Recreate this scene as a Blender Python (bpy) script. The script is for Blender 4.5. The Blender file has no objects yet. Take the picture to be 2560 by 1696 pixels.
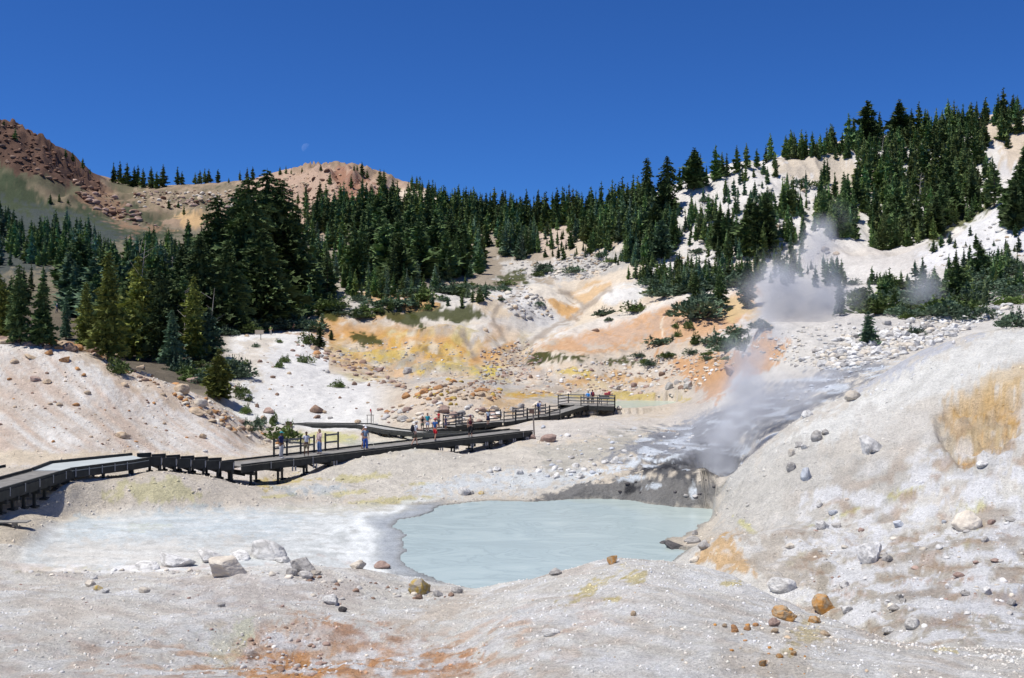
import bpy, bmesh, math, random
import numpy as np
from mathutils import Vector, Matrix, noise as mnoise
random.seed(7); RNG = np.random.default_rng(11)
F = 2640.0; CX = 1280.0; CY = 848.0
S = bpy.context.scene
COL = S.collection
rad = math.radians

# ------------------------------------------------------------------ helpers
def tag(o, label=None, cat=None, group=None, kind=None):
    if label: o['label'] = label
    if cat: o['category'] = cat
    if group: o['group'] = group
    if kind: o['kind'] = kind
    return o
def mesh_data(name, V, Fc, smooth=False):
    me = bpy.data.meshes.new(name)
    V = np.asarray(V, dtype=np.float32)
    if isinstance(Fc, np.ndarray):
        n, k = Fc.shape
        me.vertices.add(len(V)); me.vertices.foreach_set('co', V.ravel())
        me.loops.add(n*k); me.loops.foreach_set('vertex_index', Fc.astype(np.int32).ravel())
        me.polygons.add(n)
        me.polygons.foreach_set('loop_start', np.arange(0, n*k, k, dtype=np.int32))
        if smooth: me.polygons.foreach_set('use_smooth', np.ones(n, dtype=bool))
        me.update(calc_edges=True); me.validate()
    else:
        me.from_pydata([tuple(map(float, v)) for v in V], [], Fc); me.update()
        if smooth:
            for p in me.polygons: p.use_smooth = True
    return me
def obj(name, me, mat=None, parent=None):
    o = bpy.data.objects.new(name, me); COL.objects.link(o)
    if mat is not None and len(me.materials) == 0: me.materials.append(mat)
    if parent is not None: o.parent = parent
    return o
def empty(name, loc, rz=0, label=None, cat=None, group=None):
    o = bpy.data.objects.new(name, None); COL.objects.link(o)
    o.empty_display_size = .2; o.location = loc; o.rotation_euler = (0, 0, rz)
    tag(o, label, cat, group); return o
class MB:
    """collects boxes / bars / tubes into one mesh"""
    def __init__(s): s.v = []; s.f = []
    def add(s, vs, fs):
        b = len(s.v); s.v += [tuple(v) for v in vs]; s.f += [tuple(i+b for i in f) for f in fs]
    def box(s, c, e, rz=0):
        ca, sa = math.cos(rz), math.sin(rz); vs = []
        for k in (-1, 1):
            for j in (-1, 1):
                for i in (-1, 1):
                    x, y, z = i*e[0]/2, j*e[1]/2, k*e[2]/2
                    vs.append((c[0]+x*ca-y*sa, c[1]+x*sa+y*ca, c[2]+z))
        s.add(vs, [(0, 2, 3, 1), (4, 5, 7, 6), (0, 1, 5, 4), (2, 6, 7, 3), (0, 4, 6, 2), (1, 3, 7, 5)])
    def bar(s, a, b, w, h):
        a = Vector(a); b = Vector(b); d = (b-a).normalized()
        r = d.cross(Vector((0, 0, 1)))
        if r.length < 1e-4: r = Vector((1, 0, 0))
        r.normalize(); u = r.cross(d); r = r*w/2; u = u*h/2
        vs = [a-r-u, a+r-u, a+r+u, a-r+u, b-r-u, b+r-u, b+r+u, b-r+u]
        s.add(vs, [(0, 3, 2, 1), (4, 5, 6, 7), (0, 1, 5, 4), (1, 2, 6, 5), (2, 3, 7, 6), (3, 0, 4, 7)])
    def tube(s, pts, rs, n=8):
        b = len(s.v); P = [Vector(p) for p in pts]
        for i, p in enumerate(P):
            d = (P[min(i+1, len(P)-1)]-P[max(i-1, 0)]).normalized()
            a = d.orthogonal().normalized(); c = d.cross(a)
            for k in range(n):
                t = 2*math.pi*k/n; s.v.append(tuple(p+(a*math.cos(t)+c*math.sin(t))*rs[i]))
        for i in range(len(P)-1):
            for k in range(n):
                k2 = (k+1) % n
                s.f.append((b+i*n+k, b+i*n+k2, b+(i+1)*n+k2, b+(i+1)*n+k))
        s.f.append(tuple(b+k for k in reversed(range(n)))); s.f.append(tuple(b+(len(P)-1)*n+k for k in range(n)))
    def build(s, name, mat, parent=None, smooth=False):
        return obj(name, mesh_data(name, s.v, s.f, smooth), mat, parent)

# ------------------------------------------------------------------ numpy noise
def _h(i, j, s):
    n = (i*374761393 + j*668265263 + s*1442695041) & 0xffffffff
    n = ((n ^ (n >> 13))*1274126177) & 0xffffffff
    n = n ^ (n >> 16)
    return n
def pn(x, y, seed=0):
    x = np.asarray(x, dtype=np.float64); y = np.asarray(y, dtype=np.float64)
    xi = np.floor(x).astype(np.int64); yi = np.floor(y).astype(np.int64)
    xf = x-xi; yf = y-yi
    u = xf*xf*xf*(xf*(xf*6-15)+10); v = yf*yf*yf*(yf*(yf*6-15)+10)
    def g(i, j, dx, dy):
        a = _h(i, j, seed)/4294967296.0*2*np.pi
        return np.cos(a)*dx+np.sin(a)*dy
    n00 = g(xi, yi, xf, yf); n10 = g(xi+1, yi, xf-1, yf)
    n01 = g(xi, yi+1, xf, yf-1); n11 = g(xi+1, yi+1, xf-1, yf-1)
    return ((n00*(1-u)+n10*u)*(1-v)+(n01*(1-u)+n11*u)*v)*1.5
def fbm(x, y, o=4, seed=0, gain=.5):
    r = 0; a = 1; t = 0
    for k in range(o):
        r = r+a*pn(x*2**k, y*2**k, seed+k*17); t += a; a *= gain
    return r/t*1.3
def ss(a, b, x):
    t = np.clip((x-a)/(b-a), 0, 1); return t*t*(3-2*t)
def pchip(xk, yk, x):
    xk = np.asarray(xk, float); yk = np.asarray(yk, float)
    h = np.diff(xk); dl = np.diff(yk)/h; n = len(xk); m = np.zeros(n)
    for i in range(1, n-1):
        if dl[i-1]*dl[i] > 0:
            w1 = 2*h[i]+h[i-1]; w2 = h[i]+2*h[i-1]
            m[i] = (w1+w2)/(w1/dl[i-1]+w2/dl[i])
    m[0] = dl[0]*.5; m[-1] = dl[-1]*.5
    x = np.clip(x, xk[0], xk[-1]); i = np.clip(np.searchsorted(xk, x, side='right')-1, 0, n-2)
    t = (x-xk[i])/h[i]
    return ((2*t**3-3*t**2+1)*yk[i]+(t**3-2*t**2+t)*h[i]*m[i]+(-2*t**3+3*t**2)*yk[i+1]+(t**3-t**2)*h[i]*m[i+1])

# ------------------------------------------------------------------ terrain lines: (bearing column, distance m, sight-line row)
L = []
L.append([(-3000, 2.5, 2643), (5500, 2.5, 2643)])
L.append([(-3000, 9, 2021), (5500, 9, 2021)])
L.append([(-800, 20, 1705), (0, 20, 1705), (600, 20.5, 1705), (1000, 21, 1705), (1300, 19.5, 1705), (1700, 18, 1705), (2100, 17.5, 1705), (2560, 17, 1705), (3400, 16, 1705)])
L.append([(-800, 26, 1580), (0, 26, 1580), (600, 26.5, 1590), (1000, 27.5, 1595), (1150, 26, 1600), (1300, 24.5, 1570), (1700, 22.5, 1560), (2100, 20, 1625), (2560, 18.8, 1655), (3400, 17.8, 1660)])
L.append([(-800, 33, 1500), (0, 33, 1500), (600, 33, 1500), (1000, 34, 1510), (1150, 32.5, 1515), (1300, 30.5, 1495), (1600, 28.5, 1450), (1850, 25.8, 1500), (2100, 22.4, 1590), (2560, 19.9, 1638), (3400, 19, 1640)])
L.append([(-800, 40, 1440), (0, 40.5, 1432), (300, 40.5, 1432), (600, 40, 1418), (750, 40, 1411), (900, 40, 1425), (1000, 40.5, 1440), (1100, 40.5, 1462), (1180, 40, 1471), (1300, 37, 1452), (1400, 35.8, 1425), (1550, 34, 1397), (1700, 32, 1403), (1800, 30.5, 1430), (1950, 28, 1500), (2100, 25, 1562), (2250, 22.8, 1605), (2400, 21.5, 1622), (2560, 21, 1628), (3400, 20, 1630)])
L.append([(-800, 42.5, 1385), (-100, 42.5, 1385), (0, 42.5, 1395), (100, 42.5, 1400), (300, 42.5, 1407), (600, 42.5, 1416), (900, 42, 1440), (1000, 42.3, 1445), (1180, 41.5, 1480), (1400, 40, 1520), (1550, 38.5, 1530), (1700, 37, 1511), (1800, 35.5, 1540), (1950, 33, 1570), (2100, 29.5, 1612), (2250, 26.5, 1628), (2400, 24, 1632), (2560, 23.4, 1634), (3400, 22, 1640)])
L.append([(-800, 47, 1310), (0, 47, 1305), (60, 47.3, 1314), (150, 48, 1335), (400, 49, 1331), (900, 50, 1343), (1100, 50, 1360), (1550, 49, 1365), (1700, 44, 1405), (1800, 41, 1400), (1950, 37.5, 1440), (2100, 34, 1475), (2250, 31, 1500), (2400, 29, 1520), (2560, 28, 1530), (3400, 26, 1540)])
L.append([(-800, 49.5, 1280), (0, 49.5, 1270), (60, 50, 1272), (120, 51, 1283), (180, 52.3, 1291), (400, 54.5, 1286), (900, 57, 1280), (1100, 57, 1310), (1550, 57, 1310), (1700, 52, 1332), (1750, 50, 1345), (1850, 47, 1338), (2000, 44.5, 1330), (2150, 41.5, 1340), (2300, 39, 1340), (2450, 37, 1350), (2560, 36, 1350), (3400, 33, 1350)])
L.append([(-800, 54, 1240), (0, 53.5, 1232), (60, 53, 1238), (120, 53.3, 1230), (164, 54.2, 1217), (220, 56.5, 1206), (300, 58, 1197), (400, 58.5, 1187), (500, 59.5, 1192), (600, 60.5, 1210), (680, 61, 1225), (800, 62, 1238), (950, 62.5, 1243), (1100, 63, 1247), (1300, 63, 1247), (1500, 63, 1245), (1600, 62, 1243), (1700, 60, 1262), (1770, 57, 1285), (1800, 52.5, 1290), (1900, 50, 1240), (2000, 49, 1195), (2150, 49, 1130), (2300, 48, 1090), (2450, 46, 1070), (2560, 45, 1060), (3400, 40, 1050)])
L.append([(-800, 60, 1200), (0, 60, 1200), (200, 61, 1188), (400, 62.5, 1182), (500, 63.5, 1187), (600, 65, 1207), (680, 66, 1212), (760, 67, 1190), (850, 70, 1155), (960, 73, 1134), (1080, 74, 1131), (1180, 73, 1150), (1300, 72, 1165), (1450, 70, 1180), (1550, 67, 1190), (1650, 66, 1196), (1740, 64, 1205), (1790, 56, 1238), (1830, 56, 1190), (1870, 56.5, 1150), (1920, 57, 1108), (1966, 57.5, 1074), (2010, 58, 1044), (2080, 59, 1008), (2200, 61, 938), (2300, 62, 882), (2400, 62, 847), (2560, 60, 818), (3400, 50, 800)])
L.append([(-800, 66, 1180), (0, 66, 1165), (200, 67, 1160), (400, 70, 1165), (600, 73, 1165), (760, 76, 1165), (850, 79, 1160), (960, 82, 1155), (1080, 85, 1145), (1180, 88, 1110), (1300, 88, 1098), (1450, 86, 1110), (1600, 80, 1130), (1700, 74, 1150), (1760, 68, 1185), (1830, 66, 1215), (1920, 66, 1130), (2010, 68, 1075), (2080, 70, 1030), (2200, 73, 960), (2300, 75, 910), (2400, 75, 880), (2560, 72, 860), (3400, 60, 850)])
L.append([(-800, 78, 1020), (0, 78, 1020), (200, 79, 1030), (400, 82, 1060), (550, 84, 1085), (650, 88, 1115), (760, 92, 1118), (850, 95, 1116), (960, 97, 1116), (1080, 97, 1115), (1180, 98, 1100), (1300, 98, 1085), (1450, 100, 1070), (1600, 95, 1078), (1700, 88, 1095), (1800, 80, 1110), (1900, 80, 1060), (2010, 82, 1012), (2100, 84, 970), (2200, 86, 930), (2300, 88, 905), (2400, 88, 890), (2560, 84, 875), (3400, 70, 870)])
L.append([(-800, 90, 860), (0, 92, 850), (100, 92, 855), (180, 92, 870), (260, 92, 898), (330, 92, 925), (400, 91, 950), (460, 92, 975), (520, 93, 1005), (600, 95, 1050), (680, 100, 1090), (760, 106, 1085), (900, 110, 1078), (1000, 112, 1075), (1080, 112, 1074), (1200, 112, 1062), (1300, 115, 1052), (1450, 122, 1042), (1600, 118, 1045), (1700, 105, 1060), (1800, 95, 1040), (1900, 95, 1000), (2010, 97, 960), (2100, 98, 925), (2200, 100, 895), (2300, 102, 878), (2400, 104, 862), (2560, 100, 840), (3400, 85, 830)])
L.append([(-800, 105, 880), (0, 108, 885), (260, 108, 925), (400, 108, 975), (500, 108, 1015), (600, 112, 1050), (680, 118, 1040), (760, 122, 1030), (900, 124, 1030), (1000, 124, 1020), (1080, 124, 1005), (1200, 124, 1003), (1300, 130, 1012), (1450, 135, 1012), (1550, 135, 1018), (1700, 130, 1016), (1800, 118, 990), (1900, 112, 930), (2010, 112, 870), (2100, 114, 850), (2200, 115, 840), (2300, 116, 832), (2400, 117, 818), (2560, 115, 805), (3400, 100, 800)])
L.append([(-800, 135, 900), (0, 135, 893), (260, 135, 905), (400, 132, 930), (500, 130, 955), (600, 135, 950), (700, 140, 950), (800, 142, 958), (900, 142, 965), (1000, 135, 970), (1080, 131, 955), (1120, 130, 951), (1200, 131, 962), (1280, 138, 990), (1400, 148, 988), (1550, 150, 995), (1700, 145, 975), (1800, 135, 920), (1870, 125, 850), (1917, 122, 806), (2010, 122, 800), (2120, 122, 802), (2200, 124, 805), (2300, 128, 795), (2400, 130, 785), (2560, 128, 770), (3400, 115, 770)])
L.append([(-800, 160, 860), (0, 160, 865), (260, 160, 880), (400, 158, 895), (550, 160, 885), (640, 170, 875), (740, 172, 885), (860, 170, 915), (950, 165, 938), (1050, 160, 950), (1200, 165, 948), (1300, 165, 943), (1400, 168, 938), (1550, 168, 935), (1700, 165, 900), (1800, 160, 870), (1870, 145, 850), (1917, 140, 835), (2100, 140, 830), (2200, 145, 790), (2300, 148, 775), (2400, 150, 760), (2560, 150, 740), (3400, 140, 740)])
L.append([(-800, 190, 790), (0, 190, 790), (260, 190, 810), (400, 190, 825), (550, 195, 838), (640, 202, 832), (760, 204, 835), (830, 200, 860), (900, 198, 880), (1000, 195, 895), (1100, 192, 905), (1200, 190, 910), (1280, 188, 915), (1350, 188, 880), (1450, 190, 860), (1550, 190, 850), (1700, 190, 825), (1800, 190, 800), (1900, 175, 810), (2000, 170, 800), (2100, 165, 790), (2200, 170, 760), (2300, 175, 735), (2400, 178, 715), (2560, 178, 690), (3400, 165, 690)])
L.append([(-800, 230, 700), (0, 230, 740), (200, 230, 740), (400, 230, 770), (550, 225, 800), (700, 228, 800), (830, 225, 790), (900, 225, 805), (1000, 222, 820), (1100, 218, 830), (1200, 215, 845), (1260, 213, 862), (1336, 213, 858), (1395, 214, 830), (1470, 216, 808), (1549, 218, 786), (1632, 220, 757), (1715, 222, 728), (1862, 222, 709), (1950, 212, 715), (2020, 205, 725), (2100, 200, 735), (2200, 205, 715), (2300, 208, 680), (2400, 208, 650), (2560, 205, 640), (3400, 190, 640)])
L.append([(-800, 280, 620), (0, 280, 660), (200, 280, 670), (400, 280, 690), (600, 270, 720), (800, 265, 720), (900, 262, 725), (1000, 258, 740), (1100, 252, 750), (1200, 250, 762), (1300, 248, 775), (1370, 246, 802), (1420, 245, 812), (1500, 243, 796), (1600, 243, 774), (1700, 243, 744), (1850, 243, 716), (2000, 240, 685), (2150, 240, 672), (2250, 242, 665), (2314, 240, 634), (2400, 238, 590), (2480, 236, 540), (2560, 232, 480), (3400, 220, 440)])
L.append([(-800, 340, 560), (0, 340, 600), (200, 340, 610), (400, 340, 630), (600, 325, 652), (800, 308, 662), (1000, 285, 690), (1100, 272, 722), (1200, 266, 740), (1300, 270, 724), (1340, 270, 712), (1400, 268, 730), (1440, 265, 762), (1470, 262, 762), (1500, 261, 737), (1567, 262, 714), (1608, 262, 721), (1650, 262, 728), (1715, 266, 706), (1850, 282, 640), (2000, 280, 615), (2150, 280, 605), (2300, 280, 600), (2400, 275, 600), (2480, 272, 560), (2560, 270, 500), (3400, 270, 440)])
L.append([(-800, 355, 545), (0, 355, 590), (400, 355, 620), (800, 322, 650), (1000, 300, 676), (1100, 290, 708), (1200, 282, 727), (1300, 283, 724), (1340, 283, 722), (1400, 281, 740), (1440, 279, 768), (1500, 275, 753), (1567, 276, 732), (1608, 276, 735), (1650, 276, 732), (1715, 280, 700), (1850, 290, 622), (2000, 290, 595), (2150, 290, 583), (2300, 290, 582), (2400, 285, 577), (2480, 282, 540), (2560, 280, 485), (3400, 280, 430)])
L.append([(-800, 370, 530), (0, 370, 572), (400, 370, 606), (800, 345, 632), (1000, 325, 650), (1100, 320, 668), (1200, 316, 685), (1300, 314, 697), (1420, 310, 697), (1500, 305, 690), (1560, 300, 672), (1640, 298, 668), (1715, 298, 662), (1850, 300, 600), (2000, 300, 570), (2150, 300, 557), (2300, 300, 562), (2400, 295, 552), (2480, 292, 520), (2560, 290, 470), (3400, 290, 415)])
L.append([(-800, 430, 470), (0, 430, 520), (200, 430, 550), (400, 430, 575), (600, 410, 590), (800, 390, 590), (1000, 370, 600), (1150, 360, 610), (1300, 350, 620), (1450, 340, 610), (1600, 325, 570), (1750, 320, 530), (1900, 320, 490), (2050, 320, 480), (2200, 320, 490), (2320, 320, 510), (2420, 320, 470), (2560, 320, 420), (3400, 320, 360)])
L.append([(-800, 560, 300), (-200, 545, 275), (0, 540, 308), (40, 542, 312), (80, 546, 335), (110, 550, 352), (180, 560, 402), (240, 570, 450), (300, 600, 475), (450, 640, 472), (600, 650, 462), (700, 640, 438), (760, 620, 430), (800, 600, 424), (870, 590, 427), (940, 580, 450), (1020, 560, 472), (1080, 520, 492), (1150, 480, 525), (1300, 450, 540), (1450, 430, 538), (1560, 400, 515), (1650, 380, 485), (1747, 365, 455), (1837, 362, 420), (1895, 362, 402), (1953, 362, 386), (2042, 365, 374), (2150, 370, 352), (2280, 375, 328), (2408, 375, 305), (2511, 370, 280), (2560, 370, 272), (3400, 370, 240)])
L.append([(-800, 760, 420), (0, 760, 420), (1000, 760, 620), (1600, 620, 620), (2560, 600, 420), (3400, 600, 420)])
L.append([(-800, 1500, 870), (3400, 1500, 870)])
NR = [6, 14, 34, 34, 30, 12, 30, 28, 28, 28, 30, 30, 26, 22, 26, 30, 26, 28, 28, 30, 10, 20, 22, 30, 6, 4]
assert len(NR) == len(L)-1
PX = np.concatenate([np.linspace(-2400, -280, 54)[:-1], np.arange(-280, 2841, 4.0), np.linspace(2840, 4900, 54)[1:]])
NC = len(PX)
Dk = np.array([pchip([p[0] for p in l], [p[1] for p in l], PX) for l in L])
Pk = np.array([pchip([p[0] for p in l], [p[2] for p in l], PX) for l in L])
for k in range(1, len(L)): Dk[k] = np.maximum(Dk[k], Dk[k-1]+.4)
Zk = -(Pk-CY)/F*Dk
# row parameters
rows_k = []; rows_t = []
for k, n in enumerate(NR):
    for i in range(n): rows_k.append(k); rows_t.append(i/n)
rows_k.append(len(NR)-1); rows_t.append(1.0)
rows_k = np.array(rows_k); rows_t = np.array(rows_t); NRW = len(rows_k)
D = Dk[rows_k]*(1-rows_t)[:, None]+Dk[rows_k+1]*rows_t[:, None]
# monotone cubic along distance, column-vectorised
h = np.diff(Dk, axis=0); dl = np.diff(Zk, axis=0)/h
M = np.zeros_like(Zk)
for i in range(1, len(L)-1):
    w1 = 2*h[i]+h[i-1]; w2 = h[i]+2*h[i-1]
    ok = dl[i-1]*dl[i] > 0
    with np.errstate(divide='ignore', invalid='ignore'):
        harm = (w1+w2)/(w1/dl[i-1]+w2/dl[i])
    M[i] = np.where(ok, harm, 0)
M[0] = dl[0]; M[-1] = dl[-1]
t = rows_t[:, None]; H = h[rows_k]
Z = (2*t**3-3*t**2+1)*Zk[rows_k]+(t**3-2*t**2+t)*H*M[rows_k]+(-2*t**3+3*t**2)*Zk[rows_k+1]+(t**3-t**2)*H*M[rows_k+1]
PXG = np.broadcast_to(PX, D.shape).copy()
X = (PXG-CX)/F*D; Y = D.copy()
def pyof(): return CY-Z/Y*F

def poly_sd(px, py, poly):
    """signed distance (inside negative)"""
    P = np.asarray(poly, float); n = len(P)
    dist = np.full(px.shape, 1e18); ins = np.zeros(px.shape, bool)
    for i in range(n):
        x0, y0 = P[i]; x1, y1 = P[(i+1) % n]
        ex, ey = x1-x0, y1-y0; wx, wy = px-x0, py-y0
        tt = np.clip((wx*ex+wy*ey)/(ex*ex+ey*ey+1e-12), 0, 1)
        dist = np.minimum(dist, (wx-ex*tt)**2+(wy-ey*tt)**2)
        c = ((y0 <= py) & (y1 > py)) | ((y1 <= py) & (y0 > py))
        with np.errstate(divide='ignore', invalid='ignore'):
            xx = x0+(py-y0)/(y1-y0+1e-12)*ex
        ins ^= c & (px < xx)
    dist = np.sqrt(dist); return np.where(ins, -dist, dist)

# --- decks (world centre lines, width) kept here because the ground stays clear of them
WZ = -9.5
DECK1 = [(-24.2, 30, -6.95), (-24.15, 48, -6.9), (-24.0, 55.2, -6.9), (-22.2, 60.6, -6.9)]
STEP1 = [(-21.7, 61.0, -7.0), (-17.2, 64.2, -7.62)]
RAMP1 = [(-17.2, 64.2, -7.66), (0.75, 87.4, -7.6)]
DECK2 = [(0.75, 87.4, -7.6), (-1.6, 91.0, -7.9), (-3.6, 95.5, -8.45), (-8.3, 102.3, -9.15), (-12.0, 106.0, -9.2), (-15.6, 112.6, -9.2), (-21.5, 113.4, -9.2), (-27.0, 111.5, -9.25)]
DECK3 = [(-8.0, 104.0, -9.05), (-6.0, 106.5, -8.85), (-1.6, 110.5, -8.75), (4.6, 118.5, -8.5), (8.6, 126.5, -7.95), (12.2, 128.5, -7.9)]
def seg_dist(px_, py_, pts, wid):
    best = np.full(px_.shape, 1e9); zz = np.zeros(px_.shape)
    for a, b in zip(pts[:-1], pts[1:]):
        ex, ey = b[0]-a[0], b[1]-a[1]
        tt = np.clip(((px_-a[0])*ex+(py_-a[1])*ey)/(ex*ex+ey*ey), 0, 1)
        dd = np.hypot(px_-a[0]-ex*tt, py_-a[1]-ey*tt)
        m = dd < best; best = np.where(m, dd, best); zz = np.where(m, a[2]+(b[2]-a[2])*tt, zz)
    return best-wid, zz

# --- broad hand-placed mounds: (column, row-sight, dmin, radius_x, radius_y, height)
def hitraw(px, py, dmin=0, dmax=1e9):
    j = int(np.clip(np.searchsorted(PX, px), 1, NC-1)); fx = (px-PX[j-1])/(PX[j]-PX[j-1])
    zc = Z[:, j-1]*(1-fx)+Z[:, j]*fx; dc = D[:, j-1]*(1-fx)+D[:, j]*fx
    p = CY-zc/dc*F
    m = (p <= py) & (dc >= dmin) & (dc <= dmax)
    if not m.any():
        r = int(np.argmin(np.where((dc >= dmin) & (dc <= dmax), np.abs(p-py), 1e9)))
        return Vector(((px-CX)/F*dc[r], dc[r], zc[r]))
    r = int(np.argmax(m)); r0 = max(r-1, 0)
    den = p[r0]-p[r]; f = 1.0 if abs(den) < 1e-6 else min(1, max(0, (p[r0]-py)/den))
    d = dc[r0]*(1-f)+dc[r]*f; z = zc[r0]*(1-f)+zc[r]*f
    if dc[r0] < dmin: d, z = dc[r], zc[r]
    return Vector(((px-CX)/F*d, d, z))
def gz(x, y):
    px = CX+F*x/y; j = int(np.clip(np.searchsorted(PX, px), 1, NC-1)); fx = (px-PX[j-1])/(PX[j]-PX[j-1])
    zc = Z[:, j-1]*(1-fx)+Z[:, j]*fx; dc = D[:, j-1]*(1-fx)+D[:, j]*fx
    return float(np.interp(y, dc, zc))
BUMPS = [
         (1270, 805, 205, 8, 8, 3.0), (1190, 790, 205, 9, 9, 3.0),
         (1150, 870, 185, 7, 7, 2.4), (1060, 850, 190, 9, 8, 2.2), (1100, 935, 160, 6, 6, 1.6), (930, 800, 205, 12, 9, 3.0),
         (1000, 905, 165, 8, 6, 1.6), (1230, 840, 180, 6, 7, 2.0), (900, 740, 230, 10, 9, 3.0), (1040, 770, 230, 10, 8, 2.5),
         (2250, 680, 200, 12, 8, 3.5),
         (1950, 620, 250, 14, 10, 5), (1420, 905, 160, 8, 6, 1.3), (1500, 930, 150, 7, 5, 1.2), (1650, 900, 160, 8, 6, 1.4),
         (620, 1290, 40, 6, 3, .10), (1550, 1130, 70, 6, 4, .35), (1400, 1100, 80, 6, 4, .4), (2000, 1360, 38, 2.6, 1.6, .30),
         (1850, 1365, 38, 2.4, 1.5, .35), (2200, 1430, 30, 2.4, 1.6, -.3), (2350, 1400, 30, 2.6, 1.4, .25), (640, 1620, 20, 2.6, 2.2, -.30), (760, 1560, 22, 2.2, 1.6, .18),
         (850, 1600, 22, 3, 2.2, -.3), (300, 1500, 30, 4, 3, .15), (1120, 1045, 110, 6, 5, .9), (1180, 1000, 118, 6, 4, .8), (1050, 985, 118, 5, 4, .8), (1640, 1225, 61, 2.6, 2.4, .5), (1712, 1222, 60.5, 2.6, 2.6, 1.0), (1560, 1225, 61, 2.2, 2.0, .4), (1480, 1225, 61, 2.4, 2.0, .3)]
for (bx, by, dm, rx, ry, hh) in BUMPS:
    c = hitraw(bx, by, dm); Z += hh*np.exp(-((X-c.x)/rx)**2-((Y-c.y)/ry)**2)

# --- smoothness map and fractal relief
PYG = pyof()
mud_poly = [(40, 1440), (60, 1370), (110, 1325), (180, 1300), (320, 1282), (600, 1272), (900, 1268), (1060, 1262), (1110, 1300), (1110, 1440), (900, 1440)]
msd = poly_sd(PXG, PYG, mud_poly)
mudw = ss(25, -25, msd)*((D > 40.5) & (D < 60))
rough = np.ones_like(Z)
rough *= 1-.88*mudw
dome_sm = ss(0, 1, (PXG-1750)/150)*ss(46, 50, D)*ss(66, 60, D)
rough *= 1-.45*dome_sm
tal = ss(650, 560, PXG)*ss(64, 68, D)*ss(92, 88, D); rough *= 1-.5*tal
val = ss(800, 900, PXG)*ss(1800, 1700, PXG)*ss(190, 200, D)*ss(270, 255, D); rough *= 1-.45*val
white = ss(560, 620, PXG)*ss(1000, 940, PXG)*ss(110, 118, D)*ss(205, 198, D); rough *= 1-.4*white
slope_r = ss(1600, 1700, PXG)*ss(220, 260, D)*ss(390, 370, D); rough *= 1+.5*slope_r
crag = ss(330, 180, PXG)*ss(455, 490, D)*ss(620, 580, D)
knob = np.exp(-((PXG-840)/90)**2)*ss(450, 520, D)
rough *= 1+1.2*crag+.8*knob
rel = np.zeros_like(Z)
for i, lam in enumerate([.35, .9, 2.2, 6, 15, 40, 90]):
    w = ss(.004, .02, lam/D)*ss(.22, .10, lam/D)
    rel += w*.042*lam*fbm(X/lam+31*i, Y/lam+17*i, 2, seed=100+i)
Z += rel*rough
rid = 1-2*np.abs(fbm(X/13, Y/22, 4, 501)); rid2 = 1-2*np.abs(fbm(X/6+3, Y/9, 3, 502))
vg = ss(820, 900, PXG)*ss(1850, 1750, PXG)*ss(150, 172, D)*ss(275, 255, D)
Z += vg*(rid*.9+rid2*.3-.5)
rid3 = 1-2*np.abs(fbm(X/17, Y/60, 4, 503)); hg = ss(1560, 1700, PXG)*ss(240, 275, D)*ss(372, 340, D); Z += hg*(rid3*2.6-1.2)
lg = ss(640, 560, PXG)*ss(440, 470, D)*ss(640, 560, D); Z += lg*((1-2*np.abs(fbm(X/24, Y/70, 4, 504)))*4-2)
kg = ss(640, 700, PXG)*ss(1020, 960, PXG)*ss(430, 470, D)*ss(600, 560, D); Z += kg*((1-2*np.abs(fbm(X/15, Y/45, 4, 505)))*5-2.5)
wg = ss(560, 620, PXG)*ss(1000, 940, PXG)*ss(112, 122, D)*ss(200, 190, D); Z += wg*(1-2*np.abs(fbm(X/5, Y/22, 3, 506)))*.22
# crag ledges
cr = fbm(X/26, Y/26+Z/18, 4, 5); cr2 = np.abs(fbm(X/11, Y/14+Z/9, 4, 9))
cragm = ss(330, 200, PXG)*ss(505, 530, D)*ss(585, 570, D)
cr4 = 1-2*np.abs(fbm(X/5, Y/8+Z/4, 3, 12)); Z += cragm*((1-cr2*2)*3.6+cr*3+cr4*1.3-6)
Z += knob*ss(540, 580, D)*(np.abs(fbm(X/16, Y/16, 4, 44))*-7+1.5)
# yellow/orange hollow scooped in the dome flank
PYG = pyof()
pit = [(2350, 1010), (2400, 985), (2470, 968), (2550, 975), (2575, 1040), (2530, 1110), (2480, 1155), (2410, 1178), (2380, 1150), (2350, 1110), (2330, 1060)]
pitsd = poly_sd(PXG+14*fbm(X*.9, Y*.9, 3, 61), PYG+10*fbm(X*.9+9, Y*.9, 3, 62), pit); pitm = ss(6, -28, pitsd)*((D > 40) & (D < 63))
pr1 = fbm(X*.7+Z*.5, Z*1.1+Y*.25, 4, 63); pr2 = fbm(X*1.7-Z*.5, Z*2.2+Y*.4, 4, 64); Z -= pitm*(.30+.85*np.abs(pr1)+.35*np.abs(pr2))
# pock marks / crust in the lower right slope
lr = ss(1850, 1980, PXG)*ss(26, 29, D)*ss(47, 43, D)
Z += lr*(.22*np.abs(fbm(X*.6, Y*.45, 4, 71))-.1*np.maximum(0, fbm(X*1.6, Y*1.1, 3, 72)))
# rocky hollow at the bottom
ho = np.exp(-((X+4.4)/4.2)**2-((Y-24.5)/3.6)**2)
Z += ho*(.20*np.abs(fbm(X*1.3, Y*1.3, 4, 75))-.1)
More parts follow.
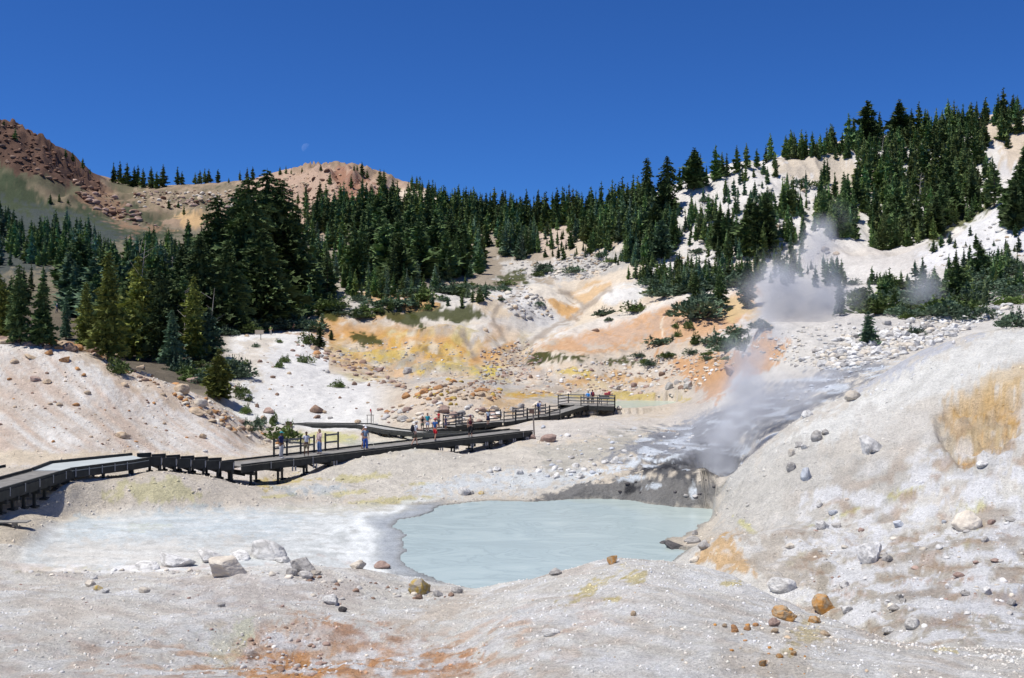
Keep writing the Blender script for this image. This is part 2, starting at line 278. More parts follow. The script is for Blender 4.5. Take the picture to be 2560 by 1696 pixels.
# dark vent bank
vb = ss(1380, 1500, PXG)*ss(1800, 1780, PXG)*ss(60, 62.5, D)*ss(80, 72, D)
Z += vb*(.45*np.abs(fbm(X*.5, Y*.4, 3, 81))-.12)
cave = hitraw(1770, 1160, 60); Z -= 1.1*np.exp(-((X-cave.x)/1.6)**2-((Y-cave.y)/1.6)**2)
am_ = (X*.47-Y*.88); bm_ = (X*.88+Y*.47)
Z += ss(1060, 1300, PXG)*(D < 34)*ss(12, 18, D)*.035*fbm(bm_*3.2, am_*.35, 4, 511)
al_ = (X*.75-Y*.66); bl2 = (X*.66+Y*.75)
Z += ss(1120, 950, PXG)*ss(12, 18, D)*ss(42, 39, D)*.035*fbm(bl2*2.6, al_*.35, 4, 512)
Z += dome_sm*.10*fbm((X*.8-Y*.6)*.35, (X*.6+Y*.8)*1.3, 4, 513)
# pools
pool_px = [(1190, 1472), (1120, 1462), (1065, 1436), (1015, 1415), (1004, 1395), (1014, 1375), (1004, 1352), (1018, 1338), (1000, 1325), (979, 1312), (1000, 1300), (1050, 1292), (1085, 1280), (1098, 1266), (1150, 1258), (1230, 1253), (1330, 1256), (1420, 1249), (1500, 1247), (1570, 1250), (1640, 1262), (1700, 1268), (1770, 1271), (1812, 1278), (1780, 1295), (1735, 1328), (1700, 1342), (1662, 1345), (1655, 1354), (1700, 1374), (1750, 1384), (1740, 1402), (1640, 1440), (1550, 1470), (1400, 1500), (1280, 1490)]
pool_w = [((p[0]-CX)/F*(F*9.5/(p[1]-CY)), F*9.5/(p[1]-CY)) for p in pool_px]
reg = (D > 38) & (D < 70) & (PXG > -300) & (PXG < 1860)
psd = poly_sd(X, Y, pool_w)+.25*fbm(X*.8, Y*.8, 3, 90)
Zin = np.minimum(Z, WZ-.06-.22*np.maximum(0, -psd))
dome_side = ss(1640, 1760, PXG)
Zout = np.maximum(Z, WZ+.03+.025*np.clip(psd, 0, 8))
bank_lim = WZ+.06+.85*np.maximum(psd, 0); Zout = np.where((PXG > 1360) & (PXG < 1790) & (D > 57), np.minimum(Zout, bank_lim), Zout)
Z = np.where(reg, np.where(psd < 0, Zin, np.where((D < 66), Zout, Z)), Z)
pool2_px = [(1490, 1016), (1540, 1003), (1600, 1001), (1690, 1003), (1705, 1012), (1640, 1019), (1560, 1021)]
W2 = -8.62
pool2_w = [((p[0]-CX)/F*(F*8.62/(p[1]-CY)), F*8.62/(p[1]-CY)) for p in pool2_px]
p2 = poly_sd(X, Y, pool2_w); reg2 = (D > 120) & (D < 165) & (PXG > 1380) & (PXG < 1800)
Z = np.where(reg2, np.where(p2 < 0, np.minimum(Z, W2-.05-.1*-p2), np.where(p2 < 6, np.maximum(Z, W2+.04+.06*np.maximum(p2, 0)), Z)), Z)
for pts, wid, cl in ((DECK1, 1.0, .55), (STEP1, 1.2, .58), (RAMP1, 1.3, .42), (DECK2, 1.0, .5), (DECK3, 1.2, .55)):
    dd, zz = seg_dist(X, Y, pts, wid)
    lim = zz-cl+np.maximum(dd, 0)*.55
    Z = np.where((dd < 7) & (Y > 25), np.minimum(Z, lim), Z)
PYG = pyof()
runmin = np.minimum.accumulate(PYG, axis=0)
VIS = PYG <= runmin+1.5
hit = hitraw

# ------------------------------------------------------------------ ground colour (soil colours digitised as patches, plus painted cave darkness)
W_ = (.70, .675, .625); W2_ = (.75, .735, .70); BG = (.585, .51, .415); PK = (.58, .475, .385); GR = (.36, .345, .33); DG = (.13, .125, .13)
OR = (.60, .27, .07); YL = (.62, .46, .07); LO = (.66, .43, .22); PY = (.66, .58, .36); BL = (.56, .62, .64); MG = (.055, .07, .015)
OG = (.050, .068, .036); TN = (.31, .225, .155); RB = (.12, .07, .05); BRN = (.36, .22, .14); PUR = (.36, .30, .27); LV = (.50, .51, .57)
C = np.zeros(Z.shape+(3,)); C[:] = BG
lnD = np.log(D)
NA = fbm(PXG/90, lnD*14, 4, 201); NB = fbm(PXG/28, lnD*40, 4, 202); NCc = fbm(PXG/240, lnD*6, 3, 203); NE = fbm(PXG/11, lnD*95, 4, 204)
def lay(w, col):
    w = np.clip(w, 0, 1)[..., None]; C[:] = C*(1-w)+np.array(col)*w
def poly(pl, col, op=1.0, soft=12, rag=12, dr=(0, 1e9), thr=None):
    xs = [p[0] for p in pl]; ys = [p[1] for p in pl]; m = soft+rag*2+20
    box = (PXG > min(xs)-m) & (PXG < max(xs)+m) & (PYG > min(ys)-m) & (PYG < max(ys)+m) & (D > dr[0]) & (D < dr[1]) & VIS
    idx = np.nonzero(box)
    if len(idx[0]) == 0: return
    soft = soft*.6; sd = poly_sd(PXG[idx], PYG[idx], pl)+rag*2.2*(NA[idx]+NB[idx]*.9+NE[idx]*.7)
    w = ss(soft, -soft, sd)*op
    if thr is not None: w = w*ss(thr-.18, thr+.18, NB[idx]*.7+NA[idx]*.5)
    c = C[idx]; C[idx] = c*(1-w[:, None])+np.array(col)*w[:, None]
def line(pts, wd, col, op=.8, rag=.6, dr=(0, 1e9)):
    xs = [p[0] for p in pts]; ys = [p[1] for p in pts]; m = wd*3+20
    box = (PXG > min(xs)-m) & (PXG < max(xs)+m) & (PYG > min(ys)-m) & (PYG < max(ys)+m) & (D > dr[0]) & (D < dr[1]) & VIS
    idx = np.nonzero(box)
    if len(idx[0]) == 0: return
    qx = PXG[idx]+14*NA[idx]; qy = PYG[idx]+10*NB[idx]; best = np.full(qx.shape, 1e9)
    for (x0, y0), (x1, y1) in zip(pts[:-1], pts[1:]):
        ex, ey = x1-x0, y1-y0; tt = np.clip(((qx-x0)*ex+(qy-y0)*ey)/(ex*ex+ey*ey+1e-9), 0, 1)
        best = np.minimum(best, np.hypot(qx-x0-ex*tt, qy-y0-ey*tt))
    w = ss(wd*1.3, wd*.3, best+wd*rag*(NB[idx]+NA[idx]))*op; c = C[idx]; C[idx] = c*(1-w[:, None])+np.array(col)*w[:, None]
def blob(px, py, rx, ry, col, op=.9, ang=0, rag=.5, dr=(0, 1e9), thr=None):
    R = max(rx, ry)*1.6
    box = (np.abs(PXG-px) < R) & (np.abs(PYG-py) < R) & (D > dr[0]) & (D < dr[1]) & VIS
    idx = np.nonzero(box)
    if len(idx[0]) == 0: return
    a = rad(ang); dx = PXG[idx]-px; dy = PYG[idx]-py
    u = (dx*math.cos(a)-dy*math.sin(a))/rx; v = (dx*math.sin(a)+dy*math.cos(a))/ry
    r = np.sqrt(u*u+v*v)+rag*1.8*(NA[idx]*.6+NB[idx]+NE[idx]*.6)
    w = ss(1.1, .6, r)*op
    if thr is not None: w = w*ss(thr-.18, thr+.18, NB[idx]*.8+NA[idx]*.4)
    c = C[idx]; C[idx] = c*(1-w[:, None])+np.array(col)*w[:, None]
# base by zone
lay((D < 44)*.8, (.70, .67, .62)); lay(ss(-.2, .5, NA)*.7*(D < 42), W_)
lay((D < 42)*.35*ss(0, .5, NCc), PK)
lay(ss(40, 44, D)*ss(1700, 1900, PXG)*.7, (.60, .565, .52))
lay(ss(64, 66, D)*ss(700, 600, PXG)*(D < 110), (.68, .615, .555))
lay(ss(105, 112, D)*(D < 215)*ss(540, 600, PXG)*ss(1000, 900, PXG), W2_)
lay(ss(150, 160, D)*(PXG > 820)*(PXG < 1900), (.60, .50, .38))
lay(ss(100, 112, D)*(PXG > 1780)*(D < 260), (.62, .585, .54))
lay(ss(108, 125, D)*ss(600, 500, PXG), (.16, .135, .10))
lay(ss(225, 240, D)*ss(1500, 1300, PXG)*.9, (.30, .255, .20))
lay(ss(260, 280, D)*ss(1450, 1650, PXG), (.66, .63, .59))
lay(ss(190, 225, D)*ss(1450, 1300, PXG)*ss(900, 700, PXG)*.6, (.14, .13, .08))
lay(ss(430, 460, D)*ss(1150, 1000, PXG), TN)
# left mountain
lay(ss(600, 560, PXG)*(D > 425)*(D < 660)*(1-cragm)*ss(-.35, .15, fbm(X/60, Y/90, 4, 521))*.8, (.085, .095, .055))
poly([(-300, 380), (0, 430), (120, 500), (250, 520), (330, 560), (450, 570), (420, 610), (0, 640), (-300, 640)], OG, .95, 20, 14)
poly([(-300, 480), (0, 505), (140, 530), (260, 560), (330, 600), (0, 700), (-300, 700)], (.07, .085, .08), .9, 20, 20)
poly([(230, 470), (330, 500), (430, 560), (520, 560), (500, 500), (560, 460), (300, 470)], (.17, .155, .09), .55, 25, 25)
poly([(270, 500), (330, 510), (400, 555), (430, 585), (330, 560), (250, 520)], OG, .8, 12, 10)
poly([(180, 440), (260, 465), (330, 560), (420, 580), (310, 575), (210, 500)], BRN, .7, 14, 12)
poly([(-300, 160), (0, 220), (70, 240), (130, 300), (190, 370), (260, 430), (250, 480), (180, 470), (110, 445), (60, 425), (0, 400), (-300, 380)], RB, .98, 6, 10)
poly([(350, 470), (560, 455), (620, 470), (560, 520), (500, 520), (440, 540), (400, 510)], (.42, .32, .23), .7, 18, 18)
blob(500, 505, 70, 14, OG, .55, -8, .7); blob(560, 470, 60, 8, OG, .4, 0)
blob(480, 550, 45, 22, (.60, .40, .2), .8, 0)
poly([(620, 455), (700, 425), (800, 415), (860, 418), (930, 440), (1090, 480), (1060, 520), (960, 540), (880, 570), (740, 600), (640, 520)], (.46, .33, .245), .95, 10, 10)
poly([(840, 425), (900, 440), (940, 470), (960, 540), (870, 545), (850, 480)], (.30, .15, .095), .8, 14, 18)
poly([(970, 465), (1080, 480), (1090, 500), (1060, 540), (990, 520)], (.70, .60, .46), .95, 8, 6)
# saddle in the forest
blob(1380, 600, 55, 60, (.56, .45, .37), .9, 0, .5, (240, 500)); blob(1500, 590, 50, 26, (.52, .40, .30), .9, 0, .5, (240, 500)); blob(1210, 550, 50, 22, (.5, .42, .34), .8)
poly([(1400, 660), (1500, 640), (1640, 650), (1560, 720), (1480, 690), (1380, 700)], (.40, .385, .35), .8, 14, 20)
poly([(1290, 690), (1370, 715), (1370, 745), (1300, 735)], W2_, .8, 10, 8)
# right hill
poly([(2080, 350), (2160, 400), (2200, 470), (2100, 560), (2060, 480), (1950, 420), (1960, 390)], (.56, .47, .35), .75, 14, 20)
poly([(2400, 290), (2600, 250), (2600, 420), (2520, 420), (2480, 350)], (.60, .50, .38), .9, 10, 10)
poly([(2320, 580), (2380, 540), (2500, 500), (2460, 560), (2380, 600), (2330, 630)], (.10, .11, .025), .9, 12, 14)
poly([(2300, 640), (2420, 565), (2600, 450), (2600, 620), (2450, 650), (2300, 680)], (.74, .73, .72), .95, 8, 8, (180, 300))
poly([(2100, 660), (2250, 665), (2350, 700), (2300, 720), (2100, 700)], (.72, .69, .64), .8, 14, 12)
blob(2180, 500, 60, 30, (.50, .42, .30), .5)
# coloured valley, left part
poly([(820, 870), (850, 790), (1000, 790), (1150, 810), (1330, 830), (1330, 940), (1200, 960), (1050, 940), (880, 925), (820, 880)], (.60, .45, .26), .95, 20, 20, (130, 260))
poly([(910, 715), (960, 730), (1080, 755), (1100, 790), (1000, 775), (920, 750)], (.62, .40, .20), .95, 10, 10)
poly([(830, 790), (930, 780), (1010, 800), (1100, 850), (1060, 870), (960, 850), (850, 840)], (.52, .30, .12), .85, 18, 18)
poly([(860, 830), (1000, 830), (1120, 880), (1050, 910), (940, 900), (860, 870)], (.56, .36, .11), .8, 22, 26)
poly([(980, 840), (1120, 850), (1170, 900), (1100, 940), (980, 910)], YL, .75, 22, 28, thr=-.05)
blob(1000, 835, 30, 9, (.72, .68, .42), .8); blob(960, 900, 35, 22, YL, .6); blob(1045, 925, 45, 18, YL, .7)
blob(1140, 870, 50, 20, (.62, .40, .13), .8); blob(1220, 925, 55, 16, (.60, .48, .10), .85); blob(1225, 895, 35, 16, (.64, .42, .2), .7)
blob(1080, 880, 40, 9, (.20, .16, .08), .7, -25)
blob(1020, 905, 55, 22, (.40, .39, .34), .8, 0); blob(1120, 925, 60, 16, (.38, .37, .31), .6)
poly([(1130, 810), (1260, 780), (1400, 850), (1330, 880), (1250, 860), (1180, 850)], W_, .75, 14, 22)
poly([(1240, 740), (1350, 745), (1480, 845), (1400, 850), (1300, 800), (1220, 770)], W2_, .85, 10, 16)
blob(1230, 765, 60, 18, (.66, .44, .2), .7, -15); blob(1150, 740, 50, 30, (.55, .53, .5), .6)
blob(1270, 830, 45, 28, (.64, .42, .2), .55); blob(1100, 830, 60, 14, (.45, .36, .28), .6)
poly([(1100, 760), (1350, 700), (1420, 760), (1350, 760), (1230, 745)], (.50, .485, .46), .6, 16, 20)
# meadow patches
poly([(940, 765), (1030, 790), (1060, 815), (1000, 812), (950, 790)], MG, .9, 7, 9)
poly([(1000, 770), (1060, 745), (1120, 765), (1200, 770), (1215, 790), (1150, 805), (1080, 800), (1020, 790)], MG, .9, 7, 9)
poly([(790, 730), (840, 740), (870, 790), (800, 800), (780, 770)], (.09, .13, .02), .95, 12, 10)
poly([(850, 840), (900, 835), (960, 862), (900, 860)], MG, .8, 6, 8)
poly([(1250, 690), (1310, 680), (1320, 710), (1270, 712)], (.10, .10, .03), .9, 8, 8)
poly([(1310, 885), (1400, 880), (1470, 895), (1400, 905), (1320, 905)], (.13, .11, .05), .85, 6, 8)
poly([(760, 750), (1000, 760), (900, 790), (800, 800)], (.10, .12, .03), .4, 12, 20)
poly([(800, 850), (860, 790), (1000, 810), (1130, 850), (1160, 900), (1080, 925), (900, 900), (820, 880)], (.60, .36, .10), .6, 22, 16, thr=-.05)
poly([(740, 800), (840, 790), (960, 830), (900, 860), (800, 850)], (.56, .30, .10), .7, 12, 8, (150, 260))
vv = ss(820, 880, PXG)*ss(1900, 1800, PXG)*ss(140, 150, D)*ss(262, 250, D)
q1 = fbm(X/4.5, Y/13, 4, 531); q2 = fbm(X/7+5, Y/18, 4, 532); q3 = fbm(X/3+2, Y/8, 3, 533)
lay(ss(820, 900, PXG)*ss(1500, 1400, PXG)*ss(208, 226, D)*ss(275, 262, D)*.85, (.60, .57, .52)); vv = vv*ss(228, 210, D)
lay(vv*ss(.08, .38, q1)*.6, (.70, .66, .58)); lay(vv*ss(.12, .42, q2)*.45, (.60, .33, .12)); lay(vv*ss(.16, .4, -q2)*.45*ss(1400, 1250, PXG), (.58, .47, .12)); lay(vv*ss(.2, .45, q3)*.5, (.38, .34, .29))
# domes
poly([(1335, 875), (1500, 805), (1680, 745), (1880, 700), (1900, 740), (1880, 800), (1700, 870), (1480, 890)], (.60, .37, .21), .95, 12, 10, (170, 260))
poly([(1420, 800), (1640, 748), (1860, 700), (1880, 722), (1700, 750), (1600, 778), (1450, 825)], (.72, .64, .54), .9, 8, 8, (170, 260))
poly([(1450, 850), (1620, 800), (1760, 770), (1700, 810), (1500, 870)], (.58, .45, .36), .5, 12, 20)
poly([(1780, 740), (1880, 740), (1900, 800), (1800, 800), (1760, 770)], (.66, .50, .27), .8, 14, 12)
poly([(1480, 885), (1760, 850), (1880, 870), (1800, 960), (1500, 990), (1350, 990)], (.58, .51, .42), .85, 16, 18, (130, 260))
poly([(1660, 900), (1760, 890), (1900, 850), (1960, 870), (1880, 940), (1800, 1000), (1740, 960)], (.60, .33, .15), .85, 14, 18, (110, 260))
poly([(1420, 945), (1560, 920), (1620, 950), (1500, 975), (1400, 980)], (.60, .36, .14), .8, 12, 14, (120, 260))
blob(1440, 930, 50, 12, YL, .7); blob(1500, 965, 60, 14, (.66, .6, .42), .6); blob(1330, 935, 60, 16, (.55, .50, .45), .7); blob(1285, 890, 35, 30, (.40, .34, .29), .7)
poly([(1250, 975), (1380, 985), (1700, 985), (1720, 1000), (1400, 1002), (1270, 995)], (.56, .44, .14), .85, 6, 6, (120, 170))
blob(1330, 985, 80, 13, (.60, .36, .08), .85, 6)
poly([(1000, 935), (1250, 955), (1500, 985), (1250, 975), (1000, 950)], (.50, .49, .47), .7, 8, 10)
blob(1390, 1000, 80, 10, (.42, .42, .43), .7)
poly([(1206, 715), (1330, 718), (1400, 790), (1395, 816), (1330, 800), (1230, 770)], (.63, .615, .59), .85, 12, 8, (190, 300))
poly([(1180, 740), (1240, 745), (1290, 790), (1240, 800), (1190, 775)], (.66, .50, .30), .6, 12, 10, (180, 300))
poly([(1318, 716), (1345, 706), (1400, 724), (1455, 760), (1442, 792), (1415, 797), (1370, 775), (1330, 748)], (.73, .66, .55), .95, 6, 3, (190, 300))
poly([(1365, 748), (1405, 750), (1455, 768), (1452, 788), (1425, 800), (1388, 786)], (.57, .31, .09), .85, 10, 6, (190, 300))
poly([(1375, 702), (1455, 696), (1440, 728), (1400, 726)], (.70, .61, .49), .9, 6, 3, (250, 340))
poly([(1420, 738), (1480, 700), (1540, 695), (1528, 722), (1465, 760), (1440, 757)], (.63, .44, .25), .9, 6, 4, (250, 340)); line([(1440, 742), (1490, 712), (1530, 702)], 5, (.74, .68, .58), .8, .6, (250, 340))
poly([(1490, 700), (1560, 668), (1620, 662), (1610, 700), (1540, 712)], (.70, .60, .47), .9, 8, 4, (250, 340))
poly([(1425, 825), (1462, 785), (1495, 735), (1545, 712), (1605, 714), (1625, 740), (1600, 768), (1540, 790), (1470, 812)], (.70, .60, .46), .95, 6, 3, (190, 300))
poly([(1490, 745), (1545, 712), (1605, 714), (1620, 735), (1590, 752), (1520, 760)], (.78, .76, .71), .95, 12, 5, (190, 300))
poly([(1395, 832), (1470, 808), (1549, 784), (1632, 755), (1715, 726), (1862, 706), (1872, 732), (1715, 752), (1640, 778), (1560, 802), (1440, 838)], (.75, .70, .62), .8, 14, 5, (190, 240))
poly([(1370, 705), (1395, 640), (1500, 632), (1540, 660), (1480, 695)], (.52, .50, .465), .85, 14, 12, (280, 350))
poly([(1260, 655), (1390, 645), (1400, 690), (1320, 700), (1250, 700)], (.66, .64, .60), .7, 14, 12, (270, 350))
for pts in ([(1527, 721), (1470, 765), (1436, 793), (1384, 818), (1334, 850), (1294, 886), (1270, 940)], [(1398, 728), (1425, 734), (1456, 762)], [(1235, 807), (1266, 858), (1275, 900)], [(1156, 827), (1180, 882), (1200, 930)], [(1300, 735), (1240, 770), (1235, 800)]):
    line(pts, 7, (.36, .30, .24), .75, .6, (150, 300))
for pts in ([(1010, 850), (1120, 850), (1160, 880)], [(1180, 905), (1240, 880), (1280, 860)], [(900, 790), (1000, 790)]):
    line(pts, 9, (.60, .33, .11), .7, .8, (150, 300))
line([(1665, 850), (1650, 820), (1655, 800), (1700, 765), (1720, 755)], 2.2, (.74, .66, .52), .9, .3, (170, 260))
for pl_ in ([(935, 762), (980, 770), (1040, 790), (1065, 818), (1005, 812), (950, 790)], [(1000, 772), (1050, 748), (1110, 765), (1200, 772), (1215, 792), (1150, 803), (1080, 802), (1030, 790)], [(855, 838), (900, 832), (965, 862), (905, 862)], [(790, 730), (840, 740), (870, 790), (800, 800), (780, 770)], [(1250, 688), (1310, 682), (1318, 708), (1270, 712)], [(1320, 882), (1400, 880), (1470, 894), (1400, 904), (1330, 905)], [(1490, 900), (1560, 898), (1600, 906), (1520, 912)]):
    poly(pl_, (.060, .068, .016), .92, 5, 7, (150, 330))
poly([(900, 715), (960, 730), (1080, 752), (1100, 768), (1000, 772), (920, 750)], (.60, .37, .17), .85, 8, 8, (180, 300))
# knoll with orange rocks
poly([(1000, 985), (1100, 950), (1230, 960), (1300, 1020), (1180, 1060), (980, 1060)], (.60, .50, .40), .8, 12, 14, (100, 140))
poly([(1200, 975), (1300, 1000), (1290, 1030), (1220, 1020)], (.66, .46, .25), .8, 10, 10, (100, 140))
# white mid slope with ochre tint
poly([(600, 850), (680, 850), (660, 900), (620, 980), (590, 1020), (560, 980)], (.66, .57, .44), .6, 18, 16, (110, 215))
poly([(590, 825), (790, 825), (760, 840), (600, 840)], (.78, .76, .73), .9, 4, 3)
poly([(590, 795), (760, 800), (790, 828), (590, 828)], (.42, .28, .17), .8, 6, 8)
# talus
poly([(-100, 950), (250, 960), (420, 1080), (380, 1140), (150, 1140), (-100, 1100)], PK, .5, 40, 30, (62, 100))
alng = (X-Y)*.7071; acr = (X+Y)*.7071
st = fbm(acr*1.1, alng*.10, 4, 301)
tw = ss(640, 600, PXG)*ss(66, 69, D)*ss(100, 92, D)
lay(tw*ss(.02, .35, st)*.6, (.60, .45, .35)); lay(tw*ss(.02, .35, -st)*.7, (.75, .72, .68)); st2 = fbm(acr*3.2, alng*.25, 3, 302); lay(tw*ss(.15, .35, st2)*.45, (.52, .42, .34))
poly([(180, 850), (300, 880), (450, 960), (600, 1040), (690, 1110), (640, 1120), (500, 1050), (350, 960), (180, 890)], (.60, .46, .33), .55, 14, 14, (64, 110))
poly([(-100, 1128), (100, 1132), (330, 1130), (600, 1140), (680, 1145), (600, 1160), (0, 1165)], (.68, .57, .43), .9, 8, 4, (60, 90))
# basin behind the near boardwalk
poly([(700, 1075), (1100, 1090), (1100, 1160), (700, 1160)], (.62, .56, .46), .9, 8, 5, (70, 115))
poly([(690, 1085), (820, 1080), (900, 1092), (880, 1106), (740, 1104)], (.60, .56, .26), .85, 6, 5, (70, 120))
poly([(860, 1108), (1050, 1100), (1080, 1125), (900, 1130)], (.50, .50, .44), .7, 8, 6, (70, 120))
# humps in front of the boardwalk
poly([(60, 1290), (250, 1200), (420, 1180), (620, 1205), (900, 1235), (950, 1262), (500, 1268), (200, 1290)], (.585, .52, .445), .85, 12, 10, (50, 66))
poly([(300, 1210), (440, 1205), (500, 1240), (360, 1255), (280, 1240)], (.54, .50, .24), .55, 12, 14, (50, 66))
poly([(650, 1240), (760, 1180), (900, 1140), (1100, 1130), (1300, 1110), (1500, 1120), (1500, 1240), (900, 1260)], (.63, .58, .51), .85, 12, 10, (58, 90))
poly([(640, 1205), (720, 1195), (800, 1200), (740, 1215), (660, 1222)], YL, .55, 8, 8, (58, 80))
for b in ((900, 1195, 70, 9), (870, 1232, 60, 8), (960, 1255, 110, 12), (1050, 1210, 40, 5), (700, 1240, 40, 5)): blob(b[0], b[1], b[2], b[3], (.58, .51, .20), .6, 4)
poly([(680, 1215), (800, 1210), (870, 1225), (800, 1235), (700, 1232)], (.46, .50, .52), .7, 8, 8, (58, 75))
poly([(1080, 1200), (1200, 1180), (1450, 1170), (1500, 1200), (1350, 1225), (1100, 1240), (1020, 1225)], (.62, .65, .67), .8, 12, 14, (58, 80), thr=-.25)
poly([(1300, 1050), (1700, 1040), (1700, 1090), (1400, 1110), (1250, 1100)], (.62, .57, .52), .8, 14, 10, (80, 130))
poly([(1320, 1130), (1500, 1090), (1750, 1060), (1700, 1130), (1400, 1170)], (.47, .44, .38), .75, 14, 12, (66, 110))
blob(1680, 1080, 50, 8, (.62, .42, .26), .6, 8)
# mud flat
C[:] = C*(1-(mudw*.95)[..., None])+np.array((.485, .51, .505))*(mudw*.95)[..., None]
poly([(150, 1310), (420, 1280), (650, 1290), (820, 1300), (700, 1340), (300, 1350), (140, 1350)], (.46, .515, .535), .75, 22, 16, (40, 62))
poly([(120, 1365), (500, 1355), (650, 1370), (500, 1420), (200, 1425), (100, 1400)], (.585, .56, .51), .8, 22, 16, (40, 60))
blob(350, 1318, 80, 11, (.52, .55, .48), .7); blob(150, 1425, 90, 9, (.55, .52, .36), .6)
poly([(800, 1280), (960, 1285), (960, 1400), (860, 1420), (760, 1350)], (.62, .64, .63), .7, 14, 26, (40, 62), thr=0)
poly([(700, 1270), (1000, 1262), (1050, 1275), (800, 1285)], (.50, .47, .38), .6, 8, 10, (45, 64))
m1 = fbm(X*.35, Y*.8, 5, 571); m2_ = fbm(X*1.1+4, Y*1.9, 4, 572)
lay(mudw*ss(.05, .3, m1)*.4, (.62, .63, .61)); lay(mudw*ss(.1, .35, -m1)*.4, (.46, .475, .46)); lay(mudw*ss(.26, .38, m2_)*.6, (.40, .40, .38)); lay(mudw*ss(.24, .38, -m2_)*.4*ss(500, 800, PXG), (.72, .73, .72))
# dark wet rim round the pool
rim = ss(2.1, .5, psd+.7*NA)*reg*ss(1140, 1080, PXG)*(psd > -.5)*VIS; lay(rim*.85, (.29, .315, .345))
rim2 = ss(.5, .0, np.abs(psd-1.9+.8*NA)-.1)*reg*ss(1120, 1060, PXG)*VIS; lay(rim2*.7, (.68, .70, .69))
rim3 = ss(.5, .05, psd)*reg*(psd > -.4); lay(rim3*.6, (.22, .22, .21))
# vent bank
poly([(1540, 1160), (1650, 1080), (1760, 1020), (1880, 985), (1900, 1080), (1820, 1180), (1640, 1185)], (.19, .195, .21), .8, 18, 16, (62, 100))
poly([(1360, 1235), (1480, 1205), (1600, 1195), (1700, 1185), (1790, 1200), (1815, 1275), (1640, 1270), (1500, 1252), (1330, 1256)], (.185, .18, .175), .95, 6, 7, (58, 80))
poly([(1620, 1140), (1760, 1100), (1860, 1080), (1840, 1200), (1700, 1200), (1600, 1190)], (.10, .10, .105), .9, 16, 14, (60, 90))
poly([(1500, 1150), (1650, 1080), (1900, 980), (2150, 900), (2200, 920), (2000, 1040), (1850, 1110), (1650, 1150)], (.27, .275, .30), .9, 20, 14, (64, 110))
sv = fbm((X*.35+Y*.2), (Z-.16*X)*2.6+X*.1, 4, 311)
vw = ss(1480, 1620, PXG)*ss(64, 68, D)*ss(110, 96, D)*(PXG < 2250)
lay(vw*ss(.12, .34, sv)*.8, (.62, .66, .72)); lay(vw*ss(.15, .45, -sv)*.55, (.15, .15, .17))
for b in ((1500, 1180, 55, 7, 20), (1580, 1160, 60, 8, 22), (1660, 1150, 40, 6, 18), (1590, 1195, 40, 6, 5), (1740, 1228, 12, 24, -10), (1820, 1225, 22, 12, 0), (1640, 1215, 30, 7, 10)): blob(b[0], b[1], b[2], b[3], (.70, .74, .78), .9, b[4], .6, (58, 90))
for b in ((1770, 1140, 45, 22), (1650, 1168, 40, 8), (1700, 1160, 40, 10), (1580, 1222, 20, 8)): blob(b[0], b[1], b[2], b[3], (.04, .04, .045), .9, 12, .6, (58, 90))  # cave darkness painted in as near-black blobs
# dome
poly([(1830, 1200), (1960, 1080), (2100, 1000), (2300, 890), (2600, 800), (2600, 900), (2350, 1000), (2200, 1060), (2000, 1130)], W2_, .8, 26, 20, (46, 66))
poly([(1800, 1260), (1860, 1160), (1990, 1090), (2060, 1150), (2300, 1180), (2200, 1260), (1950, 1330), (1780, 1320)], (.57, .54, .495), .8, 26, 20, (44, 62))
poly([(2140, 1020), (2330, 1000), (2340, 1150), (2200, 1150)], (.66, .62, .57), .6, 24, 20, (44, 62))
poly([(2100, 940), (2250, 885), (2400, 845), (2450, 835), (2300, 905), (2150, 980)], LV, .75, 12, 10, (52, 80))
poly([(2430, 960), (2600, 880), (2600, 960), (2500, 975)], (.66, .48, .26), .6, 14, 14, (44, 66))
pc = pitm[..., None]*.92; C[:] = C*(1-pc)+np.array((.56, .40, .23))*pc
lay(pitm*ss(.0, .35, fbm(X*.8+Z*.3, Z*1.2+Y*.2, 4, 541))*.8, (.55, .33, .11)); lay(pitm*ss(.1, .4, fbm(X*1.1+4, Z*1.4, 4, 542))*.6, (.62, .56, .46))
lay(pitm*ss(.09, .0, np.abs(pr1))*.55, (.30, .19, .10)); lay(pitm*ss(.06, .0, np.abs(pr2))*.5, (.33, .22, .12))
poly([(2380, 985), (2470, 968), (2600, 960), (2560, 1000), (2480, 1040), (2400, 1030)], (.56, .36, .14), .5, 12, 20, (40, 66))
poly([(2330, 1020), (2370, 1080), (2400, 1165), (2380, 1190), (2320, 1090)], (.50, .45, .38), .8, 10, 8, (40, 66))
blob(2470, 1100, 60, 40, (.60, .48, .30), .6, 0, .6, (40, 66)); blob(2600, 1060, 40, 80, (.60, .56, .42), .6, 0, .6, (40, 66))
for b in ((2270, 1230, 90, 9, 20), (2100, 1290, 70, 6, 20), (2440, 1265, 40, 18, 0), (2000, 1390, 40, 10, 40), (2420, 1350, 70, 10, 45), (1870, 1320, 30, 8, -40)): blob(b[0], b[1], b[2], b[3], (.60, .56, .22), .6, b[4], .6, (26, 60))
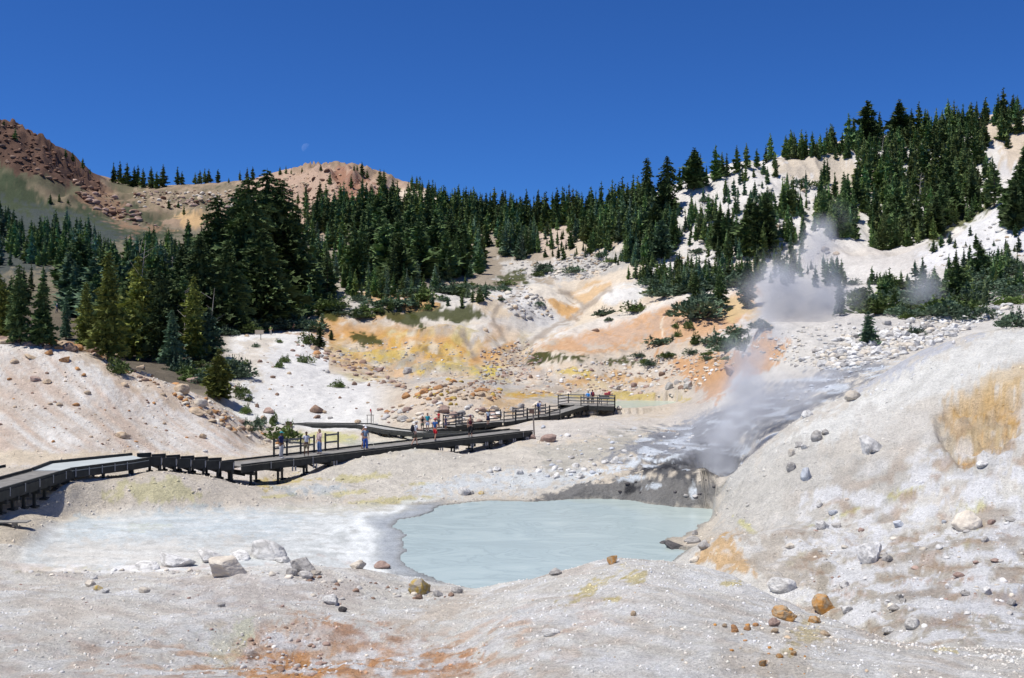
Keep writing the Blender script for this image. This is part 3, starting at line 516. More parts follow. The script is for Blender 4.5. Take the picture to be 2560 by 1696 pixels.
# lower right slope
poly([(1740, 1390), (1790, 1350), (1850, 1340), (1860, 1400), (1900, 1440), (1830, 1440)], (.62, .40, .19), .85, 12, 10, (36, 52))
poly([(1850, 1340), (2050, 1330), (2080, 1480), (1980, 1490), (1900, 1440)], (.52, .46, .39), .8, 14, 12, (28, 52))
poly([(2050, 1400), (2250, 1350), (2600, 1340), (2600, 1600), (2250, 1600), (2050, 1520)], (.44, .385, .31), .6, 24, 26, (22, 46))
poly([(2040, 1330), (2600, 1280), (2600, 1630), (2200, 1600), (1980, 1480)], (.74, .73, .73), .92, 20, 26, (22, 48), thr=.10)
poly([(2040, 1400), (2500, 1400), (2500, 1600), (2100, 1560)], (.42, .25, .15), .7, 20, 26, (22, 44), thr=.30)
for b in ((2330, 1210, 40, 60, -25), (2230, 1275, 60, 14, 15), (2480, 1180, 30, 50, -30), (2520, 1330, 60, 30, -20), (1450+620, 1240, 60, 20, 0), (2280, 1480, 60, 20, 20), (2380, 1530, 80, 22, 15), (2500, 1500, 70, 20, 20), (2130, 1370, 25, 30, 20)): blob(b[0], b[1], b[2], b[3], (.74, .73, .74), .8, b[4], .9, (22, 60))
blob(2540, 1490, 50, 14, (.55, .60, .72), .6, 25, .6)
# foreground mound and slope
am = (X*.47-Y*.88); bm = (X*.88+Y*.47); sm = fbm(bm*1.3, am*.16, 4, 321)
mw = ss(1080, 1300, PXG)*(D < 36.5)*(D < Dk[5][None, :]+1)
lay(mw*ss(-.15, .35, sm)*.85, (.76, .735, .71)); lay(mw*ss(.1, .5, -sm)*.6, (.60, .52, .46))
al = (X*.75-Y*.66); bl_ = (X*.66+Y*.75); sl = fbm(bl_*.9, al*.14, 4, 331)
lw = ss(1120, 950, PXG)*(D < 42)
lay(lw*ss(.0, .45, sl)*.6, (.73, .71, .69)); lay(lw*ss(.05, .5, -sl)*.55, (.56, .48, .43))
poly([(420, 1440), (700, 1430), (900, 1450), (900, 1500), (600, 1530), (430, 1490)], (.56, .49, .45), .6, 30, 24)
q4 = fbm(X*1.4, Y*1.0, 4, 551); q5 = fbm(X*2.2+7, Y*1.5, 4, 552)
hol = np.exp(-((X+4.0)/4.6)**2-((Y-24.0)/4.2)**2)
poly([(600, 1560), (780, 1540), (950, 1590), (1150, 1640), (1200, 1720), (650, 1720), (560, 1640)], (.58, .40, .29), .7, 26, 26)
poly([(620, 1640), (760, 1620), (830, 1660), (760, 1720), (620, 1720)], (.62, .30, .10), .85, 22, 22)
blob(1130, 1660, 60, 14, (.58, .30, .15), .7, 20, .8); blob(830, 1570, 60, 22, (.56, .32, .19), .7, -10, .9); blob(910, 1590, 70, 24, (.5, .33, .25), .5, 0, .9)
poly([(640, 1570), (700, 1580), (790, 1620), (760, 1635), (660, 1610)], (.74, .72, .72), .9, 8, 12)
poly([(830, 1600), (1000, 1600), (1080, 1640), (1080, 1680), (860, 1650)], (.72, .71, .71), .8, 12, 16, thr=.0)
lay(hol*ss(.02, .3, q4)*.95, (.56, .28, .12)); lay(hol*ss(.15, .42, q5)*.8, (.34, .20, .14)); lay(hol*ss(.10, .22, -q4+.3*q5)*.95, (.76, .75, .75))
blob(610, 1575, 34, 34, (.64, .63, .38), .75, 0, .5); blob(560, 1620, 50, 44, (.60, .56, .38), .5, 0, .5); blob(540, 1560, 34, 10, (.66, .48, .26), .6)
blob(560, 1560, 100, 50, (.62, .63, .63), .45, 0, .4)
blob(1100, 1530, 100, 26, (.62, .52, .42), .6, 20); blob(630, 1640, 16, 14, (.22, .17, .15), .8)
for b in ((1590, 1445, 26, 12, 30), (1530, 1500, 24, 8, 10), (1830, 1460, 20, 7, 0), (2015, 1590, 34, 24, 30), (1975, 1625, 22, 14, 20), (2360, 1625, 22, 6, 0), (1480, 1470, 60, 14, 30)): blob(b[0], b[1], b[2], b[3], (.62, .50, .17), .65, b[4], .8, (0, 40))
poly([(1880, 1560), (2100, 1570), (2000, 1700), (1900, 1700)], (.64, .54, .42), .4, 20, 26, (0, 32))
q6 = fbm(X*.9, Y*.6, 4, 561); q7 = fbm(X*.5+3, Y*.4, 4, 562)
lrw = ss(1880, 2050, PXG)*ss(23, 26, D)*ss(50, 43, D)*(D > Dk[5][None, :])
lay(lrw*ss(.06, .2, q6)*.85, (.78, .77, .78)); lay(lrw*ss(.12, .35, -q6+.4*q7)*.6, (.40, .27, .18)); lay(lrw*ss(.2, .4, q7)*.5, (.42, .40, .36))
lay((D < 42)*ss(.15, .4, q6)*.5*(1-hol), (.78, .77, .76)); lay((D < 42)*ss(.22, .45, q7)*.3, (.54, .48, .42))
# global mottling of the soil itself
C *= 1+(np.array((.105, .125, .115)))*ss(140, 100, D)[..., None]*(1-.8*mudw)[..., None]
mot = 1+.10*NB+.07*NA+.07*NE+.05*fbm(X*1.7, Y*1.7, 3, 401)*(D < 60)
C *= mot[..., None]
# carry colours into the ground hidden behind crests
idx = np.where(VIS, np.arange(NRW)[:, None], 0); idx = np.maximum.accumulate(idx, axis=0)
C = C[idx, np.arange(NC)[None, :]]
C = np.clip(C, .015, .86)

# ------------------------------------------------------------------ materials
def newmat(name):
    m = bpy.data.materials.new(name); m.use_nodes = True; nt = m.node_tree; b = nt.nodes['Principled BSDF']
    b.inputs['Specular IOR Level'].default_value = .25
    return m, nt, b
def simple(name, col, rough=.8, var=.15, scale=8, bump=.0, spec=.25):
    m, nt, b = newmat(name); N = nt.nodes; Lk = nt.links
    tc = N.new('ShaderNodeTexCoord'); nz = N.new('ShaderNodeTexNoise'); nz.inputs['Scale'].default_value = scale; nz.inputs['Detail'].default_value = 4
    Lk.new(tc.outputs['Object'], nz.inputs['Vector'])
    mr = N.new('ShaderNodeMapRange'); mr.inputs['To Min'].default_value = 1-var; mr.inputs['To Max'].default_value = 1+var
    mr.inputs['From Min'].default_value = .3; mr.inputs['From Max'].default_value = .7
    Lk.new(nz.outputs['Fac'], mr.inputs['Value'])
    vm = N.new('ShaderNodeVectorMath'); vm.operation = 'SCALE'; vm.inputs[0].default_value = col[:3]
    Lk.new(mr.outputs[0], vm.inputs['Scale']); Lk.new(vm.outputs[0], b.inputs['Base Color'])
    b.inputs['Roughness'].default_value = rough; b.inputs['Specular IOR Level'].default_value = spec
    if bump:
        bp = N.new('ShaderNodeBump'); bp.inputs['Strength'].default_value = bump; bp.inputs['Distance'].default_value = .02
        Lk.new(nz.outputs['Fac'], bp.inputs['Height']); Lk.new(bp.outputs[0], b.inputs['Normal'])
    return m
def ground_material():
    m, nt, b = newmat('thermal_soil'); N = nt.nodes; Lk = nt.links
    at = N.new('ShaderNodeAttribute'); at.attribute_name = 'soil'
    geo = N.new('ShaderNodeNewGeometry'); cd = N.new('ShaderNodeSeparateXYZ'); Lk.new(geo.outputs['Position'], cd.inputs[0])
    def nz(scale, det=6, rgh=.6):
        n = N.new('ShaderNodeTexNoise'); n.inputs['Scale'].default_value = scale; n.inputs['Detail'].default_value = det; n.inputs['Roughness'].default_value = rgh
        Lk.new(geo.outputs['Position'], n.inputs['Vector']); return n
    fine = nz(7, 8, .78); mid = nz(1.1, 6, .62); big = nz(.16, 5, .6)
    def mr(src, a, c, lo, hi):
        r = N.new('ShaderNodeMapRange'); r.inputs['From Min'].default_value = a; r.inputs['From Max'].default_value = c
        r.inputs['To Min'].default_value = lo; r.inputs['To Max'].default_value = hi; Lk.new(src, r.inputs['Value']); return r.outputs[0]
    f1 = mr(fine.outputs['Fac'], .3, .7, .74, 1.16); f2 = mr(mid.outputs['Fac'], .3, .7, .88, 1.1); f3 = mr(big.outputs['Fac'], .3, .7, .93, 1.06)
    spk = nz(17, 4, .85); f4 = mr(spk.outputs['Fac'], .35, .65, .76, 1.18)
    # small pebbles
    vo = N.new('ShaderNodeTexVoronoi'); vo.inputs['Scale'].default_value = 9; Lk.new(geo.outputs['Position'], vo.inputs['Vector'])
    pb = mr(vo.outputs['Distance'], .12, .3, .0, 1.0)
    sel = N.new('ShaderNodeSeparateColor'); Lk.new(vo.outputs['Color'], sel.inputs[0])
    selr = mr(sel.outputs[0], .50, .55, 0, 1); pcol = mr(sel.outputs[1], 0, 1, .78, 1.16)
    mu = N.new('ShaderNodeMath'); mu.operation = 'MULTIPLY'; Lk.new(f1, mu.inputs[0]); Lk.new(f2, mu.inputs[1])
    mu2 = N.new('ShaderNodeMath'); mu2.operation = 'MULTIPLY'; Lk.new(mu.outputs[0], mu2.inputs[0]); mu3 = N.new('ShaderNodeMath'); mu3.operation = 'MULTIPLY'; Lk.new(f3, mu3.inputs[0]); Lk.new(f4, mu3.inputs[1]); Lk.new(mu3.outputs[0], mu2.inputs[1])
    vm = N.new('ShaderNodeVectorMath'); vm.operation = 'SCALE'; Lk.new(at.outputs['Color'], vm.inputs[0]); Lk.new(mu2.outputs[0], vm.inputs['Scale'])
    smt = N.new('ShaderNodeAttribute'); smt.attribute_name = 'relief'
    inv = N.new('ShaderNodeMath'); inv.operation = 'SUBTRACT'; inv.inputs[0].default_value = 1; Lk.new(pb, inv.inputs[1])
    pm = N.new('ShaderNodeMath'); pm.operation = 'MULTIPLY'; Lk.new(inv.outputs[0], pm.inputs[0]); Lk.new(selr, pm.inputs[1])
    pm2 = N.new('ShaderNodeMath'); pm2.operation = 'MULTIPLY'; Lk.new(pm.outputs[0], pm2.inputs[0]); Lk.new(smt.outputs['Fac'], pm2.inputs[1])
    vp = N.new('ShaderNodeVectorMath'); vp.operation = 'SCALE'; Lk.new(vm.outputs[0], vp.inputs[0]); Lk.new(pcol, vp.inputs['Scale'])
    vx = N.new('ShaderNodeMix'); vx.data_type = 'VECTOR'; Lk.new(pm2.outputs[0], vx.inputs[0]); Lk.new(vm.outputs[0], vx.inputs[4]); Lk.new(vp.outputs[0], vx.inputs[5])
    Lk.new(vx.outputs[1], b.inputs['Base Color']); b.inputs['Roughness'].default_value = .92; b.inputs['Specular IOR Level'].default_value = .12
    bp1 = N.new('ShaderNodeBump'); bp1.inputs['Distance'].default_value = .32; Lk.new(mid.outputs['Fac'], bp1.inputs['Height'])
    bp2 = N.new('ShaderNodeBump'); bp2.inputs['Distance'].default_value = .18; Lk.new(fine.outputs['Fac'], bp2.inputs['Height']); Lk.new(bp1.outputs[0], bp2.inputs['Normal'])
    bp3 = N.new('ShaderNodeBump'); bp3.inputs['Distance'].default_value = .06; Lk.new(pm.outputs[0], bp3.inputs['Height']); Lk.new(bp2.outputs[0], bp3.inputs['Normal'])
    bp4 = N.new('ShaderNodeBump'); bp4.inputs['Distance'].default_value = 1.2; Lk.new(big.outputs['Fac'], bp4.inputs['Height']); Lk.new(bp4.outputs[0], bp1.inputs['Normal'])
    for q, s in ((bp1, .8), (bp2, .9), (bp3, .8), (bp4, .5)):
        mm = N.new('ShaderNodeMath'); mm.operation = 'MULTIPLY'; mm.inputs[1].default_value = s; Lk.new(smt.outputs['Fac'], mm.inputs[0]); Lk.new(mm.outputs[0], q.inputs['Strength'])
    Lk.new(bp3.outputs[0], b.inputs['Normal'])
    return m
Vt = np.stack([X, Y, Z], -1).reshape(-1, 3)
r_, c_ = np.meshgrid(np.arange(NRW-1), np.arange(NC-1), indexing='ij')
i0 = (r_*NC+c_).ravel(); FQ = np.stack([i0, i0+1, i0+1+NC, i0+NC], 1)
me = mesh_data('ground', Vt, FQ, True)
ca = me.color_attributes.new('soil', 'FLOAT_COLOR', 'POINT')
ca.data.foreach_set('color', np.concatenate([C.reshape(-1, 3), np.ones((NRW*NC, 1))], 1).astype(np.float32).ravel())
ra = me.attributes.new('relief', 'FLOAT', 'POINT')
relief = 1-.8*mudw
ra.data.foreach_set('value', relief.astype(np.float32).ravel())
g = obj('ground', me, ground_material()); tag(g, kind='structure')

# water
def water_mat(name, col, col2):
    m, nt, b = newmat(name); N = nt.nodes; Lk = nt.links
    geo = N.new('ShaderNodeNewGeometry')
    mp = N.new('ShaderNodeMapping'); mp.inputs['Scale'].default_value = (.22, .42, 1); mp.inputs['Rotation'].default_value = (0, 0, .4); Lk.new(geo.outputs['Position'], mp.inputs[0])
    n = N.new('ShaderNodeTexNoise'); n.inputs['Scale'].default_value = 1; n.inputs['Detail'].default_value = 8; n.inputs['Roughness'].default_value = .6; n.inputs['Distortion'].default_value = 1.6
    Lk.new(mp.outputs[0], n.inputs[0])
    cr = N.new('ShaderNodeValToRGB'); e = cr.color_ramp.elements
    e[0].position = .36; e[0].color = (*[c*.93 for c in col], 1); e[1].position = .78; e[1].color = (*col2, 1)
    x = e.new(.47); x.color = (*col, 1); x = e.new(.50); x.color = (*[c*.88 for c in col], 1); x = e.new(.53); x.color = (*col, 1)
    Lk.new(n.outputs['Fac'], cr.inputs[0]); Lk.new(cr.outputs[0], b.inputs['Base Color'])
    b.inputs['Roughness'].default_value = .22; b.inputs['Specular IOR Level'].default_value = .35
    n2 = N.new('ShaderNodeTexNoise'); n2.inputs['Scale'].default_value = 5; n2.inputs['Detail'].default_value = 4; Lk.new(geo.outputs['Position'], n2.inputs['Vector'])
    bp = N.new('ShaderNodeBump'); bp.inputs['Strength'].default_value = .25; bp.inputs['Distance'].default_value = .03; Lk.new(n2.outputs['Fac'], bp.inputs['Height']); Lk.new(bp.outputs[0], b.inputs['Normal'])
    return m
def grow(pl, k):
    c = np.mean(pl, axis=0); return [tuple(c+(np.array(p)-c)*(1+k/max(1, np.hypot(*(np.array(p)-c))))) for p in pl]
wm = water_mat('milky_water', (.42, .50, .475), (.50, .575, .54))
pw = [(x, y, WZ) for x, y in grow(pool_w, .8)]
o = obj('mud_pool_water', mesh_data('mud_pool_water', pw, [tuple(range(len(pw)))]), wm); tag(o, kind='structure')
wm2 = water_mat('pale_green_water', (.42, .50, .42), (.50, .56, .5))
pw = [(x, y, W2) for x, y in grow(pool2_w, 1.5)]
o = obj('hot_spring_water', mesh_data('hot_spring_water', pw, [tuple(range(len(pw)))]), wm2); tag(o, kind='structure')
# make sure the polygons face up
for nm in ('mud_pool_water', 'hot_spring_water'):
    mm = bpy.data.objects[nm].data
    if mm.polygons[0].normal.z < 0: mm.flip_normals()

# ------------------------------------------------------------------ rocks
ROCKC = {'white': ((.70, .69, .66), (.42, .41, .39)), 'grey': ((.47, .45, .42), (.30, .285, .265)), 'tan': ((.52, .41, .29), (.36, .27, .18)),
         'orange': ((.50, .27, .12), (.34, .19, .10)), 'brown': ((.28, .19, .14), (.17, .12, .09)), 'pink': ((.40, .29, .24), (.28, .20, .17)),
         'yellow': ((.50, .36, .10), (.44, .40, .34)), 'dark': ((.13, .12, .12), (.07, .07, .07)), 'cream': ((.68, .62, .52), (.54, .48, .40)),
         'rust': ((.48, .24, .07), (.42, .33, .22)), 'blue': ((.55, .58, .62), (.40, .42, .45)), 'crag': ((.17, .095, .065), (.09, .055, .04))}
def rock_mat(name, c1, c2, attr=False):
    m, nt, b = newmat(name); N = nt.nodes; Lk = nt.links
    tc = N.new('ShaderNodeTexCoord'); oi = N.new('ShaderNodeObjectInfo')
    ad = N.new('ShaderNodeVectorMath'); ad.operation = 'ADD'; Lk.new(tc.outputs['Object'], ad.inputs[0]); Lk.new(oi.outputs['Random'], ad.inputs[1])
    n = N.new('ShaderNodeTexNoise'); n.inputs['Scale'].default_value = 2.6; n.inputs['Detail'].default_value = 6; n.inputs['Roughness'].default_value = .65; n.inputs['Distortion'].default_value = .6
    Lk.new(ad.outputs[0], n.inputs['Vector'])
    if attr:
        at = N.new('ShaderNodeAttribute'); at.attribute_name = 'soil'; Lk.new(at.outputs['Color'], b.inputs['Base Color'])
    else:
        cr = N.new('ShaderNodeValToRGB'); e = cr.color_ramp.elements; e[0].position = .40; e[0].color = (*c2, 1); e[1].position = .56; e[1].color = (*c1, 1)
        Lk.new(n.outputs['Fac'], cr.inputs[0])
        mr = N.new('ShaderNodeMapRange'); mr.inputs['To Min'].default_value = .85; mr.inputs['To Max'].default_value = 1.12; Lk.new(oi.outputs['Random'], mr.inputs['Value'])
        vm = N.new('ShaderNodeVectorMath'); vm.operation = 'SCALE'; Lk.new(cr.outputs[0], vm.inputs[0]); Lk.new(mr.outputs[0], vm.inputs['Scale']); Lk.new(vm.outputs[0], b.inputs['Base Color'])
        n2 = N.new('ShaderNodeTexNoise'); n2.inputs['Scale'].default_value = 9; n2.inputs['Detail'].default_value = 5; Lk.new(ad.outputs[0], n2.inputs['Vector'])
        bp = N.new('ShaderNodeBump'); bp.inputs['Strength'].default_value = .7; bp.inputs['Distance'].default_value = .08; Lk.new(n2.outputs['Fac'], bp.inputs['Height']); Lk.new(bp.outputs[0], b.inputs['Normal'])
    b.inputs['Roughness'].default_value = .9; b.inputs['Specular IOR Level'].default_value = .15
    return m
RM = {k: rock_mat('rock_'+k, *v) for k, v in ROCKC.items()}
def rock_proto(seed, sub, cuts=9, angular=1.0):
    rnd = random.Random(seed); bm = bmesh.new(); bmesh.ops.create_icosphere(bm, subdivisions=sub, radius=1)
    pl = []
    for k in range(cuts):
        n = Vector((rnd.gauss(0, 1), rnd.gauss(0, 1), rnd.gauss(0, .8))).normalized(); pl.append((n, rnd.uniform(.48, .82)))
    off = Vector((rnd.uniform(0, 50), rnd.uniform(0, 50), rnd.uniform(0, 50)))
    for v in bm.verts:
        p = v.co.copy()
        for n, d in pl:
            s = p.dot(n)
            if s > d: p -= n*(s-d)*.92*angular
        p *= 1+.12*mnoise.noise(p*1.3+off)+.07*mnoise.noise(p*3.1+off)+(.03*mnoise.noise(p*7+off) if sub > 2 else 0)
        v.co = p
    me = bpy.data.meshes.new('boulder'); bm.normal_update(); bm.to_mesh(me); bm.free()
    V = np.array([v.co[:] for v in me.vertices]); lo = V.min(0); hi = V.max(0); V = (V-(lo+hi)/2)/((hi-lo)/2)*.5
    me.vertices.foreach_set('co', V.astype(np.float32).ravel()); me.update()
    for p in me.polygons: p.use_smooth = sub > 2
    if sub > 2:
        me.set_sharp_from_angle(angle=rad(30))
    return me
RP_rd = [rock_proto(400+i, 4, 7, .62) for i in range(6)]
RP_hi = [rock_proto(100+i, 4, 11) for i in range(8)]
RP_md = [rock_proto(200+i, 3, 8) for i in range(8)]
RP_lo = [rock_proto(300+i, 2, 6) for i in range(5)]
RLO = []
for me_ in RP_lo:
    RLO.append((np.array([v.co[:] for v in me_.vertices]), np.array([p.vertices[:] for p in me_.polygons])))
rocks = []   # dict(pos, size(3), col, label, group, pxs)
def rk(px, py, wpx, hpx, col, label=None, group=None, dmin=0, dmax=1e9, dy=.9):
    p = hit(px, py-hpx*.12, dmin, dmax); d = p.y; wx = wpx*d/F; hz = hpx*d/F*1.15
    rocks.append(dict(p=p, s=(wx*1.05, wx*dy, hz), c=col, l=label, g=group, a=wpx*hpx))
A = rk
A(365, 1428, 62, 24, 'white', 'low flat white stone at the left end of the rock row by the mud flat')
A(432, 1421, 86, 32, 'white', 'long cracked white and grey stone beside the flat stone on the mud flat edge')
A(522, 1412, 62, 42, 'white', 'upright angular white stone with grey cracks behind the round ochre boulder')
A(565, 1448, 100, 57, 'cream', 'large rounded grey boulder with ochre sides in front of the white rock group')
A(598, 1402, 60, 22, 'white', 'flat white slab between the angular stone and the big white boulder')
A(670, 1402, 98, 48, 'white', 'largest white pyramid shaped boulder on the mud flat edge')
A(702, 1409, 42, 18, 'white', 'small white stone leaning on the right foot of the pyramid shaped boulder')
A(757, 1436, 60, 42, 'grey', 'rough grey boulder at the right end of the white rock group')
A(728, 1443, 32, 22, 'grey', 'small grey rock at the left foot of the rough grey boulder')
A(763, 1449, 36, 20, 'grey', 'small dark grey rock below the rough grey boulder')
A(788, 1440, 26, 14, 'cream', 'small cream stone right of the rough grey boulder')
A(890, 1424, 46, 22, 'cream', 'pale pointed stone on the rim above the mud flat')
A(955, 1424, 40, 20, 'pink', 'pale pink pointed stone on the rim next to the milky pool')
A(1048, 1492, 58, 48, 'yellow', 'round yellow and white boulder in the foreground near the pool')
A(1094, 1495, 24, 22, 'grey', 'small grey stone just right of the round yellow boulder')
A(1143, 1486, 30, 18, 'grey', 'grey stone at the near tip of the milky pool')
A(822, 1515, 42, 28, 'white', 'white topped grey boulder on the foreground slope left of the yellow one')
A(856, 1532, 22, 15, 'dark', 'small dark greenish stone below the white topped boulder')
A(220, 1468, 28, 18, 'cream', 'cream stone on the left foreground slope, first of a small cluster')
A(243, 1479, 24, 16, 'yellow', 'small yellowish stone in the cluster on the left foreground slope')
A(262, 1485, 20, 14, 'white', 'small white stone at the right end of the left foreground cluster')
A(232, 1450, 22, 13, 'white', 'small white stone above the left foreground cluster')
A(359, 1485, 28, 16, 'cream', 'lone pale stone with brown top on the left foreground slope')
A(553, 1520, 20, 14, 'grey', 'little grey stone in the middle of the foreground slope')
A(1388, 1441, 30, 19, 'grey', 'grey stone on the foreground rim at the near edge of the pool')
A(1532, 1413, 27, 24, 'rust', 'orange tan stone standing on the foreground crest by the pool')
A(1737, 1407, 26, 15, 'cream', 'small cream stone at the right end of the foreground crest')
A(1957, 1485, 64, 40, 'white', 'large white crusted boulder behind the foreground crest', dmax=45)
A(2062, 1536, 58, 50, 'rust', 'round rusty orange boulder on the foreground crest')
A(1964, 1555, 62, 40, 'rust', 'wide rusty orange boulder on the foreground mound')
A(2038, 1560, 34, 20, 'rust', 'flat orange stone between the two rusty boulders')
A(1937, 1569, 28, 24, 'pink', 'dull pink stone at the left foot of the wide rusty boulder')
A(1938, 1585, 20, 14, 'tan', 'small tan stone under the dull pink stone')
A(1838, 1583, 19, 22, 'orange', 'upright brown orange stone on the white mound')
A(1870, 1578, 20, 12, 'orange', 'small flat orange stone right of the upright brown one')
A(1813, 1570, 14, 11, 'tan', 'tiny tan stone left of the upright brown one')
A(1890, 1567, 16, 9, 'orange', 'tiny orange stone left of the wide rusty boulder')
A(2065, 1592, 26, 14, 'tan', 'tan stone below the round rusty boulder')
A(1908, 1668, 20, 18, 'rust', 'orange stone near the bottom edge of the foreground mound')
A(1985, 1641, 15, 14, 'rust', 'small rusty stone below the yellow stain on the mound')
A(1950, 1646, 18, 12, 'rust', 'small rusty stone left of its twin below the yellow stain')
A(1584, 1542, 15, 15, 'tan', 'single small brown stone on the left part of the white mound')
A(1377, 1592, 44, 18, 'white', 'low white stone half sunk in the white mound')
A(1976, 1375, 22, 18, 'cream', 'small cream stone on the grey slope right of the orange patch', dmin=36)
A(2185, 1138, 64, 50, 'white', 'biggest smooth white boulder on the face of the right dome')
A(2045, 1105, 32, 30, 'grey', 'grey lumpy rock high on the left side of the right dome')
A(2064, 1090, 18, 18, 'grey', 'small grey rock touching the lumpy one on the right dome')
A(2000, 1119, 22, 15, 'grey', 'grey stone below the lumpy rock on the right dome')
A(2012, 1124, 18, 14, 'white', 'pale stone beside the grey one below the lumpy rock')
A(1979, 1143, 16, 22, 'cream', 'small broken pale rock on the left edge of the right dome')
A(1980, 1179, 26, 24, 'grey', 'rounded grey stone half way down the right dome')
A(2017, 1205, 28, 38, 'blue', 'tall bluish grey stone set in the right dome')
A(2020, 1045, 28, 21, 'white', 'white block on the skyline edge of the right dome by the steam')
A(2136, 1002, 40, 26, 'cream', 'flat grey topped slab higher on the edge of the right dome')
A(2423, 1328, 68, 52, 'cream', 'large cream boulder below the orange hollow on the right')
A(2250, 1319, 30, 18, 'blue', 'bluish stone left of the large cream boulder')
A(2051, 1269, 16, 13, 'white', 'small white stone at the foot of the right dome')
A(2084, 1288, 22, 13, 'blue', 'flat bluish stone at the foot of the right dome')
A(2058, 1326, 34, 25, 'white', 'white lump at the base of the right dome')
A(2092, 1322, 24, 17, 'grey', 'grey lump beside the white one at the base of the right dome')
A(2458, 1170, 30, 18, 'white', 'white stone under the orange hollow')
A(2180, 1412, 62, 54, 'white', 'chalk white slanted block on the lower right slope')
A(2220, 1408, 26, 26, 'grey', 'round grey stone right of the chalk white block')
A(2360, 1310, 14, 10, 'blue', 'tiny blue grey stone left of the large cream boulder')
A(2225, 1585, 34, 18, 'white', 'white stone in the gully at the foot of the lower right slope', dmin=24)
A(2285, 1575, 40, 30, 'white', 'white crumbling rock above the gully on the lower right slope', dmin=24)
A(1690, 1380, 56, 26, 'dark', 'dark wet rock on the spit reaching into the pool', dmin=42)
A(1732, 1360, 44, 20, 'grey', 'grey rock on the inner end of the spit', dmin=42)
A(1760, 1378, 28, 28, 'grey', 'round grey rock at the root of the spit', dmin=42)
A(1738, 1340, 14, 16, 'grey', 'small grey stone perched above the spit', dmin=42)
A(1665, 1366, 30, 14, 'dark', 'dark rock at the outer tip of the spit', dmin=42)
A(1372, 1108, 42, 23, 'pink', 'smooth pinkish grey boulder just beyond the end of the near boardwalk')
A(1331, 1099, 20, 13, 'pink', 'small pink rock at the foot of the signpost')
A(1258, 1117, 15, 6, 'grey', 'flat grey stone in front of the near boardwalk')
A(1160, 1241, 30, 23, 'white', 'white stone on the flat beyond the pool')
A(1178, 1238, 14, 11, 'grey', 'little grey stone behind the white one on the flat beyond the pool')
A(1204, 1237, 15, 8, 'yellow', 'little yellow stone on the flat beyond the pool')
for (x, y, w_, h_) in ((1225, 1182, 18, 12), (1243, 1180, 20, 14), (1300, 1188, 19, 15), (1386, 1175, 18, 14), (1401, 1176, 14, 9), (1388, 1198, 24, 15), (1451, 1198, 24, 15), (1512, 1162, 30, 14), (1537, 1162, 22, 18), (1486, 1165, 14, 10), (1440, 1170, 22, 13), (1420, 1178, 14, 8), (1460, 1176, 16, 8), (1560, 1130, 16, 8)):
    A(x, y, w_, h_, 'white' if w_ != 26 else 'grey', 'pale blue white stone lying on the grey flat beyond the pool', 'pale stones beyond the pool')
A(1358, 1073, 11, 11, 'blue', 'small blue grey stone beyond the near boardwalk')
for (x, y, w_, h_) in ((1461, 1040, 22, 14), (1482, 1040, 28, 18), (1510, 1030, 12, 8), (1548, 1022, 14, 9), (1440, 1035, 14, 6)):
    A(x, y, w_, h_, 'cream', 'pale rock lying below the viewing platform', 'rocks below the viewing platform')
A(1340, 1022, 22, 20, 'cream', 'large pale round boulder behind the stairs of the far boardwalk')
A(1303, 1020, 18, 12, 'grey', 'grey boulder left of the large pale one behind the far boardwalk')
A(1281, 1029, 20, 13, 'grey', 'low grey boulder behind the railing of the far boardwalk')
A(305, 1097, 38, 18, 'tan', 'largest tan boulder on the smooth left slope')
A(507, 1098, 19, 14, 'tan', 'tan boulder low on the right part of the left slope')
A(512, 1132, 14, 8, 'white', 'small white stone at the foot of the left slope')
A(76, 899, 38, 12, 'tan', 'long flat tan rock near the top of the left slope')
A(118, 889, 22, 16, 'orange', 'orange tan block near the top of the left slope')
for (x, y, w_, h_, c) in ((86, 955, 24, 14, 'pink'), (118, 961, 20, 14, 'tan'), (219, 986, 18, 12, 'tan'), (149, 1014, 20, 10, 'tan'), (190, 1015, 18, 10, 'orange'), (33, 910, 22, 13, 'tan'), (160, 907, 28, 15, 'orange'), (195, 925, 15, 10, 'orange'), (209, 941, 13, 10, 'orange'), (23, 950, 12, 7, 'orange'), (270, 917, 16, 12, 'brown'), (313, 965, 20, 12, 'tan')):
    A(x, y, w_, h_, c, 'single brown rock on the upper part of the smooth left slope', 'rocks dotted over the left slope')
A(450, 986, 40, 28, 'tan', 'stack like tan boulder on the crest of the left slope')
A(500, 1018, 32, 22, 'cream', 'pale boulder on top of the rock strip down the left slope')
A(490, 1037, 50, 18, 'tan', 'long ochre slab under the pale boulder on the left slope')
for (x, y, w_, h_, c) in ((463, 1007, 18, 14, 'orange'), (522, 1037, 20, 14, 'tan'), (530, 1055, 26, 9, 'tan'), (550, 1062, 22, 9, 'tan'), (620, 1078, 22, 15, 'tan'), (585, 1082, 22, 10, 'tan'), (648, 1062, 24, 16, 'orange'), (660, 1050, 18, 14, 'tan'), (680, 1100, 16, 10, 'brown'), (240, 890, 26, 10, 'tan'), (262, 893, 30, 16, 'orange'), (350, 925, 22, 14, 'tan'), (480, 960, 30, 20, 'pink')):
    A(x, y, w_, h_, c, 'tan rock in the strip of rocks along the crest of the left slope', 'rocks along the crest of the left slope')
A(790, 1036, 33, 25, 'brown', 'large striped brown boulder at the foot of the white slope')
A(811, 1035, 11, 9, 'tan', 'small tan rock touching the striped brown boulder')
A(791, 1048, 18, 11, 'brown', 'brown rock just below the striped boulder')
A(671, 1036, 27, 18, 'pink', 'smooth pinkish boulder left of the striped one on the white slope')
A(825, 1049, 15, 8, 'grey', 'grey rock near the far boardwalk at the foot of the white slope')
A(642, 1020, 12, 12, 'brown', 'brown rock left of the smooth pinkish boulder')
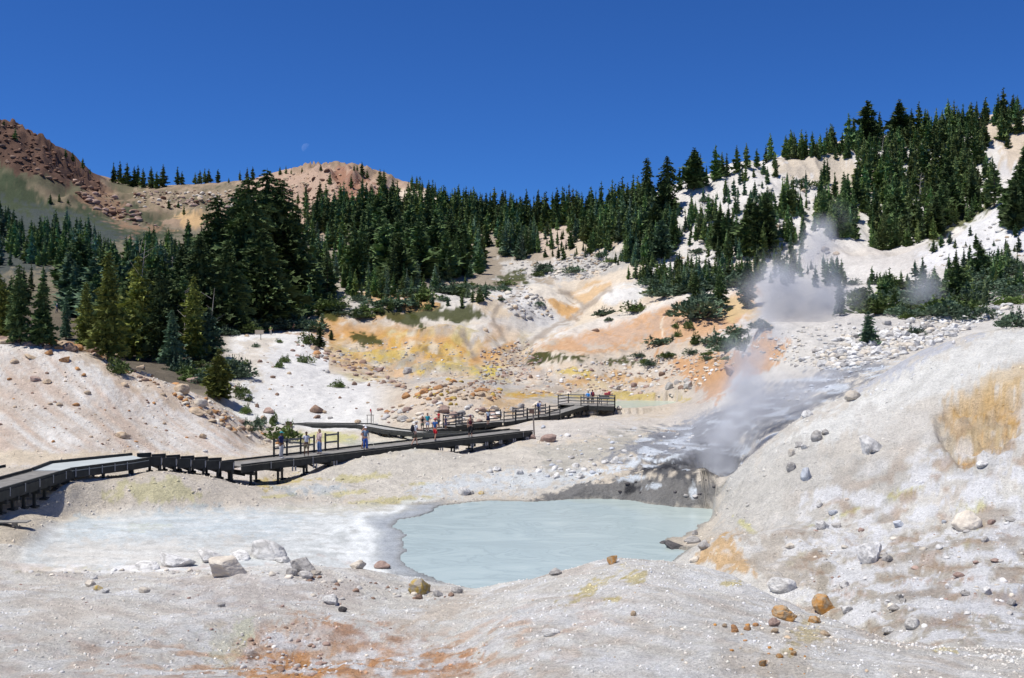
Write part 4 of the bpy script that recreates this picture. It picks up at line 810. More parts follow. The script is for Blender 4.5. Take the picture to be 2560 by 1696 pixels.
A(894, 1059, 17, 10, 'tan', 'tan rock behind the flag post by the far boardwalk')
for (x, y, w_, h_, c) in ((682, 946, 14, 9, 'brown'), (692, 989, 12, 9, 'brown'), (886, 965, 16, 14, 'brown'), (868, 972, 10, 8, 'grey'), (725, 937, 13, 10, 'tan'), (787, 878, 22, 14, 'tan'), (792, 889, 24, 13, 'orange'), (818, 882, 22, 13, 'tan'), (648, 907, 14, 10, 'brown'), (908, 910, 18, 14, 'brown'), (946, 931, 26, 12, 'pink'), (617, 843, 14, 9, 'tan'), (820, 935, 12, 14, 'grey'), (968, 1032, 15, 9, 'orange'), (922, 967, 9, 12, 'brown'), (999, 968, 13, 8, 'pink'), (978, 957, 14, 7, 'pink'), (969, 945, 12, 7, 'pink'), (744, 892, 14, 8, 'pink'), (732, 880, 13, 9, 'pink')):
    A(x, y, w_, h_, c, 'weathered brown rock lying on the white slope', 'rocks dotted over the white slope')
A(1007, 1055, 30, 17, 'grey', 'large flat grey boulder left of the people on the far boardwalk')
A(1018, 1031, 25, 14, 'pink', 'pinkish brown boulder above the flat grey one')
A(1016, 998, 24, 18, 'orange', 'orange boulder at the left end of the rock knoll')
A(1202, 993, 22, 15, 'tan', 'round tan boulder near the top of the rock knoll')
A(1110, 1036, 28, 24, 'pink', 'big pinkish boulder in the middle of the rock knoll')
A(1138, 1046, 21, 14, 'pink', 'flat pink boulder right of the big one on the rock knoll')
for (x, y, w_, h_, c) in ((1222, 999, 15, 12, 'tan'), (1233, 991, 13, 12, 'yellow'), (1180, 997, 14, 8, 'tan'), (1077, 993, 12, 16, 'brown'), (1140, 978, 22, 13, 'tan'), (1095, 975, 24, 12, 'orange'), (1060, 985, 24, 14, 'orange'), (1135, 955, 22, 9, 'orange'), (1174, 964, 16, 8, 'brown'), (1210, 980, 30, 12, 'orange'), (1050, 997, 12, 9, 'brown'), (1113, 968, 13, 13, 'tan'), (1125, 1013, 13, 9, 'yellow'), (1142, 1014, 9, 8, 'yellow'), (1179, 1016, 9, 8, 'grey'), (1200, 1055, 18, 10, 'pink'), (1172, 1060, 16, 12, 'cream'), (1050, 1050, 16, 14, 'cream'), (1235, 1028, 34, 16, 'cream'), (960, 1050, 16, 9, 'grey')):
    A(x, y, w_, h_, c, 'rounded orange tan boulder heaped on the rock knoll', 'boulders on the rock knoll')
A(1832, 936, 40, 25, 'pink', 'slanted grey pink slab beside the lower steam plume')
A(1018, 937, 22, 20, 'grey', 'round grey boulder below the yellow slope')
for (x, y, w_, h_, c) in ((1673, 976, 22, 22, 'grey'), (1692, 962, 13, 17, 'grey'), (1703, 973, 17, 12, 'brown'), (1722, 975, 28, 22, 'grey'), (1585, 970, 19, 14, 'pink'), (1542, 976, 24, 13, 'grey'), (1530, 972, 15, 12, 'pink'), (1720, 958, 24, 15, 'grey'), (1655, 939, 17, 12, 'brown'), (1875, 887, 18, 12, 'tan'), (1488, 829, 20, 10, 'brown'), (1215, 830, 14, 12, 'tan'), (1820, 920, 14, 8, 'white'), (1790, 912, 12, 8, 'white'), (1630, 968, 14, 12, 'white'), (1479, 928, 16, 9, 'pink'), (1452, 930, 14, 10, 'grey'), (1660, 724+66, 10, 8, 'brown'), (1327, 946, 12, 12, 'brown'), (1262, 942, 18, 8, 'pink')):
    A(x, y, w_, h_, c, 'boulder among the rubble at the foot of the coloured valley', 'boulders in the lower valley')
def pin(pl, x, y):
    n = len(pl); r = False
    for i in range(n):
        x0, y0 = pl[i]; x1, y1 = pl[(i+1) % n]
        if (y0 <= y) != (y1 <= y) and x < x0+(y-y0)/(y1-y0)*(x1-x0): r = not r
    return r
def samp(pl, n, rnd):
    xs = [p[0] for p in pl]; ys = [p[1] for p in pl]; out = []
    while len(out) < n:
        x = rnd.uniform(min(xs), max(xs)); y = rnd.uniform(min(ys), max(ys))
        if pin(pl, x, y): out.append((x, y))
    return out
def scat(pl, n, smin, smax, cols, label, group, dmin=0, dmax=1e9, seed=0, pw=2.4):
    """scatter n stones in a patch; size in metres"""
    rnd = random.Random(seed+n)
    for x, y in samp(pl, n, rnd):
        p = hit(x, y, dmin, dmax); s = smin+(smax-smin)*rnd.random()**pw
        wpx = s*F/p.y
        rocks.append(dict(p=p, s=(s*rnd.uniform(.8, 1.3), s*rnd.uniform(.8, 1.2), s*rnd.uniform(.5, .85)), c=rnd.choice(cols), l=label, g=group, a=wpx*wpx*.6))
scat([(2130, 830), (2330, 790), (2560, 750), (2500, 790), (2380, 846), (2240, 896), (2100, 930), (2000, 905)], 900, 0.18, 1.15, ['white', 'white', 'cream', 'grey', 'white'], 'white stone in the rubble field above the right dome', 'stones of the white rubble field', 85, 150, 1)
scat([(1850, 830), (2130, 808), (2190, 850), (2050, 930), (1900, 900), (1820, 880)], 300, 0.12, 0.6, ['white', 'cream', 'grey'], 'pale stone on the bank under the upper steam', 'stones on the steaming bank', 85, 150, 2)
scat([(1350, 930), (1500, 905), (1750, 880), (1880, 880), (1760, 960), (1700, 992), (1500, 990), (1300, 985)], 800, 0.1, 0.8, ['grey', 'tan', 'cream', 'white', 'cream', 'pink'], 'stone in the rubble at the foot of the coloured valley', 'stones of the lower valley rubble', 110, 200, 3)
scat([(1200, 880), (1320, 850), (1360, 900), (1300, 965), (1170, 962), (1210, 920)], 500, 0.15, 0.75, ['grey', 'pink', 'brown', 'grey'], 'grey stone in the stony stream bed of the valley', 'stones of the valley stream bed', 110, 230, 4)
for pl_, n_ in (([(1375, 700), (1395, 638), (1500, 632), (1545, 660), (1480, 698)], 420), ([(1206, 715), (1330, 715), (1400, 800), (1300, 800)], 150), ([(1260, 660), (1380, 650), (1380, 700), (1270, 700)], 90)):
    scat(pl_, n_, .3, 1.5, ['grey', 'grey', 'tan', 'grey', 'cream'], 'grey block in the boulder gully under the forest', 'blocks of the boulder gully', 190, 350, 5)
scat([(1010, 990), (1060, 958), (1130, 946), (1190, 958), (1250, 975), (1260, 1000), (1100, 1005)], 150, .2, .8, ['orange', 'tan', 'tan', 'yellow', 'brown'], 'rounded orange tan boulder heaped on the rock knoll', 'boulders on the rock knoll', 105, 140, 6, 1.6)
scat([(940, 1020), (1100, 1005), (1300, 1015), (1280, 1040), (1150, 1062), (960, 1060)], 170, 0.15, 0.9, ['grey', 'pink', 'cream', 'tan', 'white'], 'stone on the gravel behind the far boardwalk', 'stones behind the far boardwalk', 105, 140, 7)
scat([(720, 842), (800, 850), (900, 900), (1000, 950), (1040, 985), (940, 960), (860, 930), (760, 880)], 190, .2, 1.1, ['brown', 'tan', 'grey', 'pink'], 'weathered brown rock lying on the white slope', 'rocks dotted over the white slope', 112, 215, 8)
scat([(600, 845), (700, 850), (900, 960), (960, 1030), (620, 1030), (560, 950)], 60, .15, .55, ['brown', 'tan', 'grey'], 'weathered brown rock lying on the white slope', 'rocks dotted over the white slope', 112, 215, 9)
scat([(-60, 838), (200, 852), (300, 885), (220, 885), (100, 868), (-60, 858)], 95, .3, 1.3, ['tan', 'orange', 'brown', 'pink'], 'tan rock in the strip of rocks along the crest of the left slope', 'rocks along the crest of the left slope', 80, 100, 10, 1.5)
scat([(300, 895), (420, 945), (540, 1010), (700, 1100), (690, 1125), (600, 1090), (450, 1015), (300, 925)], 150, .12, .7, ['tan', 'orange', 'brown', 'cream'], 'tan rock in the strip of rocks along the crest of the left slope', 'rocks along the crest of the left slope', 66, 100, 11)
scat([(0, 870), (300, 950), (520, 1090), (300, 1120), (0, 1100)], 120, .06, .35, ['tan', 'orange', 'brown'], 'single brown rock on the upper part of the smooth left slope', 'rocks dotted over the left slope', 62, 100, 12, 3)
scat([(840, 860), (1000, 850), (1150, 860), (1200, 950), (1050, 950), (880, 920)], 240, 0.12, 0.6, ['grey', 'tan', 'grey', 'white'], 'grey stone strewn over the yellow slope', 'stones on the yellow slope', 120, 230, 13)
scat([(330, 480), (640, 475), (620, 530), (480, 520), (350, 520)], 300, 0.6, 3.2, ['pink', 'tan', 'crag', 'cream'], 'reddish block on the far saddle below the skyline', 'blocks on the far saddle', 430, 700, 14)
scat([(620, 450), (840, 420), (960, 470), (960, 540), (700, 560)], 300, 0.6, 3.0, ['pink', 'tan', 'crag', 'tan'], 'reddish block on the bare far knob', 'blocks on the far knob', 400, 700, 15)
scat([(180, 440), (270, 480), (400, 570), (300, 560), (200, 500)], 140, 1, 4, ['crag', 'brown', 'pink'], 'red brown block on the scree under the crag', 'blocks of the red scree', 400, 700, 16)
scat([(-200, 270), (0, 300), (60, 320), (110, 350), (180, 410), (250, 460), (240, 490), (120, 450), (0, 410), (-200, 390)], 420, 0.6, 3.0, ['crag', 'crag', 'brown', 'crag'], 'jagged red brown block of the crag on the left skyline', 'blocks of the left crag', 430, 620, 17, 1.8)
scat([(1700, 560), (1950, 430), (2150, 480), (2100, 640), (1800, 700), (1650, 700)], 200, .5, 2.2, ['grey', 'tan', 'cream'], 'small rock on the steep white hillside', 'rocks on the white hillside', 230, 400, 18)
scat([(2300, 660), (2560, 500), (2560, 740), (2200, 800), (2130, 740)], 240, .2, 1.2, ['grey', 'tan', 'white', 'cream'], 'small rock on the white spur at the right edge', 'rocks on the right spur', 110, 260, 19)
scat([(1900, 1330), (2560, 1280), (2560, 1600), (2150, 1560)], 200, .04, .35, ['white', 'grey', 'pink', 'cream'], 'small stone on the crusted lower right slope', 'stones on the lower right slope', 24, 50, 20, 4)
scat([(0, 1450), (1050, 1500), (1100, 1690), (0, 1690)], 260, .02, .12, ['white', 'grey', 'cream', 'pink'], 'pebble on the left foreground slope', 'pebbles of the foreground', 16, 42, 21, 3)
scat([(600, 1560), (820, 1560), (820, 1700), (600, 1700)], 90, 0.04, 0.2, ['brown', 'pink', 'white', 'grey'], 'crumbly lump in the rusty hollow of the foreground', 'lumps in the rusty hollow', 16, 42, 27, 2)
scat([(1100, 1520), (1600, 1420), (2560, 1640), (2560, 1695), (1100, 1695)], 240, .015, .08, ['white', 'cream', 'white', 'tan'], 'pebble on the white foreground mound', 'pebbles of the foreground', 18, 36, 22, 3)
scat([(1780, 1560), (2100, 1540), (2050, 1690), (1850, 1690)], 34, .03, .15, ['rust', 'tan', 'cream', 'orange'], 'small rusty pebble near the rusty boulders', 'pebbles of the foreground', 14, 36, 23, 2)
scat([(700, 1430), (1100, 1465), (1150, 1500), (800, 1500)], 90, .05, .3, ['grey', 'cream', 'brown'], 'small stone on the rim above the pool', 'stones along the near rim', 30, 44, 24, 3)
scat([(60, 1428), (700, 1425), (700, 1440), (60, 1440)], 60, .06, .3, ['white', 'cream', 'grey'], 'small stone on the rim above the mud flat', 'stones along the near rim', 30, 44, 25, 3)
scat([(1350, 1090), (1750, 1060), (1700, 1150), (1300, 1220)], 140, .08, .5, ['white', 'blue', 'grey'], 'pale blue white stone lying on the grey flat beyond the pool', 'pale stones beyond the pool', 60, 100, 26, 2.5)
scat([(1480, 1205), (1790, 1195), (1800, 1262), (1560, 1248)], 14, 0.1, 0.35, ['dark', 'grey', 'dark'], 'dark lump of the bank above the pool', 'dark lumps of the vent bank', 58, 72, 28, 1.6)
scat([(1900, 990), (2250, 900), (2100, 960), (1980, 1010)], 50, .1, .45, ['blue', 'white', 'grey'], 'stone on the slate coloured slope behind the steam', 'stones behind the steam', 60, 100, 29, 2)
rocks.sort(key=lambda r: -(r['a']+(1e6 if (r['l'] and not r['g']) else 0)))
IND = rocks[:296]; REST = rocks[296:]
rr = random.Random(5)
for i, r in enumerate(IND):
    me_ = rr.choice(RP_rd if (r['c'] not in ('white', 'grey', 'crag') or not r['g']) and rr.random() < .5 else (RP_hi if r['a'] > 300 else RP_md))
    nm = 'boulder' if r['s'][0] > .45 else 'stone'
    if len(me_.materials) == 0: me_.materials.append(RM['grey'])
    o = bpy.data.objects.new(nm, me_); COL.objects.link(o)
    o.material_slots[0].link = 'OBJECT'; o.material_slots[0].material = RM[r['c']]
    p = r['p']; s = r['s']; o.location = (p.x, p.y+s[1]*.25, p.z+s[2]*.22); o.scale = s
    big = s[0] > .45
    o.rotation_euler = (rr.uniform(-.2, .2), rr.uniform(-.22, .22), rr.uniform(-.5, .5) if not r['g'] else rr.uniform(0, 6.28))
    tag(o, r['l'], nm, r['g'])
def joined(items, name, label, cat):
    VV = []; FF = []; CC = []; b = 0
    for r in items:
        V, Fc = RLO[rr.randrange(5)]
        s = r['s']; a = rr.uniform(0, 6.28); ca_, sa_ = math.cos(a), math.sin(a)
        v = V*np.array(s); v = np.stack([v[:, 0]*ca_-v[:, 1]*sa_, v[:, 0]*sa_+v[:, 1]*ca_, v[:, 2]], 1)+np.array([r['p'].x, r['p'].y, r['p'].z+s[2]*.1])
        VV.append(v); FF.append(Fc+b); b += len(V)
        c = np.array(ROCKC[r['c']][0])*rr.uniform(.7, 1.08); CC.append(np.tile(np.append(c, 1), (len(V), 1)))
    me_ = mesh_data(name, np.concatenate(VV), np.concatenate(FF), False)
    a = me_.color_attributes.new('soil', 'FLOAT_COLOR', 'POINT'); a.data.foreach_set('color', np.concatenate(CC).astype(np.float32).ravel())
    return obj(name, me_, RMA)
RMA = rock_mat('rubble', (0, 0, 0), (0, 0, 0), True)
o = joined(REST, 'rubble', '', ''); tag(o, 'countless small stones and rubble strewn over the slopes and banks', 'rubble', None, 'stuff')

# gravel: small angular grains lying on the nearer ground
def gravel(n, dlo, dhi, smin, smax, seed, name, label):
    g_ = np.random.default_rng(seed); m_ = VIS & (D > dlo) & (D < dhi) & (PXG > -150) & (PXG < 2710) & (PYG < 1760) & (mudw < .3) & ~(reg & (psd < .3))
    rr0, cc0 = np.nonzero(m_); den = .35+ss(-.1, .3, fbm(X[rr0, cc0]*.7, Y[rr0, cc0]*.7, 3, 601)); den = den*D[rr0, cc0]**2.5; den /= den.sum()
    k = g_.choice(len(rr0), n, p=den); r0 = rr0[k]; c0 = cc0[k]
    bm = bmesh.new(); bmesh.ops.create_icosphere(bm, subdivisions=1, radius=.5); bv = np.array([v.co[:] for v in bm.verts]); bf = np.array([[v.index for v in f.verts] for f in bm.faces]); bm.free()
    r1 = np.minimum(r0+1, NRW-1); c1 = np.minimum(c0+1, NC-1); fa = g_.random(n); fb_ = g_.random(n)
    def bil(A_): return (A_[r0, c0]*(1-fa)+A_[r1, c0]*fa)*(1-fb_)+(A_[r0, c1]*(1-fa)+A_[r1, c1]*fa)*fb_
    P_ = np.stack([bil(X), bil(Y), bil(Z)], 1)
    s_ = (smin+(smax-smin)*g_.random(n)**3.5)[:, None]*g_.uniform(.6, 1.25, (n, 3))
    V_ = bv[None]*s_[:, None, :]*(1+.35*g_.normal(size=(n, len(bv), 1))*.6); a_ = g_.uniform(0, 6.28, n)
    V_ = np.stack([V_[..., 0]*np.cos(a_)[:, None]-V_[..., 1]*np.sin(a_)[:, None], V_[..., 0]*np.sin(a_)[:, None]+V_[..., 1]*np.cos(a_)[:, None], V_[..., 2]], -1)+P_[:, None, :]
    F_ = (bf[None]+(np.arange(n)*len(bv))[:, None, None]).reshape(-1, 3)
    me_ = mesh_data(name, V_.reshape(-1, 3), F_)
    cc = C[r0, c0]*g_.uniform(.70, 1.06, (n, 1)); cc = np.clip(cc, 0, .70); cc = np.repeat(np.concatenate([cc, np.ones((n, 1))], 1), len(bv), 0)
    a = me_.color_attributes.new('soil', 'FLOAT_COLOR', 'POINT'); a.data.foreach_set('color', cc.astype(np.float32).ravel())
    tag(obj(name, me_, RMA), label, 'gravel', None, 'stuff')
gravel(16000, 15, 42, .015, .09, 1, 'gravel', 'fine pale gravel covering the foreground slopes')
gravel(7000, 42, 100, .04, .22, 2, 'gravel', 'fine pale gravel on the slopes beyond the pool')

# ------------------------------------------------------------------ conifers and bushes
def foliage_mat(name, col, var=.35, attr=False):
    m, nt, b = newmat(name); N = nt.nodes; Lk = nt.links
    tc = N.new('ShaderNodeTexCoord'); oi = N.new('ShaderNodeObjectInfo')
    n = N.new('ShaderNodeTexNoise'); n.inputs['Scale'].default_value = 7; n.inputs['Detail'].default_value = 3
    Lk.new(tc.outputs['Object' if not attr else 'Generated'], n.inputs['Vector'])
    mr = N.new('ShaderNodeMapRange'); mr.inputs['From Min'].default_value = .3; mr.inputs['From Max'].default_value = .7; mr.inputs['To Min'].default_value = 1-var; mr.inputs['To Max'].default_value = 1+var; Lk.new(n.outputs['Fac'], mr.inputs['Value'])
    m2 = N.new('ShaderNodeMapRange'); m2.inputs['To Min'].default_value = .72; m2.inputs['To Max'].default_value = 1.3; Lk.new(oi.outputs['Random'], m2.inputs['Value'])
    mu = N.new('ShaderNodeMath'); mu.operation = 'MULTIPLY'; Lk.new(mr.outputs[0], mu.inputs[0]); Lk.new(m2.outputs[0], mu.inputs[1])
    vm = N.new('ShaderNodeVectorMath'); vm.operation = 'SCALE'; Lk.new(mu.outputs[0], vm.inputs['Scale'])
    if attr:
        at = N.new('ShaderNodeAttribute'); at.attribute_name = 'soil'; Lk.new(at.outputs['Color'], vm.inputs[0])
    else: vm.inputs[0].default_value = col
    Lk.new(vm.outputs[0], b.inputs['Base Color']); b.inputs['Roughness'].default_value = .75; b.inputs['Specular IOR Level'].default_value = .2
    return m
FM = {'green': foliage_mat('needles_dark_green', (.105, .165, .058)), 'blue': foliage_mat('needles_blue_green', (.105, .170, .098)),
      'olive': foliage_mat('needles_olive', (.19, .215, .050)), 'deep': foliage_mat('needles_deep', (.080, .120, .042)), 'shrub': foliage_mat('shrub_leaves', (.14, .195, .06)), 'shrubb': foliage_mat('shrub_needles', (.13, .19, .12))}
FMA = foliage_mat('needles_forest', (0, 0, 0), .3, True)
BARK = simple('bark', (.12, .085, .06), .9, .3, 6, .4)
DEADW = simple('dead_wood', (.42, .38, .33), .9, .2, 6, .3)
def spray(o, dirv, ln, wd, rnd):
    """one pointed leaf spray = 2 triangles"""
    d = dirv/np.linalg.norm(dirv); a = np.cross(d, (rnd.normal(), rnd.normal(), rnd.normal())); a /= np.linalg.norm(a)+1e-9
    p0 = o-a*wd*.5; p1 = o+a*wd*.5; m = o+d*ln*.55
    return [p0, p1, o+d*ln], [o-d*ln*.15, m+a*wd*.75, m-a*wd*.55+d*ln*.2]
def conifer(seed, R=.17, levels=26, nb=7, seg=1, per=3, base=.05, shape=.85, irr=.25, droop=.35, core=.34, wdf=.42):
    rnd = np.random.default_rng(seed); T = []
    lob = rnd.uniform(0, 6.28, 3)
    for i in range(levels):
        f = (i+rnd.uniform(-.3, .3))/levels; z = zb = base+(1-base)*max(0, min(.985, f))
        rr_ = R*(1-(z-base)/(1-base))**shape+.012
        if z < base+.12: rr_ *= .75+.25*(z-base)/.12
        for k in range(nb):
            a = k*2*math.pi/nb+i*2.4+rnd.uniform(-.4, .4); z = zb+rnd.uniform(-.75, .75)*(1-base)/levels
            r = rr_*(1+irr*rnd.normal()*.8+irr*.6*math.sin(a*2+lob[0]+z*9)); r = max(r, .01)
            dv = np.array([math.cos(a), math.sin(a), 0.])
            for sgm in range(seg):
                s0 = .12+.88*sgm/seg; o = dv*r*s0*.75+np.array([0, 0, z-droop*r*s0*s0+.02*r])
                for q in range(per):
                    j = rnd.normal(size=3)*np.array([.35, .35, .2])
                    ln = r*(1.0/seg)*(1.15 if seg > 1 else .95)*rnd.uniform(.7, 1.15); ln = max(ln, .02)
                    T += spray(o, dv+j+np.array([0, 0, -.25*s0+.1]), ln, ln*wdf*(1.3 if seg > 1 else 1), rnd)
    # leader
    T += [[np.array([-.006, 0, .93]), np.array([.006, 0, .93]), np.array([0, 0, 1.02])], [np.array([0, -.006, .93]), np.array([0, .006, .93]), np.array([0, 0, 1.02])]]
    V = np.array(T).reshape(-1, 3); Fc = np.arange(len(V)).reshape(-1, 3)
    if core:
        n = 8; b = len(V); cv = []
        for zz, q in ((base+.03, .55), (base+.2, .9), (.55, .62), (.93, .08)):
            rr_ = R*core*q
            for k in range(n): cv.append((math.cos(k*6.283/n)*rr_*(1+.2*rnd.normal()), math.sin(k*6.283/n)*rr_, zz))
        cf = []
        for j in range(3):
            for k in range(n):
                k2 = (k+1) % n; A0, A1, B0, B1 = b+j*n+k, b+j*n+k2, b+(j+1)*n+k, b+(j+1)*n+k2; cf += [(A0, A1, B1), (A0, B1, B0)]
        V = np.concatenate([V, np.array(cv)]); Fc = np.concatenate([Fc, np.array(cf)])
    return V, Fc
def trunk_mesh(R=.014, top=.9, limbs=0, seed=0):
    m = MB(); m.tube([(0, 0, -.04), (0, 0, .15), (.004, 0, .5), (0, 0, top)], [R*1.25, R, R*.65, R*.12], 7)
    rnd = random.Random(seed)
    for k in range(limbs):
        z = rnd.uniform(.04, .45); a = rnd.uniform(0, 6.28); l = rnd.uniform(.05, .11)
        m.tube([(0, 0, z), (math.cos(a)*l*.6, math.sin(a)*l*.6, z-.005), (math.cos(a)*l, math.sin(a)*l, z+.015)], [R*.3, R*.2, R*.05], 4)
    return mesh_data('trunk', m.v, m.f, True)
CON = {}
def addcon(key, trR, limbs, **kw):
    V, Fc = conifer(**kw); CON[key] = (mesh_data('crown', V, Fc), trunk_mesh(trR, .92, limbs, kw['seed']), V, Fc)
for i in range(4): addcon('spire%d' % i, .012, 0, seed=10+i, R=.13+.015*i, levels=24, nb=7, per=3)
for i in range(3): addcon('full%d' % i, .014, 0, seed=20+i, R=.20+.02*i, levels=24, nb=8, per=3, shape=.62, irr=.35)
for i in range(3): addcon('broad%d' % i, .017, 0, seed=30+i, R=.27+.02*i, levels=22, nb=9, per=4, shape=.5, irr=.45, base=.08, droop=.25)
for i in range(3): addcon('thin%d' % i, .013, 8, seed=80+i, R=.12+.02*i, levels=17, nb=5, per=3, irr=.6, core=0, base=.14, shape=.55)
for i in range(3): addcon('lo%d' % i, .012, 0, seed=40+i, R=.15+.02*i, levels=15, nb=6, per=2, wdf=.6)
for i in range(4): addcon('near%d' % i, .016, 14, seed=50+i, R=.16+.02*i, levels=34, nb=8, seg=3, per=3, shape=.62, irr=.38, base=.07, droop=.35, core=.3, wdf=.36)
for i in range(3): addcon('big%d' % i, .018, 14, seed=60+i, R=.21+.02*i, levels=40, nb=9, seg=4, per=3, shape=.55, irr=.40, base=.10, droop=.3, core=.35, wdf=.33)
def bush(seed, n=420, spikes=5):
    rnd = np.random.default_rng(seed); T = []
    lob = [(rnd.uniform(-.3, .3), rnd.uniform(-.25, .25), rnd.uniform(.25, .42), rnd.uniform(.35, .95)) for _ in range(7)]
    for _ in range(n):
        l = lob[rnd.integers(7)]; a = rnd.uniform(0, 6.283); e = math.asin(rnd.uniform(-.1, 1))
        dv = np.array([math.cos(a)*math.cos(e), math.sin(a)*math.cos(e), math.sin(e)])
        r = l[2]*rnd.uniform(.45, 1.0)
        o = np.array([l[0], l[1], .05])+dv*np.array([r, r, l[3]*rnd.uniform(.55, .85)])
        T += spray(o, dv+np.array([0, 0, .5])+rnd.normal(size=3)*.35, rnd.uniform(.07, .17), rnd.uniform(.05, .09), rnd)
    for k in range(spikes):
        x, y = rnd.uniform(-.35, .35), rnd.uniform(-.25, .25)
        for q in range(20):
            z = .45+q*.03; a = rnd.uniform(0, 6.28); dv = np.array([math.cos(a), math.sin(a), .3]); T += spray(np.array([x, y, z]), dv, .11*(1-q/24), .06, rnd)
    V = np.array(T).reshape(-1, 3); V[:, 2] = np.maximum(V[:, 2], -.02); return V, np.arange(len(V)).reshape(-1, 3)
BUSH = []
for i in range(6):
    V, Fc = bush(70+i, 520, (0, 4, 7, 2, 0, 5)[i]); m = MB(); rnd_ = random.Random(i)
    for k in range(7):
        a = rnd_.uniform(0, 6.28); l = rnd_.uniform(.2, .42); m.tube([(0, 0, -.1), (math.cos(a)*l*.5, math.sin(a)*l*.5, .15), (math.cos(a)*l, math.sin(a)*l, .38)], [.02, .014, .006], 5)
    BUSH.append((mesh_data('foliage', V, Fc), mesh_data('stems', m.v, m.f, True)))
trees = []   # dict(p, h, w, key, fm, label, group, a)
def tree(px, py, hpx=None, hm=None, key='spire', fm='green', label=None, group=None, dmin=0, dmax=1e9, wf=1.0, rnd=random):
    p = hit(px, py, dmin, dmax); h_ = hm if hm else hpx*p.y/F
    n = sum(1 for k in CON if k.startswith(key))
    trees.append(dict(p=p, h=h_, w=wf*h_, key=key+str(rnd.randrange(n)), fm=fm, l=label, g=group, a=h_*F/p.y))
def forest(pl, n, h0, h1, keys, fms, label, group, dmin=0, dmax=1e9, seed=0, wf=(1.0, 1.45)):
    rnd = random.Random(900+seed)
    for x, y in samp(pl, n, rnd):
        tree(x, y, None, h0+(h1-h0)*rnd.random()**1.3, rnd.choice(keys), rnd.choice(fms), label, group, dmin, dmax, rnd.uniform(*wf), rnd)
# --- near trees of the left wood, one by one
GL = 'conifers at the near edge of the left wood'
for (x, y, h_, k, f, wf, lab) in [
    (0, 850, 165, 'near', 'olive', 1.1, 'olive green conifer at the far left edge of the wood'),
    (48, 862, 205, 'near', 'deep', .95, 'slim dark conifer second from the left edge behind the pale crest'),
    (108, 868, 165, 'near', 'green', 1.05, 'dark conifer behind the crest just right of the slim tall one'),
    (165, 850, 110, 'near', 'blue', .9, 'short slim blue green conifer by the hiker on the hillside'),
    (215, 875, 170, 'near', 'olive', 1.1, 'yellow green conifer left of the tallest yellow green pair'),
    (272, 905, 275, 'near', 'olive', 1.12, 'tall yellow green conifer, left one of the tallest pair at the crest'),
    (345, 900, 265, 'near', 'olive', 1.1, 'tall yellow green conifer with a grey dead top, right one of the tallest pair'),
    (310, 895, 180, 'near', 'deep', 1.1, 'dark conifer standing between the two tall yellow green ones'),
    (400, 905, 230, 'near', 'deep', 1.1, 'dark conifer just right of the yellow green pair'),
    (430, 925, 150, 'near', 'blue', 1.3, 'low blue green conifer at the foot of the wood above the pale crest'),
    (484, 905, 215, 'near', 'olive', 1.1, 'yellow green conifer with bleached dead branches in front of the big clump'),
    (525, 900, 130, 'near', 'blue', 1.2, 'short blue green conifer right of the one with dead branches'),
    (548, 1000, 128, 'near', 'olive', 1.45, 'bushy green conifer standing alone at the right foot of the left slope'),
    (800, 872, 62, 'near', 'deep', 1.5, 'small dark conifer at the top of the white slope'),
    (828, 850, 26, 'near', 'green', 1.6, 'tiny green conifer on the orange ground right of the white slope'),
    (544, 800, 312, 'big', 'deep', 1.1, 'dark giant conifer at the left end of the tallest clump'),
    (600, 800, 330, 'big', 'deep', 1.25, 'broad dark giant conifer in the left half of the tallest clump'),
    (622, 812, 372, 'big', 'deep', 1.15, 'giant conifer in the middle of the tallest clump'),
    (668, 790, 365, 'big', 'green', 1.25, 'tallest giant conifer of the clump, with the highest crown'),
    (702, 790, 340, 'big', 'deep', 1.1, 'giant conifer right of the highest crown in the clump'),
    (742, 775, 250, 'big', 'green', 1.0, 'giant conifer at the right end of the tallest clump'),
    (570, 830, 230, 'big', 'deep', 1.2, 'lower dark conifer in front of the left half of the tallest clump'),
    (655, 820, 250, 'big', 'deep', 1.3, 'lower dark conifer in front of the middle of the tallest clump'),
    (500, 830, 240, 'big', 'deep', 1.1, 'dark conifer left of the tallest clump'),
    (455, 815, 200, 'big', 'deep', 1.1, 'dark conifer two places left of the tallest clump'),
    (1618, 560, 165, 'big', 'deep', .85, 'tall broad topped conifer on the skyline below the right hill, left of a pair'),
    (1668, 545, 155, 'big', 'deep', .9, 'tall broad topped conifer on the skyline below the right hill, right of a pair'),
    (2170, 862, 84, 'near', 'blue', 1.35, 'lone blue green conifer in front of the white rubble'),
    (2100, 790, 90, 'near', 'green', 1.2, 'dark conifer behind the upper steam, right of the plume'),
    (1868, 770, 130, 'near', 'blue', 1.0, 'leaning blue green conifer left of the upper steam'),
    (1740, 770, 92, 'near', 'green', 1.5, 'left conifer rising from the dark bush on the orange slope'),
    (1800, 770, 100, 'near', 'green', 1.2, 'right conifer rising from the dark bush on the orange slope'),
    (2390, 760, 120, 'near', 'green', 1.6, 'dense green conifer on the right hillside above the rubble'),
    (2450, 700, 95, 'near', 'green', 1.4, 'green conifer right of the dense one on the right hillside')]:
    tree(x, y, h_, None, k, f, lab, None, 60 if y > 600 else 300, 1e9, wf)
    trees[-1]['a'] += 2000
